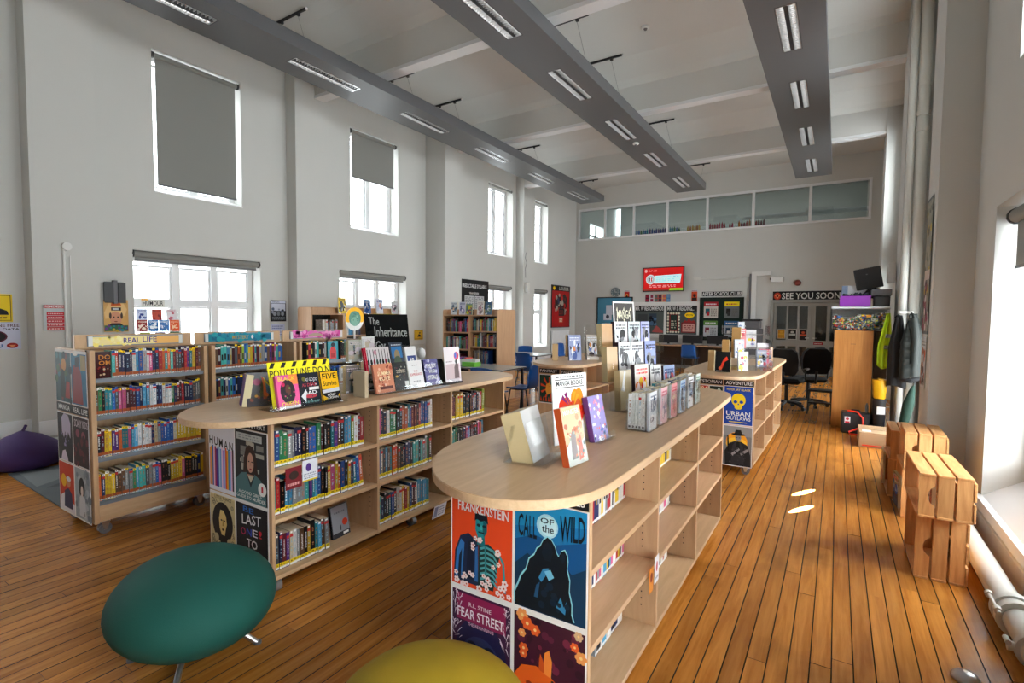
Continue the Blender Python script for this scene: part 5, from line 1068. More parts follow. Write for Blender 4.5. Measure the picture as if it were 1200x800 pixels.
def f_group(a):
    a.rect(0, 0, 1, 1, C_('d6cfd0')).rect(0, 0, 1, .4, C_('e6e0de'))
    for i in range(8): x = .12+i*.115; a.rect(x-.012, .5, x+.012, .92, C_('24262a')).ell(x, .42, .045, .13, C_(('2c3a34', '1a1c20', '8a2a3a', '3a4a44')[i % 4]), 10)
    a.rect(0, 0, .08, 1, C_('b8203a')).ell(.42, .8, .06, .1, C_('c08a9a')).ell(.88, .28, .07, .1, C_('e8e07a')).rect(.38, .02, .5, .22, WHT)
def f_blu(a): a.rect(0, 0, 1, 1, C_('353d4a')).rect(.12, .45, .9, .85, C_('2f6fa8')).ell(.5, .5, .22, .24, C_('8a7a5a')).ell(.5, .32, .28, .2, C_('4a5a48')).lines(.15, .87, .9, .95, 1, C_('b8c4cc'))
def f_wht(a): a.rect(0, 0, 1, 1, C_('e8e6e6')).rect(.1, .05, .9, .6, C_('3a4a86')).text('48', .3, .2, .7, .5, WHT)
fbook((-2.738, 2.565, 1.137), .235, .185, .02, P2, L0, f_group, 'wide pale cover with dark flowers and red spine, upper tier left', C_('b8203a'))
fbook((-2.735, 2.755, 1.137), .135, .215, .03, P2, L0, f_blu, 'slate hardback with a blue scene, upper tier middle', C_('22282f'))
fbook((-2.738, 2.905, 1.137), .115, .175, .02, P2, L0, f_wht, 'white paperback with navy block, upper tier right')
def f_or(a): a.rect(0, 0, 1, 1, C_('d88a6a')).dots(.05, .1, .95, .95, 40, [C_('e8a080'), C_('b85a40'), C_('f0c0a0'), C_('8a4030')], .03, .08).text('SUMMER', .18, .6, .88, .74, C_('f6e0b0')).text('LOVE', .25, .42, .8, .56, C_('f6e0b0')).rect(.2, .12, .9, .22, C_('6a3a34'))
def f_bk(a): a.rect(0, 0, 1, 1, C_('181a1c')).dots(.1, .2, .9, .85, 26, [C_('4a4c44'), C_('8a8a78'), C_('6a2a34'), C_('2c3234')], .015, .05).lines(.2, .6, .85, .75, 2, C_('b8a890')).ell(.2, .5, .1, .04, C_('c8a04a')).rect(.7, .1, .98, .3, C_('d8d8d4'))
def f_red(a): a.rect(0, 0, 1, 1, C_('f0eeee')).text('THE', .35, .58, .65, .64, C_('c03a4a')).text('REAPPEARANCE', .08, .44, .92, .54, C_('c82a3a')).lines(.3, .8, .7, .86, 1, C_('a8a0a0')).lines(.25, .2, .75, .28, 1, C_('8a8a90'))
def f_pu(a): a.rect(0, 0, 1, 1, C_('5a5690')).dots(.02, .05, .98, .95, 34, [C_('8c8cc0'), C_('3f3a78'), C_('c0bfe0')], .03, .09).text('THE BOY', .16, .66, .86, .82, WHT).text('WHO', .28, .46, .74, .6, WHT).text('STEALS', .16, .22, .86, .38, WHT)
for y, w, f, sp, lb in ((2.535, .175, f_or, 'c9806a', 'salmon paperback with cream title, front tier far left'), (2.700, .14, f_bk, '101214', 'black paperback with dull gold title, front tier'), (2.855, .15, f_red, 'f0eeee', 'white paperback with red title, front tier'), (3.035, .16, f_pu, '2c2a50', 'violet paperback with white title, front tier right')):
    fbook((-2.642, y, 1.008), w, .205, .02, P2, L0, f, lb, C_(sp))
t = thing('white_figurine', (-2.80, 3.06, 1.0), 'small plain white figurine behind the violet paperback', 'figurine')
obj('body', MB().lathe([(.028, 0), (.03, .01), (.02, .04), (.03, .11), (.034, .15), (.02, .19), (.018, .2)], n=14), M['gloss'], t); obj('head', MB().lathe([(.004, .2), (.03, .215), (.036, .245), (.028, .275), (.006, .29)], n=14), M['gloss'], t)
t = thing('book_easel', (-2.70, 3.20, 1.0), 'black plastic easel with broad feet right of the display books', 'easel', P2)
obj('back', MB().prism([(-.10, 0), (.14, 0), (.02, .20), (-.06, .20)], 0, .006, T=Matrix.Rotation(PI/2-.15, 4, 'X')), M['black'], t); obj('feet', MB().box(-.09, .13, -.11, .03, 0, .012), M['black'], t)
def f_cd(a): a.rect(0, 0, 1, 1, C_('e9dfe2')).rect(.06, .08, .94, .52, C_('cdb4b8')).ell(.78, .74, .16, .12, C_('d83a5a')).ell(.72, .76, .07, .09, C_('3a5ac0')).poly([(.58, .1), (.6, .42), (.72, .56), (.86, .5), (.88, .1)], C_('5a3a3a')).ell(.74, .58, .08, .06, C_('2a1c1e')).lines(.1, .56, .5, .62, 1, C_('a08a90'))
t = stand((-2.655, 3.27, 1.0), .17, .22, P2, 'small clear acrylic stand at the far end of the chalkboard island display')
fbook((-2.63, 3.265, 1.008), .20, .285, .004, P2, L0*.5, f_cd, 'blush pink cover with red and blue circle and seated girl, standing alone', cat='card', name='cover_card')
for k, (y, r_) in enumerate(((2.66, .05), (2.86, -.08), (3.04, .1))):
    obj('bookmark', Art(.17, .045, C_('e4e6ea')).lines(.05, .2, .95, .8, 2, C_('6a7076')).mb, M['print'], None, loc=(-2.545, y, 1.0025), rot=(-PI/2, 0, P2+r_), label=('pale printed bookmark below the salmon paperback', 'pale printed bookmark below the white paperback', 'pale printed bookmark below the violet paperback')[k], cat='bookmark')
# shelf talkers hanging on the shelf edges
t = thing('shelf_label', (-2.525, 1.775, .58), 'red and white picture label clipped to the near middle shelf of the chalkboard island', 'label', P2)
obj('card', Art(.10, .12, C_('7a2028')).ell(.5, .62, .3, .2, C_('3a2a24')).lines(.1, .1, .9, .35, 1, C_('e0a0a0')).mb, M['print'], t, loc=(-.05, 0, 0)); obj('card', Art(.10, .12, C_('e4e6ee')).ell(.4, .65, .18, .2, C_('5a3a8a')).lines(.1, .1, .9, .4, 3, C_('8a90a0')).rect(0, 0, 1, .07, C_('e3c90e')).mb, M['print'], t, loc=(.052, -.004, .02))
t = thing('shelf_label', (-2.50, 2.92, .028), 'white printed label hanging below the bottom shelf of the chalkboard island', 'label', P2)
obj('card', Art(.14, .105, C_('e4e6ee')).rect(.06, .1, .34, .9, C_('8a90b0')).lines(.4, .12, .92, .88, 4, C_('8a90a0')).mb, M['print'], t, rot=(.25, 0, 0))
t = thing('shelf_label', (-.652, 2.22, .34), 'orange and white tags hanging from an empty shelf of the front island', 'label', P2)
obj('card', Art(.055, .11, C_('d98a3a')).ell(.5, .6, .3, .2, C_('7a2a1a')).mb, M['print'], t, loc=(-.03, 0, 0)); obj('card', Art(.06, .12, C_('e4e2e6')).ell(.5, .6, .2, .2, C_('c04a5a')).lines(.1, .1, .9, .3, 1, C_('8a8a90')).mb, M['print'], t, loc=(.035, -.004, .02))
def f_grey(a): a.rect(0, 0, 1, 1, C_('3a3a40')).rect(.03, .15, .97, .97, C_('8e9098')).ell(.75, .42, .16, .11, C_('c0402a')).rect(.46, .2, .5, .36, BLK).lines(.2, .72, .8, .82, 1, C_('6a6c74')).rect(.6, .05, .9, .12, WHT)
fbook((-2.66, 2.16, ZS[0]+.002), .145, .205, .02, P2+.08, .16, f_grey, 'grey misty hardback with a red dot, alone on the bottom shelf', C_('202024'))
def f_doom(a): a.rect(0, 0, 1, 1, C_('3a1418')).text('DO', .2, .7, .8, .88, C_('c8782a')).text('OM', .2, .5, .8, .66, C_('c8782a')).dots(.1, .1, .9, .45, 14, [C_('8a2a1c'), C_('5a141c'), C_('c8a080')], .03, .07)
fbook((-4.31, 1.487, 1.092), .115, .185, .02, P2, .03, f_doom, 'dark red book with orange letters at the left of the REAL LIFE top shelf', C_('14100f'))
def f_bag(a): a.rect(0, 0, 1, 1, C_('2a93a3')).poly([(.2, .06), (.2, .5), (.32, .68), (.68, .68), (.8, .5), (.8, .06)], C_('d83a3c')).ell(.5, .8, .2, .12, C_('1c2a34')).rect(.3, .12, .7, .34, C_('b02a30'))
fbook((-4.30, 3.40, 1.092), .125, .19, .02, P2, .03, f_bag, 'teal book with a red rucksack on the pink-headed bookcase', C_('2a93a3'))

# --- front island
fbook((-.945, 1.715, 1.003), .17, .20, .085, P2+.12, .30, bgc('c4c2c0'), 'very thick book with cream page block facing the camera on the front island', fore=True)
o_ = stand((-.93, 1.70, 1.0), .20, .16, P2+.12, 'clear acrylic stand under the very thick book, front island')
def f_sun(a): a.rect(0, 0, 1, 1, C_('d09468')).rect(0, .5, 1, 1, C_('dca070')).dots(.1, .5, .9, .8, 12, [C_('d87a48'), C_('e8b890'), C_('b8603a')], .06, .12).poly([(0, .3), (.3, .45), (.6, .3), (1, .42), (1, 0), (0, 0)], C_('b0b4ac')).poly([(.2, .1), (.3, .5), (.45, .62), (.55, .5), (.5, .1)], C_('6a5a58')).poly([(.55, .05), (.62, .4), (.8, .5), (.85, .1)], C_('c04a2a')).dots(.05, .05, .95, .6, 30, [C_('c86a3a'), C_('98401e'), C_('7a8a74'), C_('d8c8b0'), C_('3f4f48')], .02, .06).text('MONSTER', .1, .86, .9, .95, C_('e8dccc'))
fbook((-.79, 1.72, 1.004), .13, .215, .03, P2-.12, .22, f_sun, 'orange and white manga leaning nearest the front island edge', C_('c8562a'))
def f_mask(a): a.rect(0, 0, 1, 1, C_('efeff0')).rect(.08, .80, .92, .93, WHT).rect(.08, .915, .92, .925, BLK).rect(.08, .80, .92, .81, BLK).text('MANGA BOOKS', .12, .83, .88, .90, BLK).lines(.1, .94, .9, .98, 1, C_('6a6a6a')); [a.ell(.5+.26*math.cos(i), .42+.22*math.sin(i*1.3), .13, .14, C_(('c8301c', 'd88a1c', 'c8501c', '5a205a', 'd8a82a')[i % 5]), 12) for i in range(11)]; [a.poly([(.5+.1*math.cos(i), .45+.1*math.sin(i)), (.5+.4*math.cos(i+.15), .42+.34*math.sin(i+.15)), (.5+.38*math.cos(i+.35), .42+.32*math.sin(i+.35))], C_(('c8281c', 'e0a02a', '7a2060')[i % 3])) for i in range(9)]; a.ell(.5, .40, .15, .15, C_('d8a020')).ell(.44, .43, .03, .02, BLK).ell(.56, .43, .03, .02, BLK).ell(.5, .33, .06, .03, C_('a02020')).poly([(.25, .02), (.38, .26), (.62, .26), (.78, .02)], C_('3a2058'))
fbook((-.955, 2.00, 1.003), .205, .30, .006, P2-.35, .08, f_mask, 'tall white sign with a red and yellow flame figure on the front island', cat='sign', name='show_card')
def f_pur(a): a.rect(0, 0, 1, 1, C_('8474b8')).dots(.05, .45, .95, .95, 26, [C_('d8c8f0'), C_('e07a9a'), C_('8a6ac8'), C_('f0eaf6')], .03, .09).dots(.05, .03, .95, .4, 20, [C_('2f4f9a'), C_('e8e4f0'), C_('d85a4a'), C_('1c2c5a')], .03, .08)
fbook((-.865, 2.12, 1.003), .13, .20, .028, P2-.1, .22, f_pur, 'lilac and blue manga leaning on a clear stand behind the flame sign', C_('6a3a7a'))
stand((-.885, 2.13, 1.0), .15, .17, P2-.1, 'clear acrylic stand under the lilac manga')
GC = ['f2f0f2', '2a2a30', 'c8485a', 'e8c83a', '6a8ac0', 'd8d4dc']
tw = thing('acrylic_rack', (-1.06, 3.19, 1.0), 'large three-tier clear acrylic rack crowded with manga on the front island', 'display stand', P2-.25)
for k in range(3):
    z = k*.155; y = .10*k-.10
    obj('tier', MB().box(-.36, .36, y-.06, y+.06, z, z+.004).box(-.36, .36, y-.063, y-.06, z, z+.05).box(-.36, .36, y+.058, y+.061, z, z+.19).box(-.363, -.36, y-.06, y+.06, z, z+.12).box(.36, .363, y-.06, y+.06, z, z+.12), M['perspex'], tw)
for _x in (-.366, .363): obj('side_wall', MB().box(_x, _x+.003, -.16, .20, 0, .14), M['perspex'], tw)
Tt = Matrix.Translation((-1.06, 3.19, 1.0)) @ Matrix.Rotation(P2-.25, 4, 'Z')
def on(x, y, z): return tuple(Tt @ Vector((x, y, z)))
tower = [(-.30, -.115, .006, .11, .19, .04, 'b8a684', 'thick paperback showing a tan page block, lowest tier left of the manga rack', True),
 (-.13, -.115, .006, .14, .21, .03, 'efe2d8', 'white manga with a red and yellow splash, lowest tier of the manga rack', False),
 (.03, -.115, .006, .12, .20, .03, 'dcdcdc', 'monochrome manga cover, lowest tier of the manga rack', False),
 (.19, -.115, .006, .13, .19, .03, '8a98b8', 'dull blue manga, lowest tier right of the manga rack', False),
 (-.30, -.015, .162, .10, .17, .04, 'c09a6a', 'book turned to show its tan page block, middle tier left of the manga rack', True),
 (-.17, -.015, .162, .12, .19, .03, 'e4e4e6', 'white manga with grey panels, middle tier of the manga rack', False),
 (-.03, -.015, .162, .13, .19, .03, 'e9eaee', 'white manga with dark figure, middle tier of the manga rack', False),
 (.12, -.015, .162, .12, .19, .03, '98a4dc', 'periwinkle manga, middle tier right of the manga rack', False),
 (-.22, .085, .317, .10, .155, .04, 'bf9566', 'tan page block of a manga, top tier left of the rack', True),
 (-.07, .085, .317, .13, .165, .03, 'f0f0f0', 'white manga with black lettering, top tier of the rack', False),
 (.08, .085, .317, .13, .165, .03, 'd2dde0', 'manga with a pale teal jar on its cover, top tier of the rack', False),
 (.21, .085, .317, .10, .165, .03, 'aeb4e8', 'pale lilac manga, top tier right of the rack', False)]
for k, (x, y, z, w, h, t_, c, lb, fo) in enumerate(tower):
    cols = [['3a3a40', 'd8d8dc', '8a8a90', '1c1c20'], ['e83a3a', 'f2c83a', 'e8823a', 'f8e8e0']][k == 1] if not k == 3 else ['2a3a6a', 'd8e0f0', 'c05a5a']
    h *= 1.22; w *= 1.06
    fbook(on(x, y, z+.002), w, h, t_, P2-.25, .06, bgc(c) if fo else gen(300+k, c, cols), lb, C_('3a2c34') if not fo else None, fore=fo)
t = thing('white_toy', on(-.28, -.075, .20), 'small white jointed toy figure hanging on the front of the manga rack', 'toy', P2)
obj('body', MB().lathe([(.012, -.03), (.026, 0), (.02, .03), (.012, .04)], n=10), M['gloss'], t)
for s_, x, z in ((-1, -.05, -.05), (1, .075, -.03)): obj('limb', MB().tube([(0, 0, .02), (x*.6, -.01, .03), (x, -.01, z), (x*1.25, -.02, z-.03)], .014, 8), M['gloss'], t)
t = thing('framed_sign', on(.02, .13, .487), 'white framed sign with ornate lettering propped on top of the manga rack', 'sign', P2-.45)
a = Art(.19, .165, C_('4a4644'), .006); a.rect(0, 0, .06, 1, WHT).rect(.94, 0, 1, 1, WHT).rect(0, .93, 1, 1, WHT).text('MANGA', .18, .3, .82, .66, C_('e6e2c8'))
for x in (.18, .5, .8): a.poly([(x-.03, .3), (x+.03, .3), (x, .16)], C_('e6e2c8')).poly([(x-.03, .64), (x+.03, .64), (x+.02, .78)], C_('e6e2c8'))
obj('panel', a.mb, M['print'], t, rot=(-.1, 0, 0)); obj('rod', MB().cyl((-.07, .01, -.012), (-.07, .01, 0), .004, 6).cyl((.07, .01, -.012), (.07, .01, 0), .004, 6), M['perspex'], t)
_TN = ('nearest', 'second', 'third', 'fourth', 'fifth', 'farthest')
for k, (y, c, cs, nm) in enumerate(((2.40, 'd8dce0', ['3a4a6a', 'f0f0f0', '8a90a0'], 'white and slate'), (2.585, 'e4b4bc', ['b83a5a', 'e8d0d0', '6a5a80'], 'pink and white'), (2.775, 'd88a90', ['b02a3a', 'e8c8a0', '8a4a40'], 'rose red'), (2.965, '9ab0c8', ['2a4a8a', 'e8ecf0', '3a3a44'], 'pale blue'), (3.155, 'dcdfe2', ['4a4a54', 'c8ccd4', '2a5a7a'], 'white and charcoal'), (3.345, 'b8c4bc', ['3a6a5a', 'e8ece8', '2a3a3a'], 'pale sage'))):
    t = thing('acrylic_tray', (-.795, y, 1.0), 'clear acrylic tray of upright manga by the worktop edge, %s of the six' % _TN[k], 'tray')
    obj('floor_plate', MB().box(-.058, .058, -.008, .13, 0, .003), M['perspex'], t)
    for _x in (-.061, .058): obj('side_plate', MB().box(_x, _x+.003, -.008, .13, 0, .15), M['perspex'], t)
    obj('front_plate', MB().box(-.058, .058, -.011, -.008, 0, .15), M['perspex'], t)
    row('manga_volume', 'manga', Vector((-.85, y, 1.004)), 0, 0, .088, 0, .0, '%s acrylic tray on the front island' % _TN[k], 'manga in the clear trays on the front island', h=(.17, .185), th=(.014, .02), seed=200+k, pal=[PAL[q] for q in (13, 19, 13, 0, 12, 2, 19, 4, 19, 13)], dep=.115)
    fbook((-.742, y+.058, 1.004), .115, .185, .014, P2, 0, gen(400+k, c, cs), nm+' manga cover facing the aisle at the end of the %s acrylic tray' % _TN[k], C_('c8ccd0'))

# --- far right island (DYSTOPIAN)
def f_rd(a): a.rect(0, 0, 1, 1, C_('16181a')).poly([(.3, .12), (.42, .4), (.55, .62), (.75, .78), (.85, .6), (.62, .5), (.5, .2)], C_('d83a24')).ell(.35, .18, .12, .08, C_('e8603a')).lines(.1, .03, .5, .09, 1, C_('b8b0a8'))
fbook((-.965, 5.50, 1.003), .145, .205, .03, .05, .1, f_rd, 'black hardback with a glowing red figure at the near end of the far island', C_('e4e0dc'))
GI = 'book on the far right island'
spec = [(-1.10, 5.62, 1.003, .06, .21, .12, 'c0a070', 'tan page block of a thick book left of the black and red hardback', True), (-1.02, 5.95, 1.004, .07, .31, .12, 'b8905a', 'tall tan page block behind the black and red hardback', True), (-.93, 6.05, 1.118, .09, .33, .10, 'bf9560', 'tallest tan page block on the far island rack', True),
 (-.80, 5.72, 1.003, .10, .20, .03, 'd8dccc', 'pale green flecked book leaning right of the black and red hardback', False), (-.88, 5.98, 1.12, .10, .20, .03, 'c4cad8', 'pale grey blue book on the middle tier of the far rack', False), (-.90, 6.17, 1.214, .12, .22, .03, 'd87a80', 'red and lilac striped book near the top of the far rack', False), (-.84, 6.50, 1.214, .13, .20, .03, 'e8e4e6', 'white book with dark red figure on the far rack', False), (-.76, 6.95, 1.003, .12, .24, .03, 'e0d8e0', 'white and pink book low on the far rack', False), (-.72, 7.15, 1.003, .12, .18, .03, 'c8a890', 'brown and cream book at the far end of the far rack', False), (-.70, 6.35, 1.003, .11, .19, .03, 'a0a8c0', 'blue grey book low on the far rack beside the edge', False), (-.93, 6.42, 1.365, .07, .14, .03, 'd8e0ec', 'small pale book on the very top of the far rack', False), (-.72, 6.75, 1.003, .12, .18, .03, 'd86a80', 'pink book low on the far rack near the edge', False)]
for k, (x, y, z, w, h, t_, c, lb, fo) in enumerate(spec):
    fbook((x, y, z), w, h, t_, .5 if not fo else .1, .08, bgc(c) if fo else gen(500+k, c, GC), lb, C_('8a90a0') if not fo else C_('a07a4a'), fore=False)
t = thing('acrylic_rack', (-.88, 6.35, 1.0), 'tall clear acrylic rack of books on the far right island', 'display stand', .2)
for k, (z, y) in enumerate(((.0, -.2), (.115, -.05), (.21, .08), (.36, .2))): obj('tier', MB().box(-.24, .24, y-.30, y+.30-k*.08, z-.0, z+.003).box(-.24, -.237, y-.3, y+.2, z, z+.1).box(.237, .24, y-.3, y+.2, z, z+.1), M['perspex'], t)
obj('post', MB().cyl((0, .1, 0), (0, .1, .46), .012, 8), M['perspex'], t)
# --- far middle island (FANTASY)
spec = [(-2.93, 5.62, 1.003, .07, .21, .14, 'c4a67c', .5, 'tan page block of a leaning book at the left of the FANTASY island', True), (-2.84, 5.80, 1.05, .07, .27, .12, 'cdb084', .5, 'taller tan page block on the FANTASY island', True), (-2.74, 5.80, 1.003, .17, .32, .03, '8a96c0', .9, 'blue and white graphic novel with many figures on the FANTASY island', False), (-2.60, 6.02, 1.003, .17, .32, .03, 'b8b0a8', .9, 'brown and white graphic novel beside the blue one on the FANTASY island', False), (-2.55, 6.35, 1.247, .06, .22, .10, 'b08a5a', .3, 'tan page block standing high on the FANTASY island', True), (-2.47, 6.55, 1.247, .13, .20, .03, '6a9a88', .6, 'green and white book high on the FANTASY island', False), (-2.40, 6.85, 1.247, .13, .22, .03, 'd87a90', .6, 'pink book high on the FANTASY island', False)]
for k, (x, y, z, w, h, t_, c, r_, lb, fo) in enumerate(spec):
    fbook((x, y, z), w, h, t_, r_, .12, bgc(c) if fo else gen(600+k, c, ['e8ecf4', '1f3f8a', 'c8783a', '2a2c3a', '5a7ac8']), lb, C_('3a3440') if not fo else C_('8a6a44'))
t = thing('acrylic_rack', (-2.62, 6.2, 1.0), 'clear acrylic rack on the FANTASY island', 'display stand', -.3)
obj('tier', MB().box(-.2, .2, .08, .80, .242, .246), M['perspex'], t)
for _x in (-.19, .187): obj('leg', MB().box(_x, _x+.003, .1, .78, 0, .242), M['perspex'], t)

# --- things standing on the REAL LIFE row and the tall bookcases
t = thing('acrylic_stand', (-4.76, 2.03, 1.292), 'clear stand of small covers under the HUMOUR sign', 'display stand', P2)
obj('back_plate', MB().box(-.17, .17, .07, .073, 0, .28), M['perspex'], t)
obj('shelf_lip', MB().box(-.17, .17, -.02, .07, 0, .004).box(-.17, .17, .02, .07, .10, .104).box(-.17, .17, .05, .07, .19, .194), M['perspex'], t)
sheet('sign', Art(.17, .065, C_('d8d4cc')).rect(0, .8, .3, 1, C_('e8a83a')).text('HUMOUR', .06, .16, .94, .76, BLK), (-4.80, 2.00, 1.60), P2, 'small HUMOUR sign above rows of little covers', 'sign')
hc = [(-.11, .194, 'c4cbe4', '2f3f8a', 'navy and white'), (0, .194, 'b8402e', '7a1c1c', 'red'), (.11, .194, 'd8d0d6', 'b85a6a', 'white and rose'), (-.12, .104, '8a2a2c', 'e0c8b8', 'maroon'), (-.04, .104, '2a6aa8', 'e6eef4', 'blue and white'), (.04, .104, '4a7ab8', 'dde6ee', 'sky blue'), (.12, .104, 'd8582a', 'f0c8a0', 'orange'), (-.11, .004, '8ab82a', 'c4dc6a', 'lime green'), (0, .004, '5a4a7a', '2a2a3a', 'dark violet'), (.11, .004, '3a6a4a', '1a2a20', 'dark green')]
for k, (x, z, c, c2, nm) in enumerate(hc):
    fbook((-4.755-(.0 if z < .05 else .022 if z < .15 else .05), 2.03+x, 1.293+z), .074 if len(hc) else 0, .095, .008, P2, .05, gen(700+k, c, [c2, c2, c]), 'little %s cover in the %s row under the HUMOUR sign' % (nm, 'lowest' if z < .05 else 'middle' if z < .15 else 'top'))
for k in range(7):
    fbook((-4.78, 2.42+k*.062, 1.292), .054, .065, .01, P2, .05, gen(720+k, ('8a7a6a', 'c9c4bc', '3a4a3a', '5a7a4a', 'b0a494', '6a5a50', 'cfcabc')[k], ['2a2a28', 'd8d4c8', '6a5a48']), ('brown', 'cream', 'dark green', 'leaf green', 'beige', 'umber', 'ivory')[k]+' little card in the row on top of the teal-headed bookcase', cat='card', name='story_card')
for k in range(4): fbook((-4.80, 1.52+k*.07, 1.292), .062, .07, .01, P2, .05, gen(740+k, ('5a8a4a', '7a4a7a', 'c8b04a', '3a6a8a')[k], ['e8e0d0', '2a3a2a', 'c85a3a']), ('green', 'plum', 'gold', 'blue')[k]+' little card below the cartoon face poster, top of REAL LIFE bookcase', cat='card', name='story_card')
for k, (y, z, h, c, lb, cols) in enumerate(((5.72, 1.57, .26, 'd8b83a', 'yellow and black cover card', ['1a1a1c', 'e8e4d8', '5a5a5e']), (6.26, 1.57, .25, '4a6a9a', 'blue and white cover card', ['d8dce4', '1f3f7a', '8a8a90']), (6.55, 1.57, .27, 'd4d8e4', 'pale cover card with a navy square', ['1f3f8a', 'b8c0d8', 'e8a08a']), (6.92, 1.57, .23, 'b8b8bc', 'grey and white cover card', ['f0f0f0', '4a4a50', 'c8a0b0']))):
    fbook((-6.985-.0, y, z), .16, h, .015, P2, .08, gen(760+k, c, cols), lb+' on the tall bookcase by the left wall', name='show_card', cat='card')
sheet('sign', Art(.52, .09, C_('f0e61c')).text('WARNING TAPE', .03, .15, .97, .85, BLK), (-6.99, 6.68, 1.475), P2, 'yellow tape strip across the tall bookcase by the left wall', 'sign')
for k, (x, z, h, c, lb, cols) in enumerate(((-6.18, 1.567, .24, 'd4dce0', 'white and grey cover card', ['6a7a8a', 'e8c8a0', '3a4a5a']), (-5.98, 1.567, .24, 'c8ccdc', 'pale blue cover card', ['3a4a7a', 'a8a0c8', 'e8e8f0']), (-5.82, 1.567, .20, '6a8a7a', 'green and yellow cover card', ['c8c83a', '3a5a6a', '8a4a5a']), (-5.56, 1.567, .25, 'e0dcd8', 'white and rose cover card', ['8a7a7a', 'c89aa8', '5a5a60']), (-5.38, 1.567, .24, '4a6a88', 'slate blue cover card', ['1f3a5a', 'c8d4dc', '5a7a6a']))):
    fbook((x, 7.66, z), .15, h, .015, 0, .08, gen(780+k, c, cols), lb+' on the tall bookcase near the black poster', name='show_card', cat='card')
# ---------------------------------------------------------------- seating
def stool(loc, m, rx, ry, rot, label):
    t = thing('pebble_stool', loc, label, 'stool', rot)
    prof = []
    n = 18
    for i in range(n+1):
        a = -PI/2+PI*i/n; prof.append((max(.004, abs(math.cos(a))**.92), .26+.188*math.sin(a)))
    obj('cushion', MB().lathe(prof, n=48, sx=rx, sy=ry), M[m], t)
    for i in range(4):
        a = PI/4+i*PI/2+.35; c, s_ = math.cos(a), math.sin(a)
        l = obj('leg', MB().tube([(c*.13, s_*.13, .105), (c*.21, s_*.21, .045), (c*.255, s_*.255, .006)], .013, 10), M['steel'], t)
        obj('foot', MB().cyl((c*.257, s_*.257, 0), (c*.257, s_*.257, .012), .018, 12), M['mug'], l)
    return t
stool((-2.43, 1.15, 0), 'green', .335, .387, 1.26, 'dark teal green pebble-shaped stool on short metal legs')
stool((-1.035, 1.165, 0), 'yellow', .332, .332, .5, 'mustard yellow round pebble-shaped stool at the bottom picture edge')
def chair():
    t = thing('school_chair', (0, 0, 0), 'blue chair', 'chair')
    s = MB(); n = 6
    for i in range(n):      # one-piece shell: seat curving up into the back
        pass
    prof = [(-.20, .425), (-.19, .44), (-.10, .432), (0, .428), (.10, .432), (.165, .45), (.195, .50), (.21, .60), (.235, .72), (.25, .80), (.262, .815)]
    vs = []; fs = []; m_ = 7
    for (y, z) in prof:
        for j in range(m_):
            u = -1+2*j/(m_-1); wd = .20 if z < .5 else .20-.015*(z-.5)/.3
            back = min(1, max(0, (z-.45)/.2)); vs.append((u*wd, y-(.035*u*u)*back, z+(.018*u*u)*(1-back)+(-.018*u**4 if z > .8 else 0)))
    k = len(vs)
    vs += [(x, y+(.010 if z > .47 else 0), z-(.0 if z > .47 else .010)) for x, y, z in vs]
    R_ = len(prof)
    for i in range(R_-1):
        for j in range(m_-1):
            a = i*m_+j; fs.append((a, a+1, a+1+m_, a+m_)); fs.append((k+a, k+a+m_, k+a+1+m_, k+a+1))
    for i in range(R_-1): fs.append((i*m_, (i+1)*m_, k+(i+1)*m_, k+i*m_)); fs.append((i*m_+m_-1, k+i*m_+m_-1, k+(i+1)*m_+m_-1, (i+1)*m_+m_-1))
    for j in range(m_-1): fs.append((j, k+j, k+j+1, j+1)); q = (R_-1)*m_+j; fs.append((q, q+1, k+q+1, k+q))
    s.add(vs, fs, (1, 1, 1), 0, True); obj('seat_shell', s, M['blue'], t)
    for sx in (-1, 1):
        for p, q in (((sx*.17, -.14, .42), (sx*.21, -.20, .0)), ((sx*.17, .14, .43), (sx*.21, .23, .0))):
            l = obj('leg', MB().tube([p, q], .011, 8), M['black'], t)
        obj('side_rail', MB().tube([(sx*.17, -.14, .42), (sx*.17, .14, .43)], .010, 8), M['black'], t)
    return t
ch = chair()
spots = [(-4.10, 6.82, -P2, 'blue plastic chair at the right end of the near white table'), (-4.25, 6.10, PI, 'blue plastic chair on the near side of the white table, back to the camera'), (-4.02, 7.62, -1.2, 'blue plastic chair behind the one at the table end'), (-5.15, 6.08, PI+.1, 'blue plastic chair before the white table, below the green and white boxes'), (-5.72, 6.12, PI-.1, 'blue plastic chair at the left of the white table, in front of the bookcase'), (-5.32, 9.05, PI-.15, 'dark blue chair with its back to the camera at the far table'), (-6.45, 10.65, .2, 'blue plastic chair at the far left side of the far table'), (-6.25, 12.7, P2, 'blue plastic chair alone near the radiator in the far corner'), (-3.40, 14.55, PI, 'blue plastic chair pushed up to the computer desk')]
for i, (x, y, r_, lb) in enumerate(spots):
    o = ch if i == 0 else dup(ch)
    o.location = (x, y, 0); o.rotation_euler = (0, 0, r_); o['label'] = lb; o['group'] = 'blue plastic school chairs'
def table(loc, w, d, label):
    t = thing('work_table', loc, label, 'table')
    obj('tabletop', MB().rbox(-w/2, w/2, -d/2, d/2, .695, .72, .006), M['tabletop'], t); obj('edging', MB().box(-w/2-.002, w/2+.002, -d/2-.002, d/2+.002, .70, .714), M['black'], t)
    for sx in (-1, 1):
        for sy in (-1, 1): obj('leg', MB().box(sx*(w/2-.05)-.016, sx*(w/2-.05)+.016, sy*(d/2-.05)-.016, sy*(d/2-.05)+.016, 0, .695), M['black'], t)
    return t
table((-5.05, 6.87, 0), 1.5, .72, 'pale grey table beside the beech bookcase with boxes on it'); table((-5.95, 9.75, 0), 1.3, .8, 'pale grey table farther back by the tall narrow window')
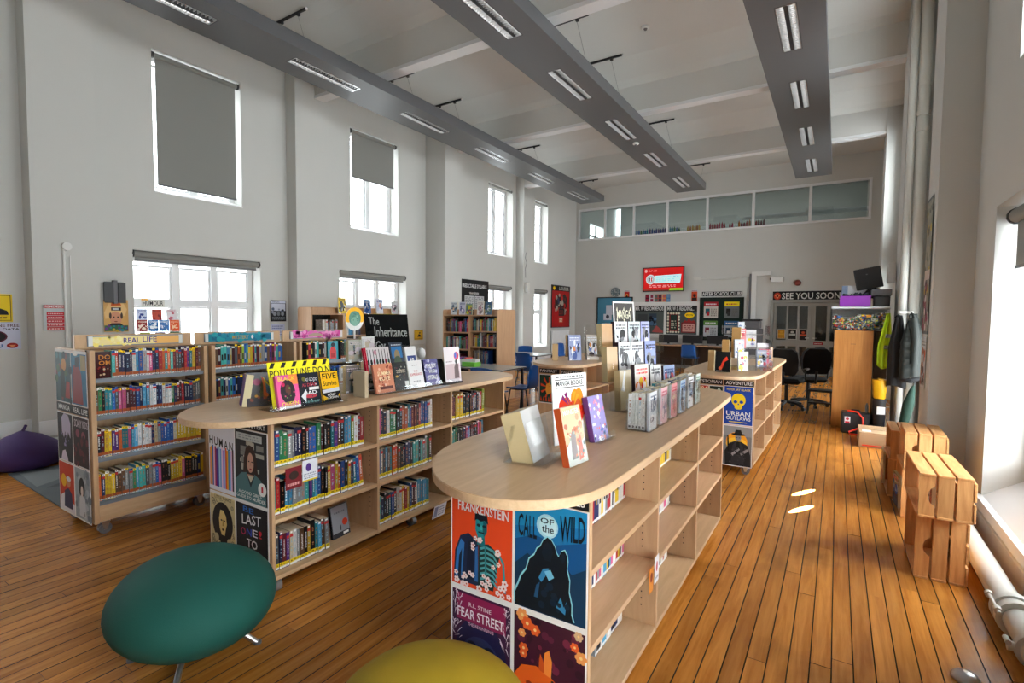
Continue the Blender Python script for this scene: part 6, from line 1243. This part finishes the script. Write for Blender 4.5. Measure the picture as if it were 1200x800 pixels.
t = thing('paper_tray', (-5.05, 6.72, .72), 'bright green and white tray of papers on the near table', 'tray')
obj('box', MB().rbox(-.13, .13, -.09, .09, 0, .075, .006), mat('lime_plastic', (.16, .55, .03), .4), t); obj('papers', MB().box(-.11, .12, -.07, .07, .075, .12, T=Matrix.Rotation(.1, 4, 'Z')), M['white'], t)
t = thing('paper_box', (-5.32, 6.9, .72), 'white box with dark spines beside the green tray', 'box'); obj('box', MB().rbox(-.16, .16, -.1, .1, 0, .10, .005), M['white'], t)
for k in range(4): obj('folder', MB().box(-.12+k*.06, -.09+k*.06, -.09, .09, .10, .125), (M['black'], M['pbox'], M['mug'], M['redhose'])[k], t)
t = thing('book_bin', (-5.52, 6.75, .72), 'low teal green box at the left of the near table', 'box'); obj('box', MB().rbox(-.1, .1, -.1, .1, 0, .05, .005), mat('teal_plastic', (.02, .25, .17), .4), t)

# computer desk along the back wall
t = thing('computer_desk', (-4.1, 15.72, 0), 'long dark desk under the notice boards', 'desk')
obj('desktop', MB().rbox(-1.75, 1.75, -.36, .36, .70, .73, .004), M['beech'], t); obj('modesty_panel', MB().box(-1.7, 1.7, .30, .32, .1, .70), M['desk'], t)
for x in (-1.7, -.57, .57, 1.7): obj('leg_panel', MB().box(x-.02, x+.02, -.34, .34, 0, .70), M['desk'], t)
for k, (x, lb) in enumerate(((-4.33, 'left'), (-3.62, 'middle'), (-2.92, 'right'))):
    t = thing('computer_monitor', (x, 15.72, .73), 'black computer monitor on the back desk, the %s of three' % lb, 'monitor', group=None)
    obj('screen', MB().rbox(-.29, .29, -.02, .02, .055, .30, .006), M['black'], t); obj('stand', MB().box(-.03, .03, 0, .05, .012, .15).cyl((0, .03, 0), (0, .03, .012), .10, 16), M['black'], t)
    u = thing('keyboard', (x, 15.46, .73), 'grey keyboard before the %s monitor' % lb, 'keyboard'); obj('case', MB().rbox(-.2, .2, -.07, .07, 0, .018, .004), M['mug'], u); obj('keys', MB().box(-.185, .185, -.055, .055, .018, .023), M['white'], u)
t = thing('printer', (-2.02, 15.75, 1.25), 'black and grey printer on a stand behind the far island', 'printer'); obj('body', MB().rbox(-.22, .22, -.2, .2, 0, .22, .02), M['mug'], t); obj('lid', MB().rbox(-.24, .24, -.2, .22, .22, .27, .01), M['black'], t)
t = thing('printer_stand', (-2.02, 15.75, 0), 'grey cabinet under the printer by the back wall', 'cabinet'); obj('body', MB().rbox(-.26, .26, -.25, .25, .02, 1.25, .005), M['mug'], t); obj('plinth', MB().box(-.24, .24, -.22, .22, 0, .02), M['black'], t)

# office chairs
def office():
    t = thing('office_chair', (0, 0, 0), 'x', 'chair')
    obj('seat', MB().rbox(-.24, .24, -.24, .22, .44, .53, .04), M['blackcloth'], t)
    T = Matrix.Translation((0, .24, .60)) @ Matrix.Rotation(-.12, 4, 'X')
    pts = [(-.17, 0), (.17, 0), (.22, .08), (.235, .25), (.21, .38), (.14, .44), (-.14, .44), (-.21, .38), (-.235, .25), (-.22, .08)]
    obj('backrest', MB().prism(pts, -.035, .035, T=T @ Matrix.Rotation(PI/2, 4, 'X')), M['blackcloth'], t)
    obj('back_stem', MB().tube([(0, .05, .43), (0, .27, .44), (0, .285, .65)], .02, 8), M['black'], t)
    obj('gas_column', MB().cyl((0, 0, .10), (0, 0, .44), .03, 12), M['black'], t)
    for s_ in (-1, 1): obj('armrest', MB().tube([(s_*.24, .05, .48), (s_*.29, .05, .50), (s_*.29, .08, .68)], .014, 8).rbox(s_*.29-.03, s_*.29+.03, -.12, .14, .68, .71, .01), M['black'], t)
    for i in range(5):
        a = 2*PI*i/5+.3; c, s_ = math.cos(a), math.sin(a)
        l = obj('base_arm', MB().tube([(0, 0, .12), (c*.16, s_*.16, .11), (c*.30, s_*.30, .075)], .022, 8), M['black'], t)
        obj('castor', MB().cyl((c*.30-s_*.02, s_*.30+c*.02, .03), (c*.30+s_*.02, s_*.30-c*.02, .03), .03, 12), M['black'], l)
    return t
oc = office(); oc.location = (-.70, 9.95, 0); oc.rotation_euler = (0, 0, 3.0); oc['label'] = 'black high-backed office chair on castors beside the far island'
o2_ = dup(oc, loc=(-.40, 10.45, 0), rot=3.6, label='second black office chair, half hidden left of the orange cabinet')
t = thing('step_stool', (-.20, 9.75, 0), 'small black step stool on the floor left of the orange cabinet', 'stool')
obj('top', MB().rbox(-.17, .17, -.13, .13, .36, .39, .006), M['black'], t); obj('step', MB().box(-.16, .16, -.20, -.08, .18, .20), M['black'], t)
for sx in (-1, 1):
    for sy in (-1, 1): obj('leg', MB().tube([(sx*.15, sy*.11, .36), (sx*.17, sy*.19, 0)], .013, 8), M['black'], t)

# ---------------------------------------------------------------- orange cabinet and what is piled round it
t = thing('storage_cabinet', (-.03, 8.62, 0), 'tall narrow orange beech cabinet with a clear toy box on top', 'cabinet')
obj('carcass', MB().rbox(0, .46, .02, .60, .0, 1.39, .003), M['oakdoor'], t); obj('door', MB().rbox(.003, .457, 0, .018, .03, 1.385, .002), M['oakdoor'], t); obj('keyhole', MB().box(.2, .26, -.003, 0, 1.195, 1.2), M['desk'], t)
t = thing('dark_cupboard', (.45, 8.75, 0), 'black-fronted cupboard in the gap right of the orange cabinet', 'cupboard'); obj('body', MB().box(0, .15, 0, .45, 0, 1.385), M['desk'], t)
t = thing('toy_box', (.265, 8.62, 1.392), 'clear plastic box full of mixed coloured building bricks', 'storage box')
g = MB(); w, d, h = .33, .26, .30
g.box(-w, w, -.03, -.026, 0, h).box(-w, w, d*2-.03, d*2-.026, 0, h).box(-w-.004, -w, -.03, d*2-.026, 0, h).box(w, w+.004, -.03, d*2-.026, 0, h).box(-w, w, -.03, d*2-.03, 0, .004)
obj('tub', g, M['perspex'], t); obj('back_wall', MB().box(-w, w, d*2-.036, d*2-.031, .004, h), M['white'], t); obj('lid', MB().rbox(-w-.012, w+.012, -.045, d*2-.01, h, h+.028, .005), mat('frosted_lid', (.55, .58, .62), .3), t)
g = MB(); r_ = random.Random(9)
for i in range(1500):
    x = r_.uniform(-w+.02, w-.02); top = .20+.03*math.sin(x*9)+.02*math.cos(x*23); zz = r_.uniform(.015, top); yy = r_.uniform(-.018, .01) if i < 1200 else r_.uniform(0, d*2-.07)
    if i >= 1200: zz = r_.uniform(top-.03, top)
    s_ = r_.uniform(.007, .019); T = Matrix.Translation((x, yy, zz)) @ Matrix.Rotation(r_.uniform(0, 6), 4, 'Z') @ Matrix.Rotation(r_.uniform(0, 6), 4, 'X')
    g.box(-s_, s_, -s_*.5, s_*.5, -s_*.5, s_*.5, C_(r_.choice(['5a5c60', '6a6c72', '2c2e32', 'a8aaae', 'c8c8c4', 'd8802a', '2a5a9a', 'c83a2a', 'd8c83a', '4a8a4a', '5a5c62', '44464c', '30343c', 'e8e4d8'])), T=T)
for (x, z, c) in ((-.22, .14, 'd8862a'), (.10, .20, 'd8862a'), (.16, .15, 'e0dcc8'), (.09, .12, 'c8d86a'), (.28, .10, 'e0dcc0'), (-.24, .18, '3a6ab0')): g.box(x-.03, x+.03, -.024, -.012, z-.016, z+.016, C_(c))
obj('brick_heap', g, M['print'], t, kind='stuff')
o_ = obj('block_core', MB().box(-w+.01, w-.01, .012, d*2-.05, .006, .19), M['mug'], t)
t = thing('craft_basket', (.20, 8.72, 1.722), 'purple plastic basket of dark odds and ends on the toy box', 'basket')
g = MB().prism([(-.18, -.1), (.18, -.1), (.18, .14), (-.18, .14)], 0, .004).prism([(-.18, -.1), (.18, -.1), (.18, -.096), (-.18, -.096)], 0, .15).prism([(-.18, .136), (.18, .136), (.18, .14), (-.18, .14)], 0, .15).prism([(-.18, -.096), (-.176, -.096), (-.176, .136), (-.18, .136)], 0, .15).prism([(.176, -.096), (.18, -.096), (.18, .136), (.176, .136)], 0, .15)
obj('tub', g, M['pbox'], t); g = MB()
for i in range(60): s_ = r_.uniform(.012, .03); g.lathe([(.003, -s_), (s_, 0), (.003, s_)], (r_.uniform(-.15, .15), r_.uniform(-.07, .11), r_.uniform(.11, .18)), 6, C_(r_.choice(['1c2240', '22262c', '14161c', '3a3c40'])))
obj('oddments', g, M['print'], t, kind='stuff')
t = thing('paint_box', (.21, 8.98, 1.722), 'white carton with black lettering behind the purple basket', 'box')
a = Art(.34, .31, C_('dcdee0'), .16); a.rect(0, 0, .22, 1, C_('8a9ab4')).text('X-ARITE', .42, .36, .88, .46, BLK)
obj('carton', a.mb, M['print'], t)
t = thing('black_screen', (.37, 8.92, 1.98), 'black flat screen panel tilted on top of the pile', 'screen', (0, -.18, -.1))
obj('panel', MB().rbox(-.15, .17, -.02, .03, 0, .30, .008), M['black'], t); obj('logo', MB().box(-.01, .01, -.0215, -.02, .2, .215), M['mug'], t)
t = thing('equipment_case', (.50, 8.78, 1.722), 'dark stack of boxes under the tilted black screen', 'box')
obj('lower_box', MB().rbox(-.08, .10, -.1, .2, 0, .14, .008), M['black'], t); obj('upper_box', MB().rbox(-.11, .12, -.08, .2, .15, .24, .008), M['mug'], t)
obj('black_bundle', MB().lathe([(.02, 0), (.10, .02), (.12, .08), (.08, .13), (.02, .15)], n=14, sx=1.0, sy=.7), M['blackcloth'], None, loc=(.43, 8.98, 1.845), label='crumpled black cloth bag between the carton and the dark boxes', cat='bag')
# hi-vis vest hanging on the cupboard corner
def cloth(pts_fn, nu, nv, m, name, loc, label, cat, th=.012):
    vs = []; 
    for i in range(nv+1):
        for j in range(nu+1): vs.append(Vector(pts_fn(j/nu, i/nv, 0)))
    k = len(vs)
    for i in range(nv+1):
        for j in range(nu+1): vs.append(Vector(pts_fn(j/nu, i/nv, 1)))
    fs = []; q = nu+1
    for i in range(nv):
        for j in range(nu): a = i*q+j; fs.append((a, a+q, a+q+1, a+1)); fs.append((k+a, k+a+1, k+a+q+1, k+a+q))
    for i in range(nv): fs.append((i*q, k+i*q, k+(i+1)*q, (i+1)*q)); fs.append((i*q+nu, (i+1)*q+nu, k+(i+1)*q+nu, k+i*q+nu))
    for j in range(nu): fs.append((j, j+1, k+j+1, k+j)); a = nv*q+j; fs.append((a, k+a, k+a+1, a+1))
    return MB_add(vs, fs)
def MB_add(vs, fs): m = MB(); m.add(vs, fs, (1, 1, 1), 0, True); return m
t = thing('hi_vis_vest', (.575, 8.53, 1.63), 'bright yellow hi-vis vest hanging at the right side of the cabinet', 'vest')
def vest(u, v, s_):
    z = -.70*v+(-.05*math.sin(u*3) if v > .9 else 0); w = .02+.06*min(1, v*1.6)-(.04*max(0, v-.7)); x = (u-.5)*2*w-.04*v
    return (x, -.045-.02*math.sin(u*14+v*3)-.02*math.sin(v*7)+(.06 if s_ else 0)*(math.sin(PI*u)*.8+.2), z)
obj('body', cloth(vest, 12, 16, None, '', None, '', ''), M['hivis'], t)
for v0 in (.40, .62):
    obj('reflective_band', cloth(lambda u, v, s_: (lambda p: (p[0]*1.03, p[1]-.004, p[2]))(vest(.45+.55*u, v0+.07*v, 0)) if not s_ else vest(.45+.55*u, v0+.07*v, 0), 8, 2, None, '', None, '', ''), M['refl'], t)
obj('hook', MB().cyl((0, .0, .0), (0, .22, .0), .008, 8), M['steel'], t)
def coat(t, wt, wb, h, th, seed, mname, nm='body', sw=1.0):
    r2 = random.Random(seed); ph = [r2.uniform(0, 6) for _ in range(4)]
    def f(u, v, s_):
        w = wt+(wb-wt)*min(1, v*2.2); a = PI*u
        x = -math.cos(a)*w; y = -math.sin(a)*th*(min(1, .35+v*1.6)) - .012*math.sin(u*16+ph[0]) - .006*math.sin(v*46)*sw
        return (x, y+(.02 if s_ else 0), -h*v+.02*math.sin(u*5+ph[1])*v)
    return obj(nm, cloth(f, 18, 36, None, '', None, '', ''), M[mname], t)
t = thing('puffer_jacket', (.80, 8.10, 1.62), 'dark green quilted jacket hanging on the right wall', 'jacket', -.5)
coat(t, .03, .115, .80, .14, 3, 'bag'); obj('hem', MB().tube([(-.10, -.02, -.80), (-.04, -.11, -.83), (.05, -.11, -.83), (.10, -.02, -.80)], .03, 10), M['coat'], t); obj('collar', MB().tube([(-.03, -.01, -.03), (0, -.05, .0), (.03, -.01, -.03)], .018, 8), M['bag'], t); obj('sleeve', MB().tube([(.03, -.06, -.06), (.075, -.10, -.3), (.07, -.10, -.62)], .042, 12), M['bag'], t)
t = thing('black_coat', (.665, 8.20, 1.60), 'black coat hanging behind the dark green jacket', 'coat', -.3)
coat(t, .03, .10, .92, .08, 8, 'coat', sw=.2); obj('collar', MB().tube([(-.03, -.01, -.03), (0, -.04, .0), (.03, -.01, -.03)], .016, 8), M['coat'], t)
t = thing('coat_hook', (.66, 8.24, 1.64), 'white coat hook rail above the jackets on the right wall', 'hook'); obj('rail', MB().box(.0, .16, .02, .04, -.015, .015), M['white'], t); obj('peg', MB().cyl((.02, -.03, 0), (.02, .03, 0), .012, 8).cyl((.14, -.06, 0), (.14, .03, 0), .012, 8), M['white'], t)
t = thing('furled_parasol', (.70, 8.02, 0), 'dark green furled parasol leaning in the corner below the jackets', 'parasol', (.02, .17, 0))
obj('canopy', MB().lathe([(.012, .03), (.035, .10), (.055, .35), (.06, .50), (.035, .66), (.014, .74)], n=10), M['umb'], t); obj('pole', MB().cyl((0, 0, 0), (0, 0, .80), .01, 8), M['black'], t)
t = thing('yellow_tub', (.50, 8.30, .50), 'yellow plastic tub with folded lid balanced on a black bin', 'tub')
obj('tub', MB().lathe([(.075, 0), (.085, .02), (.105, .22), (.108, .25)], n=4, T=Matrix.Rotation(PI/4+.1, 4, 'Z')), M['ybox'], t); obj('lid_flap', MB().box(-.07, .04, -.05, .06, .25, .262, T=Matrix.Rotation(.2, 4, 'Y')), M['ybox'], t)
t = thing('black_bin', (.50, 8.30, 0), 'black bin with a white label under the yellow tub', 'bin'); obj('body', MB().lathe([(.08, 0), (.085, .02), (.10, .48), (.102, .498)], n=4, T=Matrix.Rotation(PI/4+.1, 4, 'Z')), M['black'], t); obj('label', MB().box(-.03, .06, -.079, -.076, .30, .40, T=Matrix.Rotation(.1, 4, 'Z')), M['white'], t)
t = thing('tool_case', (.25, 8.36, 0), 'black tool case with a white sticker in front of the orange cabinet', 'case')
obj('shell', MB().rbox(-.165, .165, -.12, .12, 0, .285, .02), M['black'], t); obj('sticker', Art(.065, .09, C_('d8d8da')).rect(.1, .0, .9, .3, C_('c02a3a')).ell(.5, .65, .3, .2, C_('c0404a')).mb, M['print'], t, loc=(-.09, -.122, .14)); obj('handle', MB().tube([(-.06, 0, .28), (-.04, 0, .31), (.04, 0, .31), (.06, 0, .28)], .01, 8), M['black'], t)
obj('hose', MB().tube([(-.09, -.06, .305), (.02, -.10, .30), (.08, -.15, .23), (.085, -.165, .14), (.02, -.16, .08), (-.07, -.165, .035), (-.06, -.19, .014), (.03, -.21, .013), (.12, -.22, .013)], .011, 10), M['redhose'], None, loc=(.25, 8.36, 0), label='bright red hose looped over the black tool case', cat='hose')
obj('spray_can', MB().lathe([(.018, 0), (.018, .1), (.01, .115), (.01, .13)], n=12), M['mug'], None, loc=(.375, 8.36, .286), label='small dark can standing on the black tool case', cat='can')
t = thing('cardboard_box', (.455, 7.74, 0), 'taped brown cardboard box on the floor before the tool case', 'box')
obj('carton', MB().rbox(-.185, .165, -.26, .26, 0, .18, .003), M['card'], t); obj('tape', MB().box(-.186, .166, -.03, .03, .18, .1815), mat('parcel_tape', (.36, .22, .10), .3), t); obj('label', MB().box(-.15, -.06, -.2, -.08, .1802, .182), M['white'], t); obj('red_stripe', MB().box(-.15, .05, -.262, -.26, .015, .03), M['redhose'], t)
obj('white_bowl', MB().lathe([(.03, 0), (.06, .03), (.07, .06), (.066, .06), (.055, .03), (.02, .01)], n=16), M['white'], None, loc=(.50, 8.12, 0), label='upturned white bowl on the floor behind the cardboard box', cat='bowl', scale=(1, 1, 1.3))

# ---------------------------------------------------------------- wooden crates by the right window
def crate(loc, d, L, h, rot, label, hole=True, top=3):
    """opening faces -X; near end of upright slats, back (+X) of level slats"""
    t = thing('wooden_crate', loc, label, 'crate', rot, group='stained wooden crates')
    e = .013; r2 = random.Random(int(loc[1]*100+loc[2]*7)); sw = (d-.012*2)/3
    def sl(mb, m, nm='slat'): return obj(nm, mb, M[m], t, color=(r2.random(),)*3)
    for end, y in ((0, 0), (1, L-e)):
        for i in range(3):
            x0 = i*(sw+.012); T = Matrix(((1, 0, 0, 0), (0, 0, 1, y), (0, 1, 0, 0), (0, 0, 0, 1)))
            if hole and end == 0 and i == 0:
                cz = h*.5; pts = [(x0, .003), (x0+sw, .003)]+[(x0+sw-.032*math.sin(a_), cz-.055*math.cos(a_)) for a_ in [PI*j/8 for j in range(9)]]+[(x0+sw, h-.003), (x0, h-.003)]
                sl(MB().prism(pts, 0, e, T=T), 'slatz')
            else: sl(MB().rbox(x0, x0+sw, y, y+e, .003+r2.uniform(0, .002), h-.003, .0015), 'slatz')
    for z0, z1 in ((0, .012), (h-.012, h)):
        if h-z1 > .1 or top:
            for i in range(3): x0 = i*(sw+.012); sl(MB().rbox(x0, x0+sw, -.006, L+.006, z0, z1+r2.uniform(0, .001), .0015), 'slaty')
    n = max(2, int(h/.10))
    for i in range(n):
        zz = .006+i*(h-.01)/n; sl(MB().rbox(d, d+.012, -.004, L+.004, zz, zz+(h-.01)/n-.018, .0015), 'slaty')
    for y in (e, L-e-.02): sl(MB().box(d-.02, d-.001, y, y+.02, .014, h-.014), 'slatz', 'corner_post')
    return t
crate((.440, 3.86, 0), .235, .52, .392, 0, 'pine crate standing on the floor, bottom of the nearest stack')
crate((.440, 3.79, .394), .245, .60, .258, .02, 'pine crate with a handle hole on top of the nearest stack')
crate((.470, 4.98, 0), .24, .46, .39, .0, 'pine crate on the floor in the second stack, behind the nearest')
crate((.475, 4.96, .392), .25, .46, .285, -.02, 'pine crate on top of the second stack, tallest of all')
crate((.42, 5.52, 0), .235, .52, .33, 0, 'pine crate on the floor farthest from the camera beside the pilaster', hole=False)
crate((.43, 5.52, .332), .22, .48, .25, 0, 'small pine crate on top of the farthest stack', hole=False)
def cbk(loc, w, h, t_, rot, c, lb): fbook(loc, w, h, t_, rot, 0, gen(int(loc[1]*91), c, ['c83a5a', '3a5ab0', 'e8e0d8', '2a2a4a']), lb, C_(c))
cbk((.405, 5.98, .014), .22, .30, .02, -P2, '1f2450', 'dark blue picture book sticking out of the farthest crate'); cbk((.455, 5.25, .014), .2, .26, .02, -P2+.1, '28304a', 'navy picture book standing in the low crate of the second stack')
cbk((.52, 4.05, .408), .19, .22, .02, -P2, 'a8241c', 'red picture book inside the top crate of the nearest stack'); cbk((.62, 4.30, .014), .2, .26, .02, -P2, '3a4a6a', 'slate picture book inside the bottom crate of the nearest stack')
# rug and beanbag
r_ = thing('rug', (-5.8, 1.95, 0), 'grey rug of dark and pale triangles behind the bookcase end', 'rug')
pts = [(-.82, -.46), (.9, -.5), (1.0, .62), (-.72, .45)]
obj('pile', MB().prism(pts, .002, .012), M['carpet'], r_)
obj('pale_triangle', MB().prism([(-.70, -.40), (-.1, -.44), (-.5, .2)], .0122, .0128).prism([(.1, .1), (.85, .2), (.4, -.4)], .0122, .0128), mat('pale_carpet', (.17, .185, .19), .95, bump=.5, bscale=300), r_)
obj('dark_triangle', MB().prism([(-.4, .2), (.0, -.4), (.3, .3)], .0122, .0128), mat('dark_carpet', (.06, .07, .078), .95, bump=.5, bscale=300), r_)
t = thing('beanbag', (-6.86, 1.66, 0), 'dark purple beanbag slumped on the floor at the left picture edge', 'beanbag')
g = MB(); prof = [(.22, 0), (.32, .04), (.34, .12), (.27, .22), (.15, .30), (.06, .34), (.02, .36)]
g.lathe(prof, n=22); g.v = [(x*(1+.06*math.sin(7*x+3*z)), y*(1+.07*math.sin(9*y+2*z)), z) for x, y, z in g.v]
obj('bag', g, M['purple'], t); obj('top_seam', MB().tube([(0, 0, .34), (.03, .01, .38), (.01, .03, .41)], .014, 8), M['purple'], t)
obj('metal_dome', MB().lathe([(.05, 0), (.05, .012), (.035, .03), (.01, .036)], n=20), M['steel'], None, loc=(.52, 2.86, 0), label='small round metal cap on the floorboards at the bottom right edge', cat='cap')
